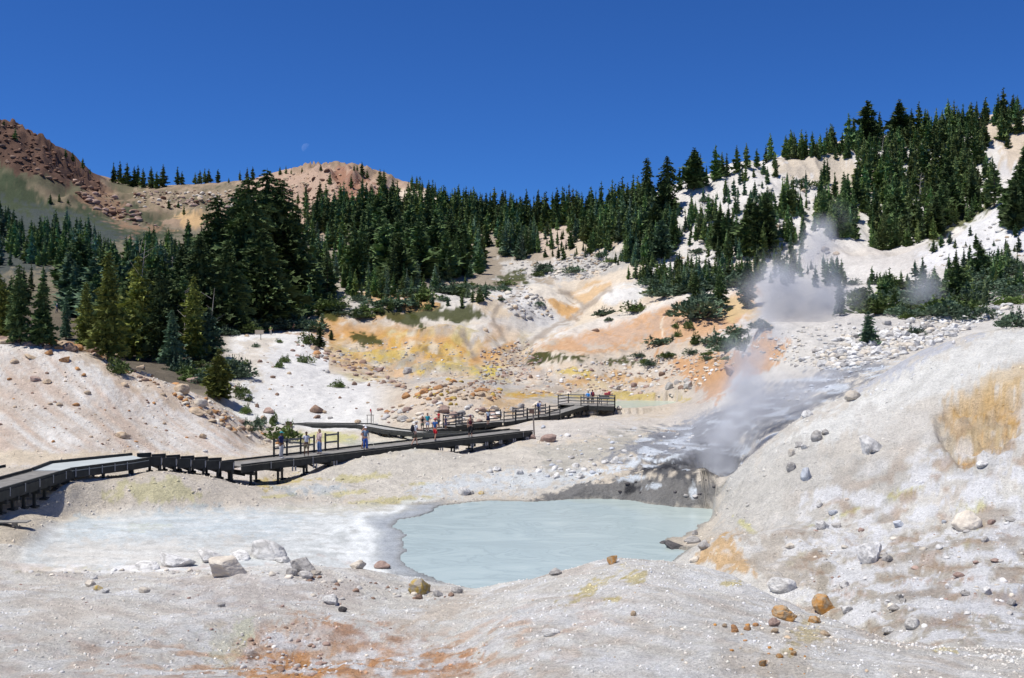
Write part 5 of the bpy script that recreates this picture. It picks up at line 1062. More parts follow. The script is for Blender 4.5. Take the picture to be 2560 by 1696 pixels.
# --- left slope forest
forest([(-200, 600), (0, 590), (200, 600), (330, 625), (480, 630), (520, 700), (330, 760), (260, 715), (130, 668), (-200, 680)], 280, 4, 10, ['spire', 'full'], ['green', 'blue', 'green'], 'dark green conifer in the dense wood on the left mountainside', 'conifers of the left mountainside wood', 200, 500, 1)
forest([(-200, 560), (30, 548), (60, 575), (200, 580), (300, 600), (0, 600), (-200, 600)], 60, 5, 9, ['spire'], ['green', 'blue'], 'dark green conifer in the dense wood on the left mountainside', 'conifers of the left mountainside wood', 200, 520, 2)
forest([(-100, 690), (60, 690), (100, 760), (60, 840), (-100, 850)], 26, 6, 10, ['spire', 'full'], ['deep', 'green'], 'dark conifer on the open left hillside by the trail', 'conifers on the open left hillside', 120, 300, 3)
forest([(180, 690), (280, 730), (420, 760), (520, 760), (520, 850), (380, 880), (260, 880), (170, 800)], 90, 6, 12, ['spire', 'full'], ['deep', 'green', 'blue'], 'dark conifer inside the lower left wood', 'conifers inside the lower left wood', 120, 300, 4)
forest([(40, 640), (240, 690), (200, 760), (60, 720)], 9, 6, 10, ['spire'], ['green'], 'dark conifer on the open left hillside by the trail', 'conifers on the open left hillside', 120, 400, 5)
# --- central forest
GC = 'dark conifer of the dense forest filling the middle of the valley side'; GG = 'conifers of the central forest'
forest([(400, 640), (560, 600), (760, 560), (900, 560), (1000, 560), (1110, 570), (1180, 590), (1250, 630), (1262, 660), (1215, 685), (1150, 705), (1020, 700), (900, 720), (820, 750), (700, 790), (560, 800), (480, 760)], 430, 4, 11, ['spire', 'full', 'spire', 'thin'], ['green', 'blue', 'deep', 'green'], GC, GG, 200, 460, 6)
forest([(900, 600), (1100, 600), (1180, 690), (1000, 720), (880, 720)], 90, 11, 17, ['full', 'spire'], ['deep', 'green'], GC, GG, 240, 460, 7)
forest([(760, 545), (1000, 515), (1120, 528), (1130, 560), (1000, 575), (760, 590)], 120, 8, 15, ['spire', 'full'], ['green', 'deep'], GC, GG, 300, 560, 8)
forest([(560, 770), (820, 745), (800, 790), (720, 820), (600, 822)], 60, 4, 8, ['full', 'spire'], ['blue', 'green'], GC, GG, 180, 330, 9)
forest([(860, 720), (1030, 710), (1130, 722), (1010, 745), (880, 750)], 55, 3, 7, ['full', 'spire'], ['blue', 'green'], GC, GG, 180, 330, 10)
# --- saddle forest
G3 = 'dark conifer of the forest on the skyline saddle right of the middle'; G3g = 'conifers of the saddle forest'
forest([(1090, 528), (1160, 538), (1300, 548), (1460, 548), (1560, 530), (1640, 520), (1640, 560), (1500, 575), (1400, 570), (1260, 590), (1130, 575)], 300, 6, 13, ['spire', 'full', 'spire', 'thin'], ['green', 'deep'], G3, G3g, 280, 560, 11)
forest([(1430, 570), (1540, 560), (1660, 540), (1700, 600), (1660, 650), (1560, 640), (1490, 625), (1430, 608)], 135, 5, 12, ['spire', 'full'], ['green', 'deep', 'blue'], G3, G3g, 220, 460, 12)
forest([(1240, 590), (1340, 585), (1350, 635), (1300, 655), (1250, 640)], 60, 5, 10, ['spire', 'full'], ['green', 'blue'], G3, G3g, 220, 460, 13)
forest([(1560, 645), (1640, 635), (1650, 660), (1570, 668)], 16, 5, 10, ['spire'], ['green', 'blue'], G3, G3g, 220, 460, 14)
forest([(1250, 600), (1340, 562), (1480, 562), (1490, 640), (1400, 652), (1290, 640)], 70, 2.5, 8, ['spire', 'full'], ['green', 'blue', 'deep'], G3, G3g, 280, 460, 41)
forest([(1380, 645), (1560, 640), (1640, 668), (1560, 672), (1480, 650)], 22, 1.5, 4.5, ['full', 'spire'], ['green', 'blue'], G3, G3g, 280, 460, 42)
# --- right hill
G4 = 'dark conifer of the dense stand on the right hill'; G4g = 'conifers of the dense stand on the right hill'
forest([(2140, 430), (2180, 400), (2300, 350), (2450, 320), (2470, 400), (2490, 520), (2420, 560), (2360, 570), (2330, 610), (2290, 650), (2200, 660), (2170, 640), (2180, 560), (2110, 520)], 270, 5, 12, ['spire', 'full', 'spire', 'thin'], ['deep', 'green', 'deep'], G4, G4g, 275, 400, 15)
forest([(2060, 500), (2120, 490), (2150, 600), (2080, 600), (2030, 560)], 34, 7, 12, ['spire'], ['green'], G4, G4g, 220, 400, 16)
forest([(2490, 560), (2600, 500), (2640, 440), (2600, 560), (2540, 580)], 22, 8, 14, ['full'], ['deep', 'green'], G4, G4g, 180, 400, 17)
# --- skyline trees on the right hill
for i, (x, h_) in enumerate([(1705, 95), (1730, 110), (1748, 100), (1765, 80), (1790, 90), (1808, 72), (1822, 84), (1836, 66), (1862, 70), (1890, 64), (1915, 74), (1928, 70), (1968, 66), (1980, 72), (2000, 62), (2012, 74), (2030, 78), (2052, 76), (2070, 66), (2082, 84), (2100, 74), (2118, 88), (2132, 82), (2152, 92), (2170, 100), (2184, 90), (2205, 100), (2225, 92), (2245, 104), (2262, 80), (2280, 96), (2300, 84), (2318, 70), (2335, 76), (2352, 94), (2368, 82), (2385, 96), (2420, 62), (2430, 50), (2470, 78), (2490, 92), (2505, 70), (2530, 60), (2545, 66)]):
    cp = float(np.interp(x, [1640, 1747, 1837, 1895, 1953, 2042, 2150, 2280, 2408, 2511, 2560], [490, 457, 422, 404, 388, 377, 354, 330, 308, 284, 276]))
    x += ((i*37) % 13)-6; tree(x, cp+6+(i*7 % 11), h_*(.6+((i*29) % 17)/34), None, ('full', 'full', 'spire', 'full')[i % 4], ('deep', 'green')[i % 2], 'dark conifer standing on the skyline of the right hill', 'skyline conifers of the right hill', 250, 420, 1.3)
for (x, y, n, h_, sp) in ((1905, 625, 12, 12, 26), (1875, 640, 7, 8, 20), (1828, 605, 7, 8.5, 26), (1975, 530, 9, 9, 22), (1995, 535, 5, 7, 16), (1745, 560, 5, 6, 18), (1760, 600, 8, 7, 22), (1925, 600, 5, 14, 14), (1640, 640, 6, 6, 22), (1820, 650, 7, 7, 20), (1620, 700, 8, 5, 22), (1700, 680, 6, 5, 25), (1860, 455, 2, 5, 8), (2075, 455, 3, 7, 12), (2050, 490, 2, 7, 8), (1945, 420, 2, 6, 10), (2060, 550, 2, 6, 8), (1790, 540, 4, 6, 14), (1660, 600, 6, 9, 20), (1990, 690, 9, 5, 30), (1840, 700, 5, 5, 20), (1975, 600, 8, 5, 40), (1800, 625, 5, 12, 20)):
    rnd = random.Random(int(x+y))
    for k in range(n):
        tree(x+rnd.gauss(0, sp*.6), y+rnd.gauss(0, sp*.25), None, h_*rnd.uniform(.75, 1.2), rnd.choice(['spire', 'full']), rnd.choice(['green', 'deep', 'green']), 'conifer in a small clump on the steep white hillside', 'clumps of conifers on the white hillside', 200, 400, rnd.uniform(1, 1.3), rnd)
forest([(1640, 560), (1900, 430), (2000, 440), (2140, 560), (2000, 640), (1760, 700), (1620, 690)], 190, 1.8, 6, ['spire', 'full'], ['green', 'blue'], 'small conifer dotted on the steep white hillside', 'small conifers on the white hillside', 200, 400, 18)
forest([(1560, 700), (1700, 680), (1850, 670), (2000, 640), (2120, 680), (2140, 720), (1900, 720), (1700, 730)], 70, 2, 6, ['spire', 'full'], ['green', 'blue'], 'small conifer in the scrub above the orange slope', 'small conifers above the orange slope', 180, 320, 19)
forest([(2160, 700), (2300, 690), (2500, 640), (2600, 640), (2600, 720), (2440, 780), (2300, 790), (2190, 790)], 90, 1.5, 5, ['full', 'spire'], ['green', 'blue', 'green'], 'small conifer in the scrub on the right hillside', 'small conifers on the right hillside', 110, 260, 20, (1.2, 1.8))
forest([(2330, 620), (2560, 520), (2600, 640), (2350, 690)], 26, 1.2, 3.5, ['full', 'spire'], ['green', 'blue'], 'small conifer on the white spur at the right edge', 'small conifers on the right spur', 110, 260, 21, (1.2, 1.6))
forest([(1950, 388), (2150, 360), (2400, 318), (2540, 285), (2600, 290), (2400, 350), (2150, 398), (1960, 404)], 130, 4, 9, ['full', 'spire', 'thin'], ['deep', 'green'], 'dark conifer standing on the skyline of the right hill', 'skyline conifers of the right hill', 300, 420, 31, (1.1, 1.5))
forest([(2490, 330), (2600, 320), (2600, 470), (2520, 420)], 14, 5, 10, ['full', 'spire'], ['deep', 'green'], G4, G4g, 275, 400, 32, (1.1, 1.5))
forest([(990, 735), (1250, 705), (1300, 745), (1150, 775), (1000, 785), (860, 800)], 34, 1.3, 3.6, ['full', 'spire'], ['green', 'blue', 'green'], 'small conifer on the open ground below the central forest', 'small conifers below the central forest', 190, 320, 33, (1.2, 1.8))
forest([(1600, 700), (1700, 685), (1860, 700), (1720, 738), (1630, 745)], 60, 2.5, 6, ['full', 'spire'], ['green', 'blue'], 'small conifer in the scrub above the orange slope', 'small conifers above the orange slope', 190, 320, 34, (1.2, 1.6))
# --- far skyline
for (x, y, h_, k) in ((284, 458, 52, 'full'), (300, 462, 60, 'broad'), (318, 464, 58, 'full'), (336, 468, 52, 'full'), (345, 468, 56, 'spire'), (358, 470, 50, 'full'), (378, 470, 54, 'broad'), (392, 472, 44, 'full'), (408, 468, 58, 'spire'), (444, 462, 46, 'full'), (455, 462, 34, 'full'), (488, 458, 30, 'broad'), (500, 456, 36, 'full'), (512, 455, 38, 'full'), (522, 456, 36, 'full'), (545, 458, 36, 'broad'), (572, 458, 14, 'spire'), (600, 452, 26, 'full'), (618, 450, 32, 'broad'), (632, 450, 34, 'broad'), (700, 438, 22, 'spire'), (715, 436, 22, 'full'), (728, 436, 14, 'full'), (755, 432, 14, 'spire'), (802, 428, 18, 'spire'), (885, 428, 18, 'broad'), (893, 428, 15, 'broad'), (905, 440, 36, 'spire'), (918, 446, 22, 'full'), (950, 462, 40, 'broad'), (960, 462, 38, 'full'), (1030, 478, 40, 'broad'), (1042, 478, 38, 'full'), (1055, 480, 30, 'full'), (1072, 484, 34, 'full'), (1088, 488, 32, 'full'), (164, 396, 26, 'full'), (182, 406, 26, 'broad'), (207, 422, 28, 'full'), (225, 436, 14, 'full'), (10, 315, 16, 'broad'), (38, 350, 30, 'full'), (126, 510, 26, 'full'), (148, 505, 22, 'broad'), (170, 510, 14, 'full'), (422, 522, 26, 'full'), (446, 520, 20, 'broad'), (460, 538, 26, 'broad'), (765, 520, 60, 'spire'), (745, 512, 30, 'spire'), (800, 495, 42, 'spire'), (825, 462, 30, 'full'), (878, 470, 34, 'full'), (928, 500, 40, 'full'), (945, 520, 44, 'spire'), (985, 480, 20, 'full')):
    tree(x, y, h_, None, k, 'deep' if h_ > 30 else 'green', 'dark conifer standing on the bare far ridge at the left skyline', 'conifers of the far left skyline', 380, 760, 1.45 if k == 'broad' else 1.5)
trees.sort(key=lambda t: -t['a'])
TI = trees[:292]; TR = trees[292:]
rt = random.Random(3)
for t_ in TI:
    cm, tm, _, _ = CON[t_['key']]
    root = empty('conifer', t_['p'], rt.uniform(0, 6.28), t_['l'], 'tree', t_['g'])
    h_ = t_['h']; root.scale = (t_['w'], t_['w'], h_)
    for mesh_, mt, nm in ((tm, BARK, 'trunk'), (cm, FM[t_['fm']], 'crown')):
        if len(mesh_.materials) == 0: mesh_.materials.append(mt)
        o = bpy.data.objects.new(nm, mesh_); COL.objects.link(o); o.parent = root
        o.material_slots[0].link = 'OBJECT'; o.material_slots[0].material = mt
FCOL = {'green': (.105, .165, .058), 'blue': (.105, .170, .098), 'olive': (.19, .215, .050), 'deep': (.080, .120, .042)}
VV = []; FF = []; CC = []; b = 0
for t_ in TR:
    V, Fc = CON['lo%d' % rt.randrange(3)][2:]; a = rt.uniform(0, 6.28); ca_, sa_ = math.cos(a), math.sin(a)
    v = V*np.array([t_['w'], t_['w'], t_['h']]); v = np.stack([v[:, 0]*ca_-v[:, 1]*sa_, v[:, 0]*sa_+v[:, 1]*ca_, v[:, 2]], 1)+np.array(t_['p'])
    VV.append(v); FF.append(Fc+b); b += len(V); c = np.array(FCOL[t_['fm']])*rt.uniform(.65, 1.5)*np.array([rt.uniform(.9, 1.25), 1, rt.uniform(.8, 1.1)]); CC.append(np.tile(np.append(c, 1), (len(V), 1)))
me_ = mesh_data('forest', np.concatenate(VV), np.concatenate(FF))
a = me_.color_attributes.new('soil', 'FLOAT_COLOR', 'POINT'); a.data.foreach_set('color', np.concatenate(CC).astype(np.float32).ravel())
o = obj('far_forest', me_, FMA); tag(o, 'mass of smaller and farther conifers covering the slopes', 'forest', None, 'stuff')
print('rocks', len(rocks), 'trees', len(trees), 'TR', len(TR))
# dead snags / bleached wood
def snag(px, py, hpx, lab, dmin=60, seed=1):
    p = hit(px, py, dmin); h_ = hpx*p.y/F; m = MB(); rnd = random.Random(seed)
    m.tube([(0, 0, -.1), (0, 0, h_*.5), (.05*h_, 0, h_)], [.05*h_**.5+.05, .08, .02], 6)
    for k in range(9):
        z = rnd.uniform(.3, .95)*h_; a = rnd.uniform(0, 6.28); l = rnd.uniform(.08, .22)*h_
        m.tube([(0, 0, z), (math.cos(a)*l, math.sin(a)*l, z+l*.6)], [.035, .01], 4)
    o = m.build('dead_tree', DEADW); o.location = p; tag(o, lab, 'dead tree')
snag(349, 900, 300, 'bleached dead tree top rising above the tall yellow green pair', 60, 4)
snag(462, 895, 175, 'bleached leaning dead tree left of the yellow green conifer with dead branches', 60, 2)
snag(528, 890, 170, 'bleached forked dead tree right of the yellow green conifer with dead branches', 60, 3)
for k, (x, y, h_) in enumerate(((1630, 520, 70), (2205, 420, 80), (1000, 600, 60), (1120, 590, 55), (900, 690, 70), (430, 700, 60), (1580, 640, 45), (2300, 500, 70), (1760, 560, 46), (2090, 560, 40))):
    snag(x, y, h_, ['bare grey snag on the saddle skyline', 'bare grey snag in the dense stand on the right hill', 'bare grey snag high in the central forest', 'bare grey snag at the right of the central forest', 'bare grey snag at the foot of the central forest', 'bare grey snag in the left mountainside wood', 'thin grey snag below the saddle forest', 'bare grey snag lower in the stand on the right hill', 'thin grey snag on the white hillside', 'thin grey snag above the upper steam'][k], 180, 30+k)
# --- bushes
bushes = []
def bsh(px, py, wpx, hpx, f, label, group=None, dmin=0, dmax=1e9, v=None):
    p = hit(px, py, dmin, dmax); k = p.y/F; bushes.append((p, wpx*k*1.15, hpx*k*1.15, f, label, group, v))
for args in [
    (300, 935, 56, 44, 'shrub', 'green bush near the top of the smooth left slope'),
    (455, 935, 62, 40, 'shrubb', 'low blue green bush under the wood, left one above the rock strip'), (515, 958, 46, 30, 'shrubb', 'low blue green bush left of the lone bushy conifer'),
    (590, 945, 60, 50, 'shrubb', 'blue green bush right of the lone bushy conifer'), (600, 985, 50, 26, 'shrub', 'low green bush at the right foot of the lone bushy conifer'),
    (615, 1035, 30, 26, 'shrub', 'small bush on the rocks at the right end of the left slope, upper one'), (628, 1078, 48, 30, 'shrubb', 'grey green bush on the rocks at the right end of the left slope'),
    (684, 1060, 22, 34, 'shrub', 'small upright bush left of the pinkish boulder'), (705, 1103, 78, 48, 'shrub', 'large grey green bush behind the people at the near railing'),
    (650, 1062, 30, 22, 'shrubb', 'pale green bush between rocks at the end of the left slope'),
    (845, 969, 36, 22, 'shrub', 'round green bush in the middle of the white slope'), (700, 920, 26, 22, 'shrub', 'small green bush on the white slope, left one of a pair'), (712, 907, 30, 20, 'shrub', 'small green bush on the white slope, right one of a pair'),
    (764, 908, 34, 20, 'shrub', 'spreading green bush high on the white slope'), (697, 857, 18, 10, 'shrub', 'tiny bush below the white ledge'), (641, 869, 18, 11, 'shrubb', 'tiny grey bush on the upper white slope'),
    (600, 1000, 20, 20, 'shrub', 'small bush pair member at the left edge of the white slope'), (622, 1004, 22, 18, 'shrub', 'right hand small bush at the left edge of the white slope'),
    (612, 915, 30, 20, 'shrub', 'bush at the left edge of the white slope below the wood'), (770, 860, 46, 30, 'shrub', 'dark bush at the upper right corner of the white slope'),
    (1755, 796, 150, 78, 'shrubb', 'wide dark bush on the orange slope'), (1512, 790, 76, 22, 'shrubb', 'dark low bush on the pale dome'), (1520, 803, 26, 12, 'shrubb', 'small bush just below the dark low bush on the pale dome'),
    (1586, 780, 66, 26, 'shrub', 'dark bush right of the one on the pale dome'), (1655, 862, 76, 22, 'shrubb', 'flat blue green bush at the foot of the orange slope'),
    (1740, 862, 30, 36, 'shrub', 'upright green bush right of the flat blue green one'), (1722, 822, 26, 22, 'shrub', 'small green bush on the orange slope'), (1690, 820, 20, 16, 'shrub', 'tiny green bush on the orange slope'),
    (1695, 843, 18, 18, 'shrub', 'tiny bush above the flat blue green one'), (1820, 880, 86, 56, 'shrubb', 'big round bush left of the steam'), (1862, 878, 40, 44, 'shrub', 'green bush right behind the big round one by the steam'),
    (1840, 838, 80, 28, 'shrubb', 'dark bush above the big round one by the steam'), (1905, 822, 60, 28, 'shrubb', 'dark bush touching the left side of the upper steam'), (1783, 858, 60, 22, 'shrubb', 'low bush left of the big round one by the steam'),
    (2535, 826, 90, 46, 'shrubb', 'large blue green bush at the right edge on the dome'), (2440, 800, 80, 36, 'shrubb', 'pale grey green bush above the rubble'), (2290, 838, 46, 24, 'shrubb', 'small blue green bush in the rubble field'),
    (2230, 780, 62, 34, 'shrub', 'green bush right of the upper steam'), (2150, 760, 56, 34, 'shrub', 'green bush just right of the upper steam'), (2300, 770, 60, 36, 'shrubb', 'grey green bush in the thin steam'),
    (2380, 770, 60, 30, 'shrub', 'green bush below the dense conifer on the right hillside'), (1068, 775, 24, 22, 'shrub', 'dark bush on the meadow patch'), (1010, 735, 40, 20, 'shrub', 'dark bush above the orange bank'),
    (1060, 745, 30, 40, 'shrub', 'tall dark bush beside the orange bank'), (1150, 740, 50, 26, 'shrub', 'dark bush right of the orange bank'), (1253, 752, 22, 10, 'shrubb', 'tiny bush on the pale slope under the forest'), (1350, 765, 26, 12, 'shrubb', 'tiny grey bush on the front dome')]:
    bsh(*args, dmin=60)
rb = random.Random(77)
for pl, n, s0, s1, lab, grp, dr in [
    ([(1620, 700), (1700, 685), (1880, 690), (1870, 716), (1720, 735), (1640, 745)], 52, 2, 5.5, 'low dark scrub patch above the orange slope', 'scrub above the orange slope', (180, 300)),
    ([(2120, 700), (2300, 700), (2560, 650), (2560, 770), (2400, 790), (2200, 800), (2100, 760)], 85, 1.5, 5, 'low green scrub patch on the right hillside', 'scrub on the right hillside', (115, 260)),
    ([(760, 780), (960, 740), (1180, 715), (1260, 700), (1280, 725), (1140, 745), (1010, 780), (900, 800), (840, 805)], 52, 1.6, 5.5, 'low dark scrub at the lower edge of the central forest', 'scrub under the central forest', (200, 330)),
    ([(560, 790), (760, 800), (800, 835), (700, 825), (560, 850)], 34, 2, 5, 'low dark scrub in front of the tallest clump', 'scrub under the tallest clump', (160, 260)),
    ([(400, 880), (560, 880), (600, 960), (500, 980), (420, 925)], 24, 1.5, 3.5, 'low blue green scrub at the foot of the left wood', 'scrub at the foot of the left wood', (95, 170)),
    ([(1260, 690), (1380, 640), (1560, 640), (1540, 680), (1400, 700)], 26, 1.5, 4.5, 'small scrub patch in the boulder gully', 'scrub in the boulder gully', (220, 340)),
    ([(1650, 560), (1900, 430), (2150, 480), (2000, 640), (1700, 690)], 46, 1.5, 4, 'small scrub patch on the steep white hillside', 'scrub on the white hillside', (230, 400)),
    ([(1500, 890), (1850, 880), (1800, 930), (1550, 925)], 26, .6, 2.0, 'tiny scrub tuft among the valley rubble', 'scrub among the valley rubble', (110, 200))]:
    for x, y in samp(pl, n, rb):
        p = hit(x, y, *dr); s = s0+(s1-s0)*rb.random()**1.5
        bushes.append((p, s*1.5, s*rb.uniform(.4, .7), rb.choice(['shrub', 'shrubb', 'shrubb']), lab, grp, None))
bushes_named = [q for q in bushes if not q[5]]; bl = [q for q in bushes if q[5]]; bl.sort(key=lambda q: -q[1]*q[2]/q[0].y**2)
for (p, w_, h_, f, lab, grp, v) in bushes_named+bl[:240]:
    fm_, sm_ = BUSH[rb.randrange(6)]
    root = empty('bush', p, rb.uniform(0, 6.28), lab, 'bush', grp); root.scale = (w_, w_*.85, h_)
    for mesh_, mt, nm in ((sm_, BARK, 'stems'), (fm_, FM[f], 'foliage')):
        if len(mesh_.materials) == 0: mesh_.materials.append(mt)
        o = bpy.data.objects.new(nm, mesh_); COL.objects.link(o); o.parent = root
        o.material_slots[0].link = 'OBJECT'; o.material_slots[0].material = mt
# ------------------------------------------------------------------ boardwalks
PAINT = simple('dark_stained_timber', (.035, .038, .036), .7, .3, 3, .2)
DECKM = simple('weathered_deck_planks', (.235, .225, .205), .85, .22, 2.2, .3)
PANEL = simple('pale_deck_panel', (.42, .45, .44), .8, .08, 1.2, .1)
RAILM = simple('grey_rail_board', (.20, .20, .19), .8, .15, 3, .2)
METAL = simple('grey_bracket', (.30, .31, .33), .5, .1, 5)
def offs(pts, w):
    """mitred left/right edges of a centre line"""
    Lf = []; Rt = []; P = [Vector(p) for p in pts]
    for i, p in enumerate(P):
        ds = []
        if i > 0: d = (P[i]-P[i-1]); d.z = 0; ds.append(d.normalized())
        if i < len(P)-1: d = (P[i+1]-P[i]); d.z = 0; ds.append(d.normalized())
        n = sum((Vector((-d.y, d.x, 0)) for d in ds), Vector()).normalized()
        k = 1/max(.5, n.dot(Vector((-ds[0].y, ds[0].x, 0))))
        Lf.append(p+n*w/2*k); Rt.append(p-n*w/2*k)
    return Lf, Rt
def lerp(a, b, t): return a+(b-a)*t
def plankrun(m, Lf, Rt, pitch=.15, gap=.012, th=.05):
    for i in range(len(Lf)-1):
        ln = max((Lf[i+1]-Lf[i]).length, (Rt[i+1]-Rt[i]).length); n = max(1, int(ln/pitch))
        for k in range(n):
            t0 = k/n; t1 = (k+1)/n-gap/ln*.999
            q = [lerp(Lf[i], Lf[i+1], t0), lerp(Rt[i], Rt[i+1], t0), lerp(Rt[i], Rt[i+1], t1), lerp(Lf[i], Lf[i+1], t1)]
            jz = Vector((0, 0, ((k*7+i*3) % 5)*.0012)); dn = Vector((0, 0, -th))
            q = [v+jz for v in q]; m.add([v+dn for v in q]+q, [(0, 1, 2, 3), (7, 6, 5, 4), (0, 4, 5, 1), (1, 5, 6, 2), (2, 6, 7, 3), (3, 7, 4, 0)])
def edgebars(m, E, w, h, dz, gap=0.0):
    for a, b in zip(E[:-1], E[1:]):
        d = (b-a).normalized(); o = Vector((0, 0, dz)); m.bar(a+o+d*gap, b+o-d*gap, w, h)
def arc(pts, step, s0=.4):
    out = []; s = s0
    acc = 0
    for a, b in zip(pts[:-1], pts[1:]):
        ln = (b-a).length
        while s <= acc+ln: out.append((lerp(a, b, (s-acc)/ln), (b-a).normalized())); s += step
        acc += ln
    return out
def supports(root, Lf, Rt, step, drop=.40, brace=0, s0=.5, foot=True):
    A_ = arc(Lf, step, s0); k = 0
    for (p, d) in A_:
        # matching point on the other edge
        n = Vector((d.y, -d.x, 0)); q = None; w = (Lf[0]-Rt[0]).length
        q = p+n.normalized()*w
        m = MB(); ext = n.normalized()*.18
        m.bar(p-ext+Vector((0, 0, -drop)), q+ext+Vector((0, 0, -drop)), .14, .20)
        cb = m.build('cross_beam', PAINT, root)
        for e, inn in ((p, 1), (q, -1)):
            e2 = e+n.normalized()*.12*inn; z0 = gz(e2.x, e2.y); zt = e2.z-drop-.10
            if zt-z0 < .05: continue
            m = MB(); m.bar((e2.x, e2.y, z0-.1), (e2.x, e2.y, zt), .13, .13)
            if foot: m.box((e2.x, e2.y, z0+.03), (.42, .34, .10), math.atan2(d.y, d.x))
            m.build('post', PAINT, cb)
        if brace and k % brace == 0:
            z0 = gz(p.x, p.y); dd = d.copy(); dd.z = 0; dd.normalize()
            b = MB(); b.bar(p+Vector((0, 0, -drop-.1)), p+dd*1.3+Vector((0, 0, z0-p.z+.12)), .07, .12)
            b.build('brace', PAINT, root)
        k += 1
def brackets(root, E, step, side, h=.34, s0=.4, zoff=-.13):
    for (p, d) in arc(E, step, s0):
        n = Vector((d.y, -d.x, 0)).normalized()*side
        m = MB(); c = p+n*.075+Vector((0, 0, zoff)); m.box(c, (.05, .02, h), math.atan2(d.y, d.x)); m.build('bracket', METAL, root)
def foots(root, E, step, side, s0=.6):
    for (p, d) in arc(E, step, s0):
        n = Vector((d.y, -d.x, 0)).normalized()*side; dd = d.normalized()
        m = MB()
        for q in (-.12, .12):
            c = p+n*.11+dd*q+Vector((0, 0, -.52)); m.box(c, (.09, .05, .30), math.atan2(d.y, d.x))
        m.build('pile_cap', METAL, root)
# ---- near boardwalk
nb = empty('boardwalk', (0, 0, 0), 0, 'long dark timber boardwalk in front, from the left edge to the signpost', 'boardwalk')
Lf, Rt = offs([(-24.2, 30, -6.95), (-24.15, 48, -6.9), (-24.1, 55.2, -6.9)], 2.0)
m = MB(); plankrun(m, Lf, Rt); m.build('walking_planks', DECKM, nb)
m = MB(); edgebars(m, Lf, .10, .13, .09); edgebars(m, Rt, .10, .13, .09); m.build('kerb', PAINT, nb)
m = MB(); edgebars(m, [v+Vector((.06, 0, 0)) for v in Rt], .07, .46, -.22); edgebars(m, Lf, .07, .60, -.30); m.build('fascia', PAINT, nb)  # boards deepened into a skirt so the gap under the deck reads dark
supports(nb, Lf, Rt, 1.1, .52, 0, 6); brackets(nb, [v+Vector((.03, 0, 0)) for v in Rt], 1.5, 1, .40, 14, -.12)
# platform with the pale panel
PQ = [Vector((-23.1, 55.3, -6.9)), Vector((-21.1, 59.0, -6.9)), Vector((-20.7, 60.2, -6.9)), Vector((-22.5, 62.5, -6.9)), Vector((-25.5, 58.4, -6.9)), Vector((-25.1, 55.3, -6.9))]
def slab(m, Q, top, th):
    n = len(Q); v = [q+Vector((0, 0, top-th)) for q in Q]+[q+Vector((0, 0, top)) for q in Q]
    m.add(v, [tuple(range(n))[::-1], tuple(range(n, 2*n))]+[(i, (i+1) % n, n+(i+1) % n, n+i) for i in range(n)])
m = MB(); slab(m, PQ, .015, .06); m.build('pale_panel', PANEL, nb)
m = MB(); E = PQ
for a, b in ((PQ[0], PQ[1]), (PQ[1], PQ[2]), (PQ[3], PQ[4]), (PQ[4], PQ[5])):
    o_ = Vector((0, 0, .09)); m.bar(a+o_, b+o_, .11, .15)
m.build('kerb', PAINT, nb)
m = MB()
for a, b in ((PQ[0], PQ[1]), (PQ[1], PQ[2]), (PQ[3], PQ[4]), (PQ[4], PQ[5])):
    o_ = Vector((0, 0, -.22)); m.bar(a+o_, b+o_, .08, .36)
m.build('fascia', PAINT, nb)
brackets(nb, [PQ[0], PQ[1]], .85, 1, .42, .25, -.12)
for q in (PQ[0], PQ[1], PQ[3], PQ[4], lerp(PQ[0], PQ[1], .5), lerp(PQ[3], PQ[4], .5)):
    c = lerp(q, Vector((-23.1, 58.9, -6.9)), .06); z0 = gz(c.x, c.y)
    if z0 < -7.3: m = MB(); m.bar((c.x, c.y, z0-.1), (c.x, c.y, -7.28), .14, .14); m.build('post', PAINT, nb)
# steps
a0 = Vector((-21.5, 61.35, 0)); a1 = Vector((-17.25, 64.15, 0)); dn = (a1-a0).normalized(); nn = Vector((dn.y, -dn.x, 0)); sw = 2.35
for k in range(6):
    s0 = lerp(a0, a1, k/6); s1 = lerp(a0, a1, (k+1)/6); zt = -7.0-.11*k
    c0 = s0+dn*.015; c1 = s1-dn*.015
    m = MB(); Q = [c0+nn*sw/2, c1+nn*sw/2, c1-nn*sw/2, c0-nn*sw/2]; Q = [Vector((q.x, q.y, zt)) for q in Q]
    slab(m, Q[::-1], 0, .06); st_ = m.build('step', DECKM, nb)
    for sd in (1, -1):
        m = MB(); p = c0+nn*sw/2*sd; q = c1+nn*sw/2*sd; m.bar((p.x, p.y, zt-.06), (q.x, q.y, zt-.06), .07, .46)
        m.bar((p.x, p.y, zt+.21), (q.x, q.y, zt+.21), .11, .085); m.build('side_board', PAINT, st_)
    m = MB()
    for sd in (1, -1):
        p = c1+nn*(sw/2-.12)*sd-dn*.12; z0 = gz(p.x, p.y); m.bar((p.x, p.y, z0-.1), (p.x, p.y, zt-.1), .13, .13)
        m.box((p.x, p.y, z0+.05), (.34, .3, .12), math.atan2(dn.y, dn.x))
    p = c1-dn*.12; m.bar(p+nn*1.3+Vector((0, 0, zt-.38)), p-nn*1.3+Vector((0, 0, zt-.38)), .12, .2)
    m.build('trestle', PAINT, st_)
    m = MB(); p = c1+nn*(sw/2+.045)-dn*.05; m.box((p.x, p.y, zt-.02), (.05, .02, .42), math.atan2(dn.y, dn.x)); m.build('bracket', METAL, st_)
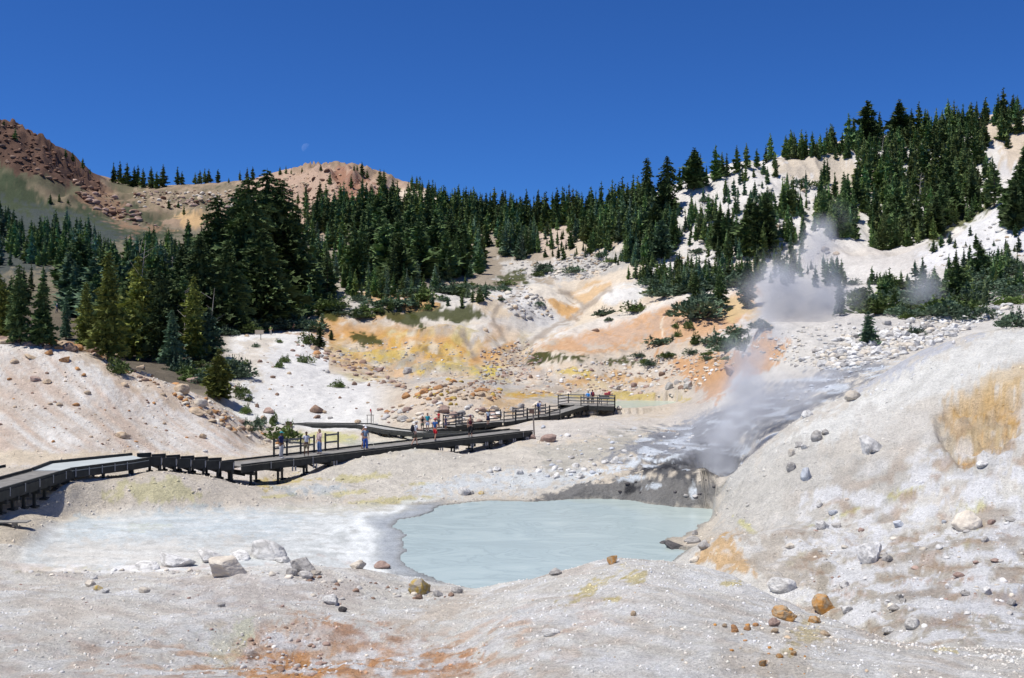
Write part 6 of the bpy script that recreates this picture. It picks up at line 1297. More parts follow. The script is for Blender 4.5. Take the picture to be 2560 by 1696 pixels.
# ramp
Lf, Rt = offs([(-17.2, 64.2, -7.66), (-9.0, 74.85, -7.62), (.75, 87.4, -7.6)], 2.35)
m = MB(); plankrun(m, Lf, Rt); m.build('walking_planks', DECKM, nb)
m = MB(); edgebars(m, Lf, .10, .12, .085, .06); edgebars(m, Rt, .10, .10, .075, .0); m.build('kerb', PAINT, nb)
m = MB(); edgebars(m, Rt, .08, .40, -.20); edgebars(m, Lf, .08, .40, -.20); m.build('fascia', PAINT, nb)
supports(nb, Lf, Rt, 2.1, .50, 3, .8); brackets(nb, Rt, 30, 1, .42, 4.0); brackets(nb, Rt, 30, 1, .42, 5.6); brackets(nb, Rt, 30, 1, .42, 2.2); foots(nb, Rt, 1.75, 1, 4.0)
brackets(nb, Rt, 60, 1, .42, 28.0)
def deck_pt(px, pyf, pts):
    """point on the walking surface whose height is interpolated along the boardwalk"""
    best = None
    for a, b in zip(pts[:-1], pts[1:]):
        for i in range(61):
            t_ = i/60; z = a[2]+(b[2]-a[2])*t_; y = -z*F/(pyf-CY); x = (px-CX)/F*y
            dd = math.hypot(a[0]+(b[0]-a[0])*t_-x, a[1]+(b[1]-a[1])*t_-y)
            if best is None or dd < best[0]: best = (dd, Vector((x, y, z)))
    return best[1]
# railing of the near boardwalk (far side)
def railing(name, pts, hgt, rails, label, group=None, postw=.11, below=.1, top=True, railmat=None, cat='railing'):
    r = empty(name, pts[0], 0, label, cat, group); o0 = Vector(pts[0])
    for p in pts:
        p = Vector(p)-o0; m = MB(); m.bar(p+Vector((0, 0, -below)), p+Vector((0, 0, hgt+.03)), postw, postw); m.build('post', PAINT, r)
    for rz in rails:
        m = MB()
        for a, b in zip(pts[:-1], pts[1:]):
            a = Vector(a)-o0; b = Vector(b)-o0; m.bar(a+Vector((0, 0, rz)), b+Vector((0, 0, rz)), .05, .12)
        m.build('rail', railmat or RAILM, r)
    return r
def onL(px):
    # left (far) edge of ramp at a given bearing
    for a, b in zip(Lf[:-1], Lf[1:]):
        for i in range(401):
            p = lerp(a, b, i/400)
            if CX+F*p.x/p.y >= px: return p-Vector((0, 0, 0))
    return Lf[-1]
fenz = Vector((0, 0, .02))
railing('handrail', [onL(684)+fenz, onL(717)+fenz, onL(751)+fenz, onL(785)+fenz], 1.12, [1.0, .52], 'two board handrail with four posts on the near boardwalk by the person in navy', below=.3)
railing('handrail', [onL(813)+fenz, onL(845)+fenz], 1.18, [1.06, .56], 'short two post handrail on the near boardwalk right of the woman in jeans', below=.3)
# ---- far boardwalk
fb = empty('boardwalk', (0, 0, 0), 0, 'low curving boardwalk crossing the basin floor behind the near one', 'boardwalk')
D2 = [(-.2, 88.6, -7.75), (-1.9, 91.6, -7.98), (-3.9, 95.8, -8.5), (-8.4, 102.3, -9.12), (-12.0, 106.0, -9.15), (-15.8, 112.4, -9.15), (-22.0, 113.2, -9.15), (-27.2, 110.8, -9.3)]
Lf2, Rt2 = offs(D2, 1.9)
PALE = simple('sun_bleached_planks', (.40, .395, .37), .85, .12, 2.2, .2)
m = MB(); plankrun(m, Lf2, Rt2, .2); m.build('walking_planks', PALE, fb)
m = MB(); edgebars(m, Lf2, .10, .12, .07); edgebars(m, Rt2, .10, .12, .07); m.build('kerb', PAINT, fb)
m = MB(); edgebars(m, Lf2, .08, .30, -.19); edgebars(m, Rt2, .08, .30, -.19); m.build('fascia', PAINT, fb)
supports(fb, Lf2, Rt2, 1.9, .36, 0, 5)
# ---- stairs and viewing platform
vb_ = empty('viewing_deck', (0, 0, 0), 0, 'raised boardwalk climbing by steps to the viewing platform by the pale spring', 'viewing platform')
def secdeck(pts, w, kerb=True, pitch=.2, mat=None):
    l_, r_2 = offs(pts, w); m = MB(); plankrun(m, l_, r_2, pitch); m.build('walking_planks', mat or DECKM, vb_)
    m = MB(); edgebars(m, l_, .08, .34, -.19); edgebars(m, r_2, .08, .34, -.19)
    if kerb: edgebars(m, l_, .09, .1, .06); edgebars(m, r_2, .09, .1, .06)
    m.build('fascia', PAINT, vb_); return l_, r_2
l1, r1 = secdeck([(-8.2, 104.6, -9.0), (-6.4, 106.4, -8.98)], 2.0); supports(vb_, l1, r1, 1.6, .4, 0, .3)
l2, r2 = secdeck([(-6.3, 106.5, -8.8), (-4.9, 107.8, -8.8)], 2.0); supports(vb_, l2, r2, 1.4, .4, 0, .3)
l3, r3 = secdeck([(-4.8, 107.9, -8.72), (-1.7, 110.6, -8.72)], 2.0); supports(vb_, l3, r3, 1.5, .4, 1, .3)
ap = Vector((-1.65, 110.65, 0)); bp_ = Vector((4.6, 118.6, 0)); stl = []; str_ = []
dn2 = (bp_-ap).normalized(); nn2 = Vector((dn2.y, -dn2.x, 0))
NS = 5
for k in range(NS):
    s0 = lerp(ap, bp_, k/NS)+dn2*.02; s1 = lerp(ap, bp_, (k+1)/NS)-dn2*.02; zt = -8.66+.055*k
    Q = [s0+nn2, s1+nn2, s1-nn2, s0-nn2]; Q = [Vector((q.x, q.y, zt)) for q in Q]
    m = MB(); slab(m, Q[::-1], 0, .06); st_ = m.build('landing', DECKM, vb_)
    for sd in (1, -1): m = MB(); p = s0+nn2*sd; q = s1+nn2*sd; m.bar((p.x, p.y, zt-.2), (q.x, q.y, zt-.2), .08, .42); m.build('side_board', PAINT, st_)
    m = MB()
    for sd in (1, -1): p = s1+nn2*.9*sd; z0 = gz(p.x, p.y); m.bar((p.x, p.y, z0-.1), (p.x, p.y, zt-.2), .13, .13)
    m.build('trestle', PAINT, st_)
l5, r5 = secdeck([(4.65, 118.7, -8.42), (8.3, 126.0, -7.95)], 1.9); supports(vb_, l5, r5, 1.8, .4, 0, .6)
VP = [Vector((7.3, 126.1, -7.9)), Vector((12.15, 124.4, -7.9)), Vector((13.3, 128.8, -7.9)), Vector((8.6, 131.2, -7.9))]
VP = [Vector((8.2, 125.6, -7.9)), Vector((12.05, 123.9, -7.9)), Vector((12.5, 128.2, -7.9)), Vector((7.0, 131.2, -7.9)), Vector((5.6, 128.0, -7.9))]
m = MB(); slab(m, VP, .0, .06); m.build('platform_floor', DECKM, vb_)
m = MB()
for i in range(5):
    a, b = VP[i], VP[(i+1) % 5]
    if i == 4: continue
    m.bar(a+Vector((0, 0, -.28)), b+Vector((0, 0, -.28)), .09, .48)
m.build('fascia', PAINT, vb_)
for q in VP+[lerp(VP[0], VP[1], .5)]:
    c = lerp(q, Vector((10, 127.5, -7.9)), .06); z0 = gz(c.x, c.y); m = MB(); m.bar((c.x, c.y, z0-.1), (c.x, c.y, -8.3), .16, .16); m.build('post', PAINT, vb_)
def lineup(a, b, n): return [lerp(Vector(a), Vector(b), i/(n-1)) for i in range(n)]
RG = 'railings of the viewing boardwalk'
R3 = [1.0, .62, .25]
railing('handrail', lineup(l2[0], l3[0], 2)+[lerp(l3[0], l3[1], .1)], 1.1, R3, 'railing on the far side of the lower landing beside the child in grey', RG, below=.4)
railing('handrail', [r2[0]+Vector((0, 0, 0)), r2[1]], 1.1, R3, 'short near side railing at the lower landing of the viewing boardwalk', RG, below=.5)
def steprail(side, idx, label):
    s0 = lerp(ap, bp_, idx/NS)+nn2*side+dn2*.05; s1 = lerp(ap, bp_, (idx+1)/NS)+nn2*side-dn2*.05; zt = -8.66+.055*idx
    railing('handrail', [Vector((s0.x, s0.y, zt)), Vector((s1.x, s1.y, zt))], 1.12+.0*idx, R3, label, RG, below=.55)
orn = ['first', 'second', 'third', 'fourth', 'last']
for i in range(NS):
    steprail(1, i, '%s near side railing bay from the left on the stepped viewing boardwalk' % orn[i])
    if i in (0, 2, 4): steprail(-1, i, '%s far side railing bay from the left on the stepped viewing boardwalk' % orn[i])
railing('handrail', [VP[0], lerp(VP[0], VP[1], .5), VP[1]], 1.1, R3, 'railing along the near edge of the viewing platform', RG, below=.6)
railing('handrail', [VP[1], lerp(VP[1], VP[2], .5), VP[2]], 1.1, R3, 'railing along the right edge of the viewing platform', RG, below=.6)
railing('handrail', [VP[2], lerp(VP[2], VP[3], .33), lerp(VP[2], VP[3], .66), VP[3], VP[4]], 1.1, R3, 'railing along the back edge of the viewing platform', RG, below=.2)
# signs and odds and ends
def sign(loc, build_fn, name, label, cat):
    r = empty(name, loc, 0, label, cat); build_fn(r); return r
WOOD = simple('brown_sign_wood', (.16, .10, .075), .8, .2, 4, .2); POSTW = simple('grey_brown_post', (.22, .19, .165), .85, .2, 4, .2)
p_ = Vector((.95+.8, 87.1, -8.4))
def f1_(r):
    m = MB(); m.bar((0, 0, -.1), (-.12, 0, 2.35), .12, .12); m.build('pole', POSTW, r)
    m = MB(); m.box((-.22, -.09, 2.1), (.42, .03, .34)); m.build('sign_board', WOOD, r)
sign(Vector(((1336-CX)/F*87.0, 87.0, gz((1336-CX)/F*87.0, 87.0))), f1_, 'signpost', 'leaning brown signpost at the right end of the near boardwalk', 'signpost')
RIB = simple('red_ribbon', (.65, .06, .08), .7, .05)
def f2_(r):
    m = MB(); m.bar((0, 0, -.1), (0, 0, 1.55), .09, .09); m.build('post', POSTW, r)
    m = MB(); m.box((-.06, -.05, 1.5), (.14, .03, .28)); m.box((-.02, -.07, 1.3), (.07, .02, .2), .3); m.build('ribbon', RIB, r)
c = hit(929, 1062, 100); sign(Vector((c.x, 114.3, -9.2)), f2_, 'marker_post', 'thin wooden marker post with a pink red ribbon beside the far boardwalk', 'marker post')
def f3_(r):
    m = MB(); m.bar((-.32, 0, -.1), (-.32, 0, .95), .05, .05); m.bar((.32, 0, -.1), (.32, 0, .95), .05, .05); m.build('legs', PAINT, r)
    m = MB(); m.box((0, 0, .98), (.78, .45, .05)); m.build('sign_panel', POSTW, r)
sign(Vector(((925.5-CX)/F*114.8, 114.8, -9.25)), f3_, 'information_panel', 'low tilted information panel left of the ribboned marker post', 'sign')
def f4_(r):
    m = MB(); m.bar((-.35, 0, 0), (-.35, 0, .82), .08, .08); m.bar((.35, 0, 0), (.35, 0, .82), .08, .08); m.build('legs', PAINT, r)
    m = MB(); m.add([(-.62, -.3, .72), (.62, -.3, .72), (.62, .25, 1.08), (-.62, .25, 1.08), (-.62, -.3, .78), (.62, -.3, .78), (.62, .25, 1.14), (-.62, .25, 1.14)], [(3, 2, 1, 0), (4, 5, 6, 7), (0, 1, 5, 4), (1, 2, 6, 5), (2, 3, 7, 6), (3, 0, 4, 7)]); m.build('sign_panel', PAINT, r)
sign(Vector((11.0, 125.8, -7.9)), f4_, 'information_panel', 'dark tilted information panel on the viewing platform', 'sign')
m = MB(); m.box((0, 0, 0), (.75, .3, .28), .2); m.box((.25, 0, .2), (.3, .25, .18), .5)
o = m.build('red_bag', simple('red_cloth', (.55, .10, .12), .8, .1)); bpv = o.modifiers.new('b', 'BEVEL'); bpv.width = .06; bpv.segments = 2; o.location = (12.0, 127.3, -7.9+1.28)
o.location = (lerp(VP[2], VP[3], .16).x, lerp(VP[2], VP[3], .16).y, -7.9+1.22); tag(o, 'pink red bag resting on the back rail of the viewing platform', 'bag')
c = hit(722, 1067, 100)
bx_ = empty('wooden_box', (c.x, c.y, c.z), 0, 'small brown wooden box with dark lid beside the left end of the far boardwalk', 'box')
m = MB(); m.box((0, 0, .22), (.62, .5, .46), .1); m.build('body', simple('stone_brown_box', (.25, .17, .12), .9, .35, 6, .3), bx_)
m = MB(); m.box((0, 0, .48), (.68, .56, .06), .1); m.build('lid', PAINT, bx_)
c = hit(20, 1314, 30); m = MB(); m.box((0, 0, .16), (2.6, .5, .05), .05); m.box((-.6, 0, .06), (.1, .4, .2), .05); m.box((.7, 0, .06), (.1, .4, .2), .05); o = m.build('shadow_board', DECKM); o.location = (c.x-.4, c.y, c.z); tag(o, 'grey board standing in for a shadow on the ground below the left boardwalk', 'board')  # flat plank added in place of a cast shadow
c = Vector((-25.9, 53.1, -6.9)); m = MB(); m.bar((0, 0, -.6), (0, 0, .55), .1, .1); m.bar((-.9, -.6, .28), (.35, .2, .5), .09, .14); o = m.build('rail_stub', PAINT); o.location = c; tag(o, 'short dark rail end beside the boardwalk at the left edge', 'railing')
# upper ledge with post
def f5_(r):
    m = MB(); m.bar((0, 0, -.1), (0, 0, 1.25), .09, .09); m.build('post', PAINT, r)
    m = MB(); m.box((-.25, -.06, 1.35), (1.5, .05, .75)); m.build('sign_board', simple('pale_board', (.52, .44, .34), .8, .1), r)
c = hit(652, 850, 150); sign(c, f5_, 'notice_board', 'pale notice board on a thin post on the white ledge', 'sign')

# ------------------------------------------------------------------ people
SKIN = {'light': simple('skin_light', (.52, .31, .22), .6, .05), 'tan': simple('skin_tan', (.38, .21, .14), .6, .05), 'brown': simple('skin_brown', (.16, .085, .055), .6, .05)}
CL = {}
def cloth(col, check=False):
    k = (col, check)
    if k not in CL: CL[k] = simple('cloth', col, .9, .35 if check else .12, 18 if check else 6)
    return CL[k]
def skin_obj(name, verts, edges, radii, mat, parent, root=0, sub=1):
    me = bpy.data.meshes.new('tmp'); me.from_pydata([tuple(v) for v in verts], edges, []); me.update()
    o = bpy.data.objects.new('tmp', me); COL.objects.link(o)
    o.modifiers.new('skin', 'SKIN')
    if not me.skin_vertices: me.attributes  # layer is created by the modifier data
    bm = bmesh.new(); bm.from_mesh(me); ly = bm.verts.layers.skin.verify(); bm.verts.ensure_lookup_table()
    for i, v in enumerate(bm.verts):
        r = radii[i]; v[ly].radius = r if isinstance(r, tuple) else (r, r); v[ly].use_root = (i == root)
    bm.to_mesh(me); bm.free()
    s = o.modifiers.new('sub', 'SUBSURF'); s.levels = sub; s.render_levels = sub
    dg = bpy.context.evaluated_depsgraph_get(); dg.update()
    me2 = bpy.data.meshes.new_from_object(o.evaluated_get(dg)); me2.name = name
    bpy.data.objects.remove(o); bpy.data.meshes.remove(me)
    for p in me2.polygons: p.use_smooth = True
    me2.materials.clear()
    return obj(name, me2, mat, parent)
def ell(name, c, r, mat, parent, cut=None, tilt=0):
    bm = bmesh.new(); bmesh.ops.create_uvsphere(bm, u_segments=14, v_segments=10, radius=1)
    if cut is not None:
        bmesh.ops.delete(bm, geom=[v for v in bm.verts if v.co.z < cut], context='VERTS')
    bmesh.ops.transform(bm, matrix=Matrix.Translation(c) @ Matrix.Rotation(tilt, 4, 'X') @ Matrix.Diagonal((*r, 1)), verts=bm.verts)
    me = bpy.data.meshes.new(name); bm.to_mesh(me); bm.free()
    for p in me.polygons: p.use_smooth = True
    return obj(name, me, mat, parent)
def person(loc, h, face, label, skin='light', top=(.5, .5, .5), bottom=(.2, .2, .3), hair=(.05, .035, .025), hat=None, hatc=(.8, .8, .8), legs='pants', sleeves=.55, stride=0., arms=None, lean=0., shoe=(.08, .08, .09), longhair=False, skirt=False, check=False, pack=None, packlabel=None, wid=1.0, bend=False):
    """face: rotation about z, 0 = towards the camera"""
    root = empty('person', loc, face, label, 'person'); k = h/1.74; root.scale = (k*wid, k*wid, k)
    sk = SKIN[skin]; L_ = lean
    P = {'pel': (0, 0, .96), 'bel': (0, -.01-L_*.15, 1.08), 'che': (0, -L_*.45, 1.29), 'nb': (0, .01-L_*.7, 1.44), 'nk': (0, -.01-L_*.8, 1.50), 'hd': (0, -.03-L_*.95, 1.60), 'cr': (0, -.015-L_*1.0, 1.69)}
    st = stride
    P.update({'hl': (.09, 0, .90), 'kl': (.10, -.03-st*.5, .50), 'al': (.10, .03-st*.9 if st >= 0 else .03-st*.9, .08), 'tl': (.115, -.15-st*.9, .035),
              'hr': (-.09, 0, .90), 'kr': (-.10, -.03+st*.35, .50), 'ar': (-.10, .03+st*1.0, .09), 'tr': (-.115, -.15+st*.95, .035)})
    A_ = arms or ('down', 'down')
    for sgn, s_, md in ((1, 'l', A_[0]), (-1, 'r', A_[1])):
        y0 = -L_*.6
        P['s'+s_] = (.175*sgn, y0, 1.40)
        if md == 'down': e = (.235*sgn, y0+.03, 1.13); w_ = (.245*sgn, y0-.05, .89)
        elif md == 'swing': e = (.23*sgn, y0+.12, 1.15); w_ = (.24*sgn, y0+.14, .92)
        elif md == 'fwd': e = (.23*sgn, y0-.08, 1.14); w_ = (.20*sgn, y0-.30, 1.12)
        elif md == 'face': e = (.22*sgn, y0-.14, 1.16); w_ = (.06*sgn, y0-.20, 1.42)
        elif md == 'hip': e = (.36*sgn, y0+.05, 1.18); w_ = (.19*sgn, y0-.06, 1.02)
        elif md == 'point': e = (.40*sgn, y0-.12, 1.33); w_ = (.60*sgn, y0-.20, 1.38)
        P['e'+s_] = e; P['w'+s_] = w_
    names = list(P); idx = {n: i for i, n in enumerate(names)}; V = [Vector(P[n]) for n in names]
    Rr = {'pel': (.15, .11), 'bel': (.13, .10), 'che': (.155, .105), 'nb': (.085, .07), 'nk': .052, 'hd': (.078, .095), 'cr': (.068, .08), 'hl': .095, 'kl': .056, 'al': .038, 'tl': .034, 'hr': .095, 'kr': .056, 'ar': .038, 'tr': .034, 'sl': .058, 'el': .042, 'wl': .028, 'sr': .058, 'er': .042, 'wr': .028}
    R_ = [Rr[n] for n in names]
    Ed = [('pel', 'bel'), ('bel', 'che'), ('che', 'nb'), ('nb', 'nk'), ('nk', 'hd'), ('hd', 'cr'), ('pel', 'hl'), ('hl', 'kl'), ('kl', 'al'), ('al', 'tl'), ('pel', 'hr'), ('hr', 'kr'), ('kr', 'ar'), ('ar', 'tr'), ('nb', 'sl'), ('sl', 'el'), ('el', 'wl'), ('nb', 'sr'), ('sr', 'er'), ('er', 'wr')]
    E2 = [(idx[a], idx[b]) for a, b in Ed]
    for s_, sg in (('l', 1), ('r', -1)):
        w_ = V[idx['w'+s_]]; d = (w_-V[idx['e'+s_]]).normalized(); side = d.cross(Vector((sg, 0, .01))).normalized() if abs(d.x) < .8 else Vector((0, 1, 0))
        pm = len(V); V.append(w_+d*.06); R_.append((.036, .018)); E2.append((idx['w'+s_], pm))
        inn = Vector((-sg*.5, 0, 0))
        for f_, (o_, ln) in enumerate(((-.028, .065), (-.010, .078), (.010, .074), (.028, .058))):
            a_ = len(V); V.append(w_+d*.10+side*o_); R_.append(.009); V.append(w_+d*(.10+ln*.5)+side*o_*1.1+inn*.012); R_.append(.008); V.append(w_+d*(.10+ln*.9)+side*o_*1.05+inn*.05); R_.append(.007)
            E2 += [(pm, a_), (a_, a_+1), (a_+1, a_+2)]
        a_ = len(V); V.append(w_+d*.045-side*.045+inn*.03); R_.append(.011); V.append(w_+d*.085-side*.058+inn*.06); R_.append(.009); E2 += [(pm, a_), (a_, a_+1)]
    body = skin_obj('body', V, E2, R_, sk, root)
    hd = V[idx['hd']]
    ell('nose', (hd.x, hd.y-.098, hd.z-.005), (.014, .020, .022), sk, body)
    for sx in (-1, 1):
        ell('eye', (hd.x+sx*.032, hd.y-.086, hd.z+.022), (.013, .010, .009), cloth((.03, .02, .02)), body)
        ell('ear', (hd.x+sx*.082, hd.y+.005, hd.z+.005), (.012, .022, .032), sk, body)
    ell('mouth', (hd.x, hd.y-.084, hd.z-.048), (.026, .010, .007), cloth((.30, .09, .08)), body)
    hm = cloth(hair)
    ell('hair', (hd.x, hd.y+.018, hd.z+.052), (.092, .108, .092), hm, root, -.25, -.25)
    if longhair: ell('hair', (hd.x, hd.y+.062, hd.z-.04), (.085, .055, .15), hm, root)
    if hat:
        hmt = cloth(hatc)
        ht = ell('hat', (hd.x, hd.y+.012, hd.z+.066), (.102, .116, .098), hmt, root, 0.0, -.1)
        if hat == 'cap': ell('brim', (hd.x, hd.y-.12, hd.z+.066), (.075, .09, .012), hmt, ht)
        if hat == 'wide': ell('brim', (hd.x, hd.y, hd.z+.07), (.21, .22, .014), hmt, ht)
    # shirt
    tm = cloth(top, check)
    sv = [V[idx['pel']]+Vector((0, 0, .0)), V[idx['bel']], V[idx['che']], V[idx['nb']]-Vector((0, 0, .01))]; sr_ = [(.172, .130), (.158, .125), (.178, .128), (.085, .08)]; se = [(0, 1), (1, 2), (2, 3)]
    for s_ in 'lr':
        a_ = len(sv); S0 = V[idx['s'+s_]]; E0 = V[idx['e'+s_]]; W0 = V[idx['w'+s_]]
        if sleeves > 0:
            sv.append(S0); sr_.append(.076)
            if sleeves <= .9: sv.append(S0.lerp(E0, max(.3, sleeves))); sr_.append(.066); se += [(3, a_), (a_, a_+1)]
            else: sv += [E0, E0.lerp(W0, .85)]; sr_ += [.058, .045]; se += [(3, a_), (a_, a_+1), (a_+1, a_+2)]
    skin_obj('shirt', sv, se, sr_, tm, root)
    bm_ = cloth(bottom)
    if skirt:
        m = MB(); m.tube([(0, 0, 1.04), (0, 0, .92), (0, -.01, .70), (0, -.01, .52)], [.14, .18, .21, .235], 14); m.build('skirt', bm_, root, True)
    else:
        pv = [V[idx['pel']]+Vector((0, 0, .02)), V[idx['pel']]-Vector((0, 0, .05))]; pr = [(.158, .122), (.165, .125)]; pe = [(0, 1)]
        for s_ in 'lr':
            Hh = V[idx['h'+s_]]; K = V[idx['k'+s_]]; Aa = V[idx['a'+s_]]; a_ = len(pv)
            pv.append(Hh-Vector((0, 0, .06))); pr.append(.115); pe.append((1, a_))
            if legs == 'pants': pv += [K, Aa+Vector((0, 0, .03))]; pr += [.082, .066]; pe += [(a_, a_+1), (a_+1, a_+2)]
            elif legs == 'capri': pv += [K, K.lerp(Aa, .45)]; pr += [.085, .075]; pe += [(a_, a_+1), (a_+1, a_+2)]
            else: pv += [Hh.lerp(K, .92)]; pr += [.105]; pe += [(a_, a_+1)]
        skin_obj('trousers' if legs == 'pants' else 'shorts', pv, pe, pr, bm_, root)
    for s_ in 'lr':
        a_ = V[idx['a'+s_]]; t_ = V[idx['t'+s_]]
        skin_obj('shoe', [a_+Vector((0, .04, -.035)), a_+Vector((0, -.03, -.03)), t_+Vector((0, -.02, .012))], [(0, 1), (1, 2)], [.046, .052, .042], cloth(shoe), root)
    if pack:
        pr_ = empty('backpack', (0, 0, 0), 0, packlabel, 'backpack'); M_ = Matrix.LocRotScale(Vector(loc), Matrix.Rotation(face, 3, 'Z').to_quaternion(), Vector((k, k, k)))
        pr_.location = M_ @ Vector((0, .2-L_*.4, 1.22)); pr_.rotation_euler = (0, 0, face); pr_.scale = (k, k, k)
        bb = ell('bag', (0, .02, 0), (.17, .12, .27), cloth(pack), pr_); ell('pocket', (0, .12, -.08), (.12, .06, .13), cloth(pack), pr_)
        for sx in (-1, 1):
            m = MB(); m.tube([(sx*.10, -.06, .2), (sx*.11, -.22, .24), (sx*.12, -.33, .10), (sx*.13, -.28, -.08), (sx*.12, -.08, -.18)], [.022]*5, 6); m.build('strap', cloth(pack), pr_, True)
    return root
d1 = [(-17.2, 64.2, -7.66), (.75, 87.4, -7.6)]; DZ = Vector((0, 0, .012))
def P1(px, py): return deck_pt(px, py, d1)+DZ
person(P1(703, 1147), 1.72, rad(70), 'person in navy t-shirt, teal cap and light grey trousers standing by the near handrail', 'brown', (.03, .04, .11), (.50, .50, .50), hat='cap', hatc=(.03, .25, .28), arms=('down', 'hip'), shoe=(.5, .5, .5))
person(P1(766, 1142), 1.62, rad(20), 'person in pale grey polo shirt and khaki shorts walking along the near boardwalk', 'brown', (.50, .52, .60), (.18, .15, .10), stride=.22, arms=('swing', 'down'), legs='shorts', shoe=(.12, .12, .12))
person(P1(799, 1136), 1.66, rad(-30), 'woman in pale pink top and blue jeans holding a hand to her face', 'light', (.62, .48, .46), (.10, .17, .33), hair=(.22, .12, .06), longhair=True, sleeves=1, arms=('face', 'down'), shoe=(.2, .17, .15))
person(P1(914, 1126), 1.60, rad(15), 'front person of the close pair, in denim top, bright blue trousers and white cap', 'light', (.16, .22, .32), (.04, .12, .42), hat='cap', hatc=(.75, .75, .82), arms=('down', 'hip'), stride=.06)
person(P1(905, 1124)+Vector((.1, .35, 0)), 1.66, rad(60), 'person in orange top and dark shorts half hidden behind the denim clad one', 'tan', (.62, .28, .18), (.06, .08, .16), hat='cap', hatc=(.75, .74, .72), legs='shorts', sleeves=0, stride=.15, arms=('hip', 'down'))
person(P1(1037, 1115), 1.76, rad(115), 'person in white shirt and olive shorts striding right with a black backpack', 'light', (.66, .67, .72), (.07, .065, .05), hat='wide', hatc=(.45, .44, .42), legs='shorts', stride=.26, arms=('fwd', 'fwd'), lean=.12, shoe=(.06, .05, .05), pack=(.02, .02, .028), packlabel='black backpack on the hiker in the white shirt')
person(P1(1088, 1103), 1.70, rad(150), 'person in red cap, blue t-shirt and red knee length shorts walking away', 'tan', (.03, .10, .28), (.55, .02, .03), hat='cap', hatc=(.55, .08, .10), legs='shorts', stride=.2, arms=('down', 'swing'), shoe=(.2, .2, .22))
person(P1(1176, 1093), 1.68, rad(10), 'person in dark burgundy tank top and black capri trousers alone on the near boardwalk', 'tan', (.09, .02, .03), (.02, .02, .022), hat='cap', hatc=(.10, .03, .06), legs='capri', sleeves=0, stride=.1, arms=('fwd', 'down'), shoe=(.05, .05, .05))
def P2(px, py, z): y = -z*F/(py-CY); return Vector(((px-CX)/F*y, y, z+.012))
person(P2(1056, 1078.5, -9.13), 1.62, rad(0), 'person in black tank top and white hat left of the one in teal', 'light', (.02, .02, .02), (.14, .15, .12), hat='wide', hatc=(.78, .76, .72), legs='shorts', sleeves=0)
person(P2(1069, 1079, -9.13), 1.80, rad(-15), 'person in teal shirt and pale checked shorts on the far boardwalk', 'light', (.02, .26, .34), (.42, .47, .58), hair=(.06, .04, .03), legs='shorts', check=False, arms=('down', 'down'), shoe=(.6, .6, .6))
person(P2(1097, 1071, -9.0), 1.74, rad(-60), 'person in red shirt and dark shorts behind the one with the red cap', 'tan', (.42, .02, .03), (.05, .06, .07), legs='shorts', arms=('fwd', 'down'))
person(P2(1114, 1075, -9.0), 1.36, rad(60), 'child in purple grey dress at the foot of the viewing boardwalk', 'tan', (.12, .12, .19), (.11, .11, .17), hair=(.02, .018, .02), skirt=True, sleeves=.4, longhair=True, arms=('fwd', 'down'))
person(P2(1220, 1063, -8.70), 1.55, rad(30), 'person in straw sun hat, pale blue top and navy skirt on the upper landing', 'light', (.52, .62, .70), (.02, .025, .06), hat='wide', hatc=(.62, .50, .22), skirt=True, arms=('hip', 'down'), longhair=True)
person(Vector((3.06, 116.6, -8.43)), 1.62, rad(110), 'person in white shirt with blue vest holding a camera near the top of the steps', 'light', (.50, .56, .72), (.40, .42, .45), hair=(.12, .07, .04), legs='shorts', arms=('face', 'fwd'), pack=(.03, .06, .2), packlabel='small blue backpack on the person near the top of the steps')
person(Vector((9.2, 127.6, -7.888)), 1.58, rad(160), 'person in bright light blue jacket on the viewing platform', 'light', (.03, .30, .75), (.04, .04, .05), hair=(.03, .02, .02), sleeves=1, longhair=False, arms=('hip', 'down'))
person(Vector((9.75, 128.0, -7.888)), 1.74, rad(-160), 'person in dark blue shirt beside the one in the light blue jacket', 'tan', (.03, .07, .22), (.05, .05, .045), hair=(.06, .04, .03), pack=(.20, .03, .04), packlabel='dark red backpack on the person in the dark blue shirt')
person(hit(142, 783, 150), 1.74, rad(90), 'distant hiker in blue shirt and white hat on the trail across the left hillside', 'light', (.04, .14, .38), (.05, .08, .16), hat='wide', hatc=(.75, .75, .75), stride=.15)
person(hit(677, 838, 150), 1.75, rad(0), 'distant person in yellow green shirt standing on the white ledge', 'light', (.28, .38, .10), (.40, .38, .34), legs='pants', arms=('hip', 'down'))
person(hit(733, 829, 150), 1.55, rad(60), 'distant person in red leaning forward on the white ledge', 'light', (.48, .03, .03), (.05, .05, .06), lean=.35, arms=('fwd', 'fwd'))

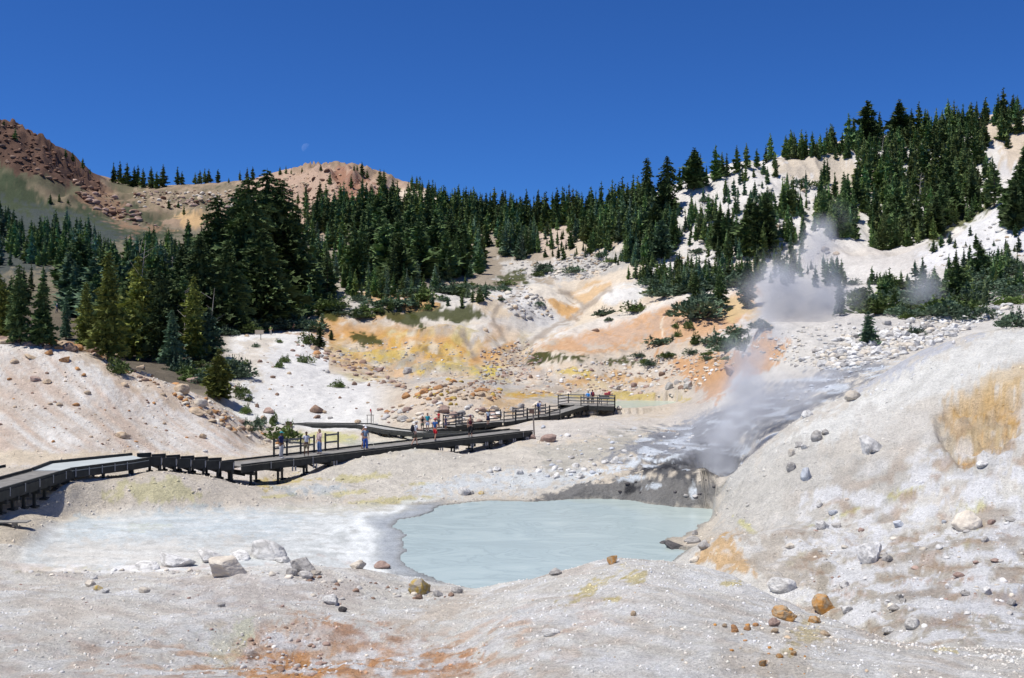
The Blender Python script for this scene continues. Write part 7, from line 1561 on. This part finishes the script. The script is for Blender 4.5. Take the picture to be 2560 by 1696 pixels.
# ------------------------------------------------------------------ moon
def moon():
    d = 4800.; x, y = 766, 371; c = Vector(((x-CX)/F*d, d, (CY-y)/F*d)); r = d*12/F
    m, nt, b = newmat('moon_surface'); N = nt.nodes; Lk = nt.links
    bm = bmesh.new(); bmesh.ops.create_uvsphere(bm, u_segments=40, v_segments=24, radius=r)
    # only the sunlit cap of the sphere stands out in daylight
    ld = Vector((-.72, -.42, .62)).normalized()
    bmesh.ops.bisect_plane(bm, geom=bm.verts[:]+bm.edges[:]+bm.faces[:], plane_co=ld*r*.02, plane_no=ld, clear_inner=True)
    me = bpy.data.meshes.new('moon'); bm.to_mesh(me); bm.free()
    for p in me.polygons: p.use_smooth = True
    N.remove(b); out = [n for n in N if n.type == 'OUTPUT_MATERIAL'][0]
    em = N.new('ShaderNodeEmission'); tr = N.new('ShaderNodeBsdfTransparent'); ad = N.new('ShaderNodeAddShader')
    geo = N.new('ShaderNodeNewGeometry'); dt = N.new('ShaderNodeVectorMath'); dt.operation = 'DOT_PRODUCT'; dt.inputs[1].default_value = ld
    Lk.new(geo.outputs['Normal'], dt.inputs[0])
    nz = N.new('ShaderNodeTexNoise'); nz.inputs['Scale'].default_value = 4/r*2; nz.inputs['Detail'].default_value = 4; tc = N.new('ShaderNodeTexCoord'); Lk.new(tc.outputs['Object'], nz.inputs['Vector'])
    mr = N.new('ShaderNodeMapRange'); mr.inputs['From Min'].default_value = .35; mr.inputs['From Max'].default_value = .6; mr.inputs['To Min'].default_value = .02; mr.inputs['To Max'].default_value = .075; Lk.new(nz.outputs['Fac'], mr.inputs['Value'])
    mx = N.new('ShaderNodeMath'); mx.operation = 'MAXIMUM'; mx.inputs[1].default_value = 0; Lk.new(dt.outputs['Value'], mx.inputs[0])
    pw_ = N.new('ShaderNodeMath'); pw_.operation = 'POWER'; pw_.inputs[1].default_value = .6; Lk.new(mx.outputs[0], pw_.inputs[0])
    mu = N.new('ShaderNodeMath'); mu.operation = 'MULTIPLY'; Lk.new(mr.outputs[0], mu.inputs[0]); Lk.new(pw_.outputs[0], mu.inputs[1])
    em.inputs['Color'].default_value = (.95, .97, 1, 1); Lk.new(mu.outputs[0], em.inputs['Strength'])
    Lk.new(em.outputs[0], ad.inputs[0]); Lk.new(tr.outputs[0], ad.inputs[1]); Lk.new(ad.outputs[0], out.inputs['Surface'])
    o = obj('moon', me, m); o.location = c; tag(o, 'pale half moon low in the blue daytime sky', 'moon')
moon()

# ------------------------------------------------------------------ steam
def steam(name, label, blobs, dens, nscale, box_pad=.4, col=(.90, .92, .95)):
    """blobs: (centre, (rx,ry,rz), weight)"""
    lo = Vector((1e9,)*3); hi = Vector((-1e9,)*3)
    for c, r, w_ in blobs:
        for i in range(3): lo[i] = min(lo[i], c[i]-r[i]*1.15); hi[i] = max(hi[i], c[i]+r[i]*1.15)
    m = MB(); m.box((lo+hi)/2, hi-lo)
    mat = bpy.data.materials.new(name); mat.use_nodes = True; nt = mat.node_tree; N = nt.nodes; Lk = nt.links
    N.remove(N['Principled BSDF']); out = [n for n in N if n.type == 'OUTPUT_MATERIAL'][0]
    vol = N.new('ShaderNodeVolumePrincipled'); vol.inputs['Color'].default_value = (*col, 1); vol.inputs['Anisotropy'].default_value = .1
    Lk.new(vol.outputs[0], out.inputs['Volume'])
    geo = N.new('ShaderNodeNewGeometry')
    wn = N.new('ShaderNodeTexNoise'); wn.inputs['Scale'].default_value = nscale*.8; wn.inputs['Detail'].default_value = 3; Lk.new(geo.outputs['Position'], wn.inputs['Vector'])
    ws = N.new('ShaderNodeVectorMath'); ws.operation = 'SUBTRACT'; ws.inputs[1].default_value = (.5, .5, .5); Lk.new(wn.outputs['Color'], ws.inputs[0])
    w2 = N.new('ShaderNodeVectorMath'); w2.operation = 'SCALE'; w2.inputs['Scale'].default_value = 1.0/nscale; Lk.new(ws.outputs[0], w2.inputs[0])
    pos = N.new('ShaderNodeVectorMath'); pos.operation = 'ADD'; Lk.new(geo.outputs['Position'], pos.inputs[0]); Lk.new(w2.outputs[0], pos.inputs[1])
    acc = None
    for c, r, w_ in blobs:
        s = N.new('ShaderNodeVectorMath'); s.operation = 'SUBTRACT'; s.inputs[1].default_value = c; Lk.new(pos.outputs[0], s.inputs[0])
        q = N.new('ShaderNodeVectorMath'); q.operation = 'MULTIPLY'; q.inputs[1].default_value = (1/r[0], 1/r[1], 1/r[2]); Lk.new(s.outputs[0], q.inputs[0])
        l = N.new('ShaderNodeVectorMath'); l.operation = 'LENGTH'; Lk.new(q.outputs[0], l.inputs[0])
        mr = N.new('ShaderNodeMapRange'); mr.interpolation_type = 'SMOOTHSTEP'; mr.inputs['From Min'].default_value = 1.05; mr.inputs['From Max'].default_value = .05; mr.inputs['To Min'].default_value = 0; mr.inputs['To Max'].default_value = w_; Lk.new(l.outputs['Value'], mr.inputs['Value'])
        if acc is None: acc = mr.outputs[0]
        else:
            a = N.new('ShaderNodeMath'); a.operation = 'ADD'; Lk.new(acc, a.inputs[0]); Lk.new(mr.outputs[0], a.inputs[1]); acc = a.outputs[0]
    n = N.new('ShaderNodeTexNoise'); n.inputs['Scale'].default_value = nscale; n.inputs['Detail'].default_value = 6; n.inputs['Roughness'].default_value = .55; Lk.new(geo.outputs['Position'], n.inputs['Vector'])
    nr = N.new('ShaderNodeMapRange'); nr.inputs['From Min'].default_value = .34; nr.inputs['From Max'].default_value = .68; nr.inputs['To Min'].default_value = .10; nr.inputs['To Max'].default_value = 1; Lk.new(n.outputs['Fac'], nr.inputs['Value'])
    mu = N.new('ShaderNodeMath'); mu.operation = 'MULTIPLY'; Lk.new(acc, mu.inputs[0]); Lk.new(nr.outputs[0], mu.inputs[1])
    m2 = N.new('ShaderNodeMath'); m2.operation = 'MULTIPLY'; m2.inputs[1].default_value = dens; Lk.new(mu.outputs[0], m2.inputs[0]); Lk.new(m2.outputs[0], vol.inputs['Density'])
    mat.cycles.volume_step_rate = .5
    o = m.build(name, mat); tag(o, label, 'steam', None, 'stuff'); return o
def sp(px, py, d, rpx, ry=None, rz=None, w_=1.0):
    k = d/F; r = rpx*k; return (Vector(((px-CX)/F*d, d, (CY-py)*k)), (r, (ry or rpx)*k, (rz or rpx)*k), w_)
steam('steam_plume', 'bluish white steam rising from the dark vent behind the right dome', [
    sp(1800, 1175, 66, 70, 60, 50, 1.3), sp(1830, 1110, 66.5, 75, 60, 70, 1.2), sp(1860, 1050, 68, 80, 60, 80, 1.1), sp(1860, 980, 71, 85, 70, 90, 1.0), sp(1870, 900, 74, 75, 70, 80, .7),
    sp(1760, 1050, 70, 90, 70, 95, .4), sp(1960, 1000, 76, 120, 80, 80, .38), sp(2050, 950, 80, 110, 80, 65, .2), sp(1920, 830, 78, 70, 60, 70, .28), sp(1700, 1120, 68, 70, 50, 50, .3)], 1.75, .40)
steam('steam_cloud', 'grey white steam cloud rising behind the pale stony ridge', [
    sp(1925, 740, 133, 100, 90, 95, .9), sp(2010, 760, 133, 110, 90, 95, 1.0), sp(2085, 745, 133, 95, 80, 85, .9), sp(1960, 680, 132, 80, 70, 70, .75), sp(2050, 690, 133, 75, 70, 75, .8),
    sp(2040, 620, 134, 62, 60, 60, .9), sp(2050, 575, 134, 40, 50, 42, .7), sp(2100, 540, 135, 38, 50, 60, .12), sp(2310, 735, 136, 75, 60, 80, .5), sp(2330, 690, 136, 45, 50, 50, .25)], .56, .26, col=(.82, .84, .88))
# ------------------------------------------------------------------ sky, sun, camera
SUN = Vector((-.42, -.15, 1)).normalized()       # towards the sun
el = math.asin(SUN.z); azi = math.atan2(SUN.x, SUN.y)
w = bpy.data.worlds.new("World"); S.world = w; w.use_nodes = True
nt = w.node_tree; bg = nt.nodes['Background']
sk = nt.nodes.new('ShaderNodeTexSky'); sk.sky_type = 'NISHITA'; sk.sun_disc = False
sk.sun_elevation = el; sk.sun_rotation = azi; sk.altitude = 2500; sk.air_density = 1.0; sk.dust_density = .1; sk.ozone_density = 4.0
hs = nt.nodes.new('ShaderNodeMix'); hs.data_type = 'RGBA'; hs.blend_type = 'MULTIPLY'; hs.inputs[0].default_value = 1; hs.inputs[7].default_value = (.30, .68, 1.28, 1)
nt.links.new(sk.outputs[0], hs.inputs[6]); nt.links.new(hs.outputs[2], bg.inputs['Color']); bg.inputs['Strength'].default_value = .078
sl_ = bpy.data.lights.new('sun', 'SUN'); sl_.energy = 4.9; sl_.angle = rad(.53); sl_.color = (1, .955, .88)
so = bpy.data.objects.new('sun', sl_); COL.objects.link(so); so.rotation_euler = (-SUN).to_track_quat('-Z', 'Y').to_euler()
cam = bpy.data.cameras.new('camera'); cam.sensor_width = 36; cam.lens = 36*F/2560; cam.clip_end = 6000; cam.clip_start = .1
co = bpy.data.objects.new('camera', cam); COL.objects.link(co); co.location = (0, 0, 0); co.rotation_euler = (math.pi/2, 0, 0)
S.camera = co
S.view_settings.view_transform = 'Standard'; S.view_settings.look = 'None'; S.view_settings.exposure = .12; S.view_settings.gamma = 1
S.render.resolution_x = 1024; S.render.resolution_y = 678
S.cycles.volume_max_steps = 256; S.cycles.volume_bounces = 2

for o in S.objects:
    l = o.get('label')
    if l and not (4 <= len(l.split()) <= 16): print('LABEL', len(l.split()), l)
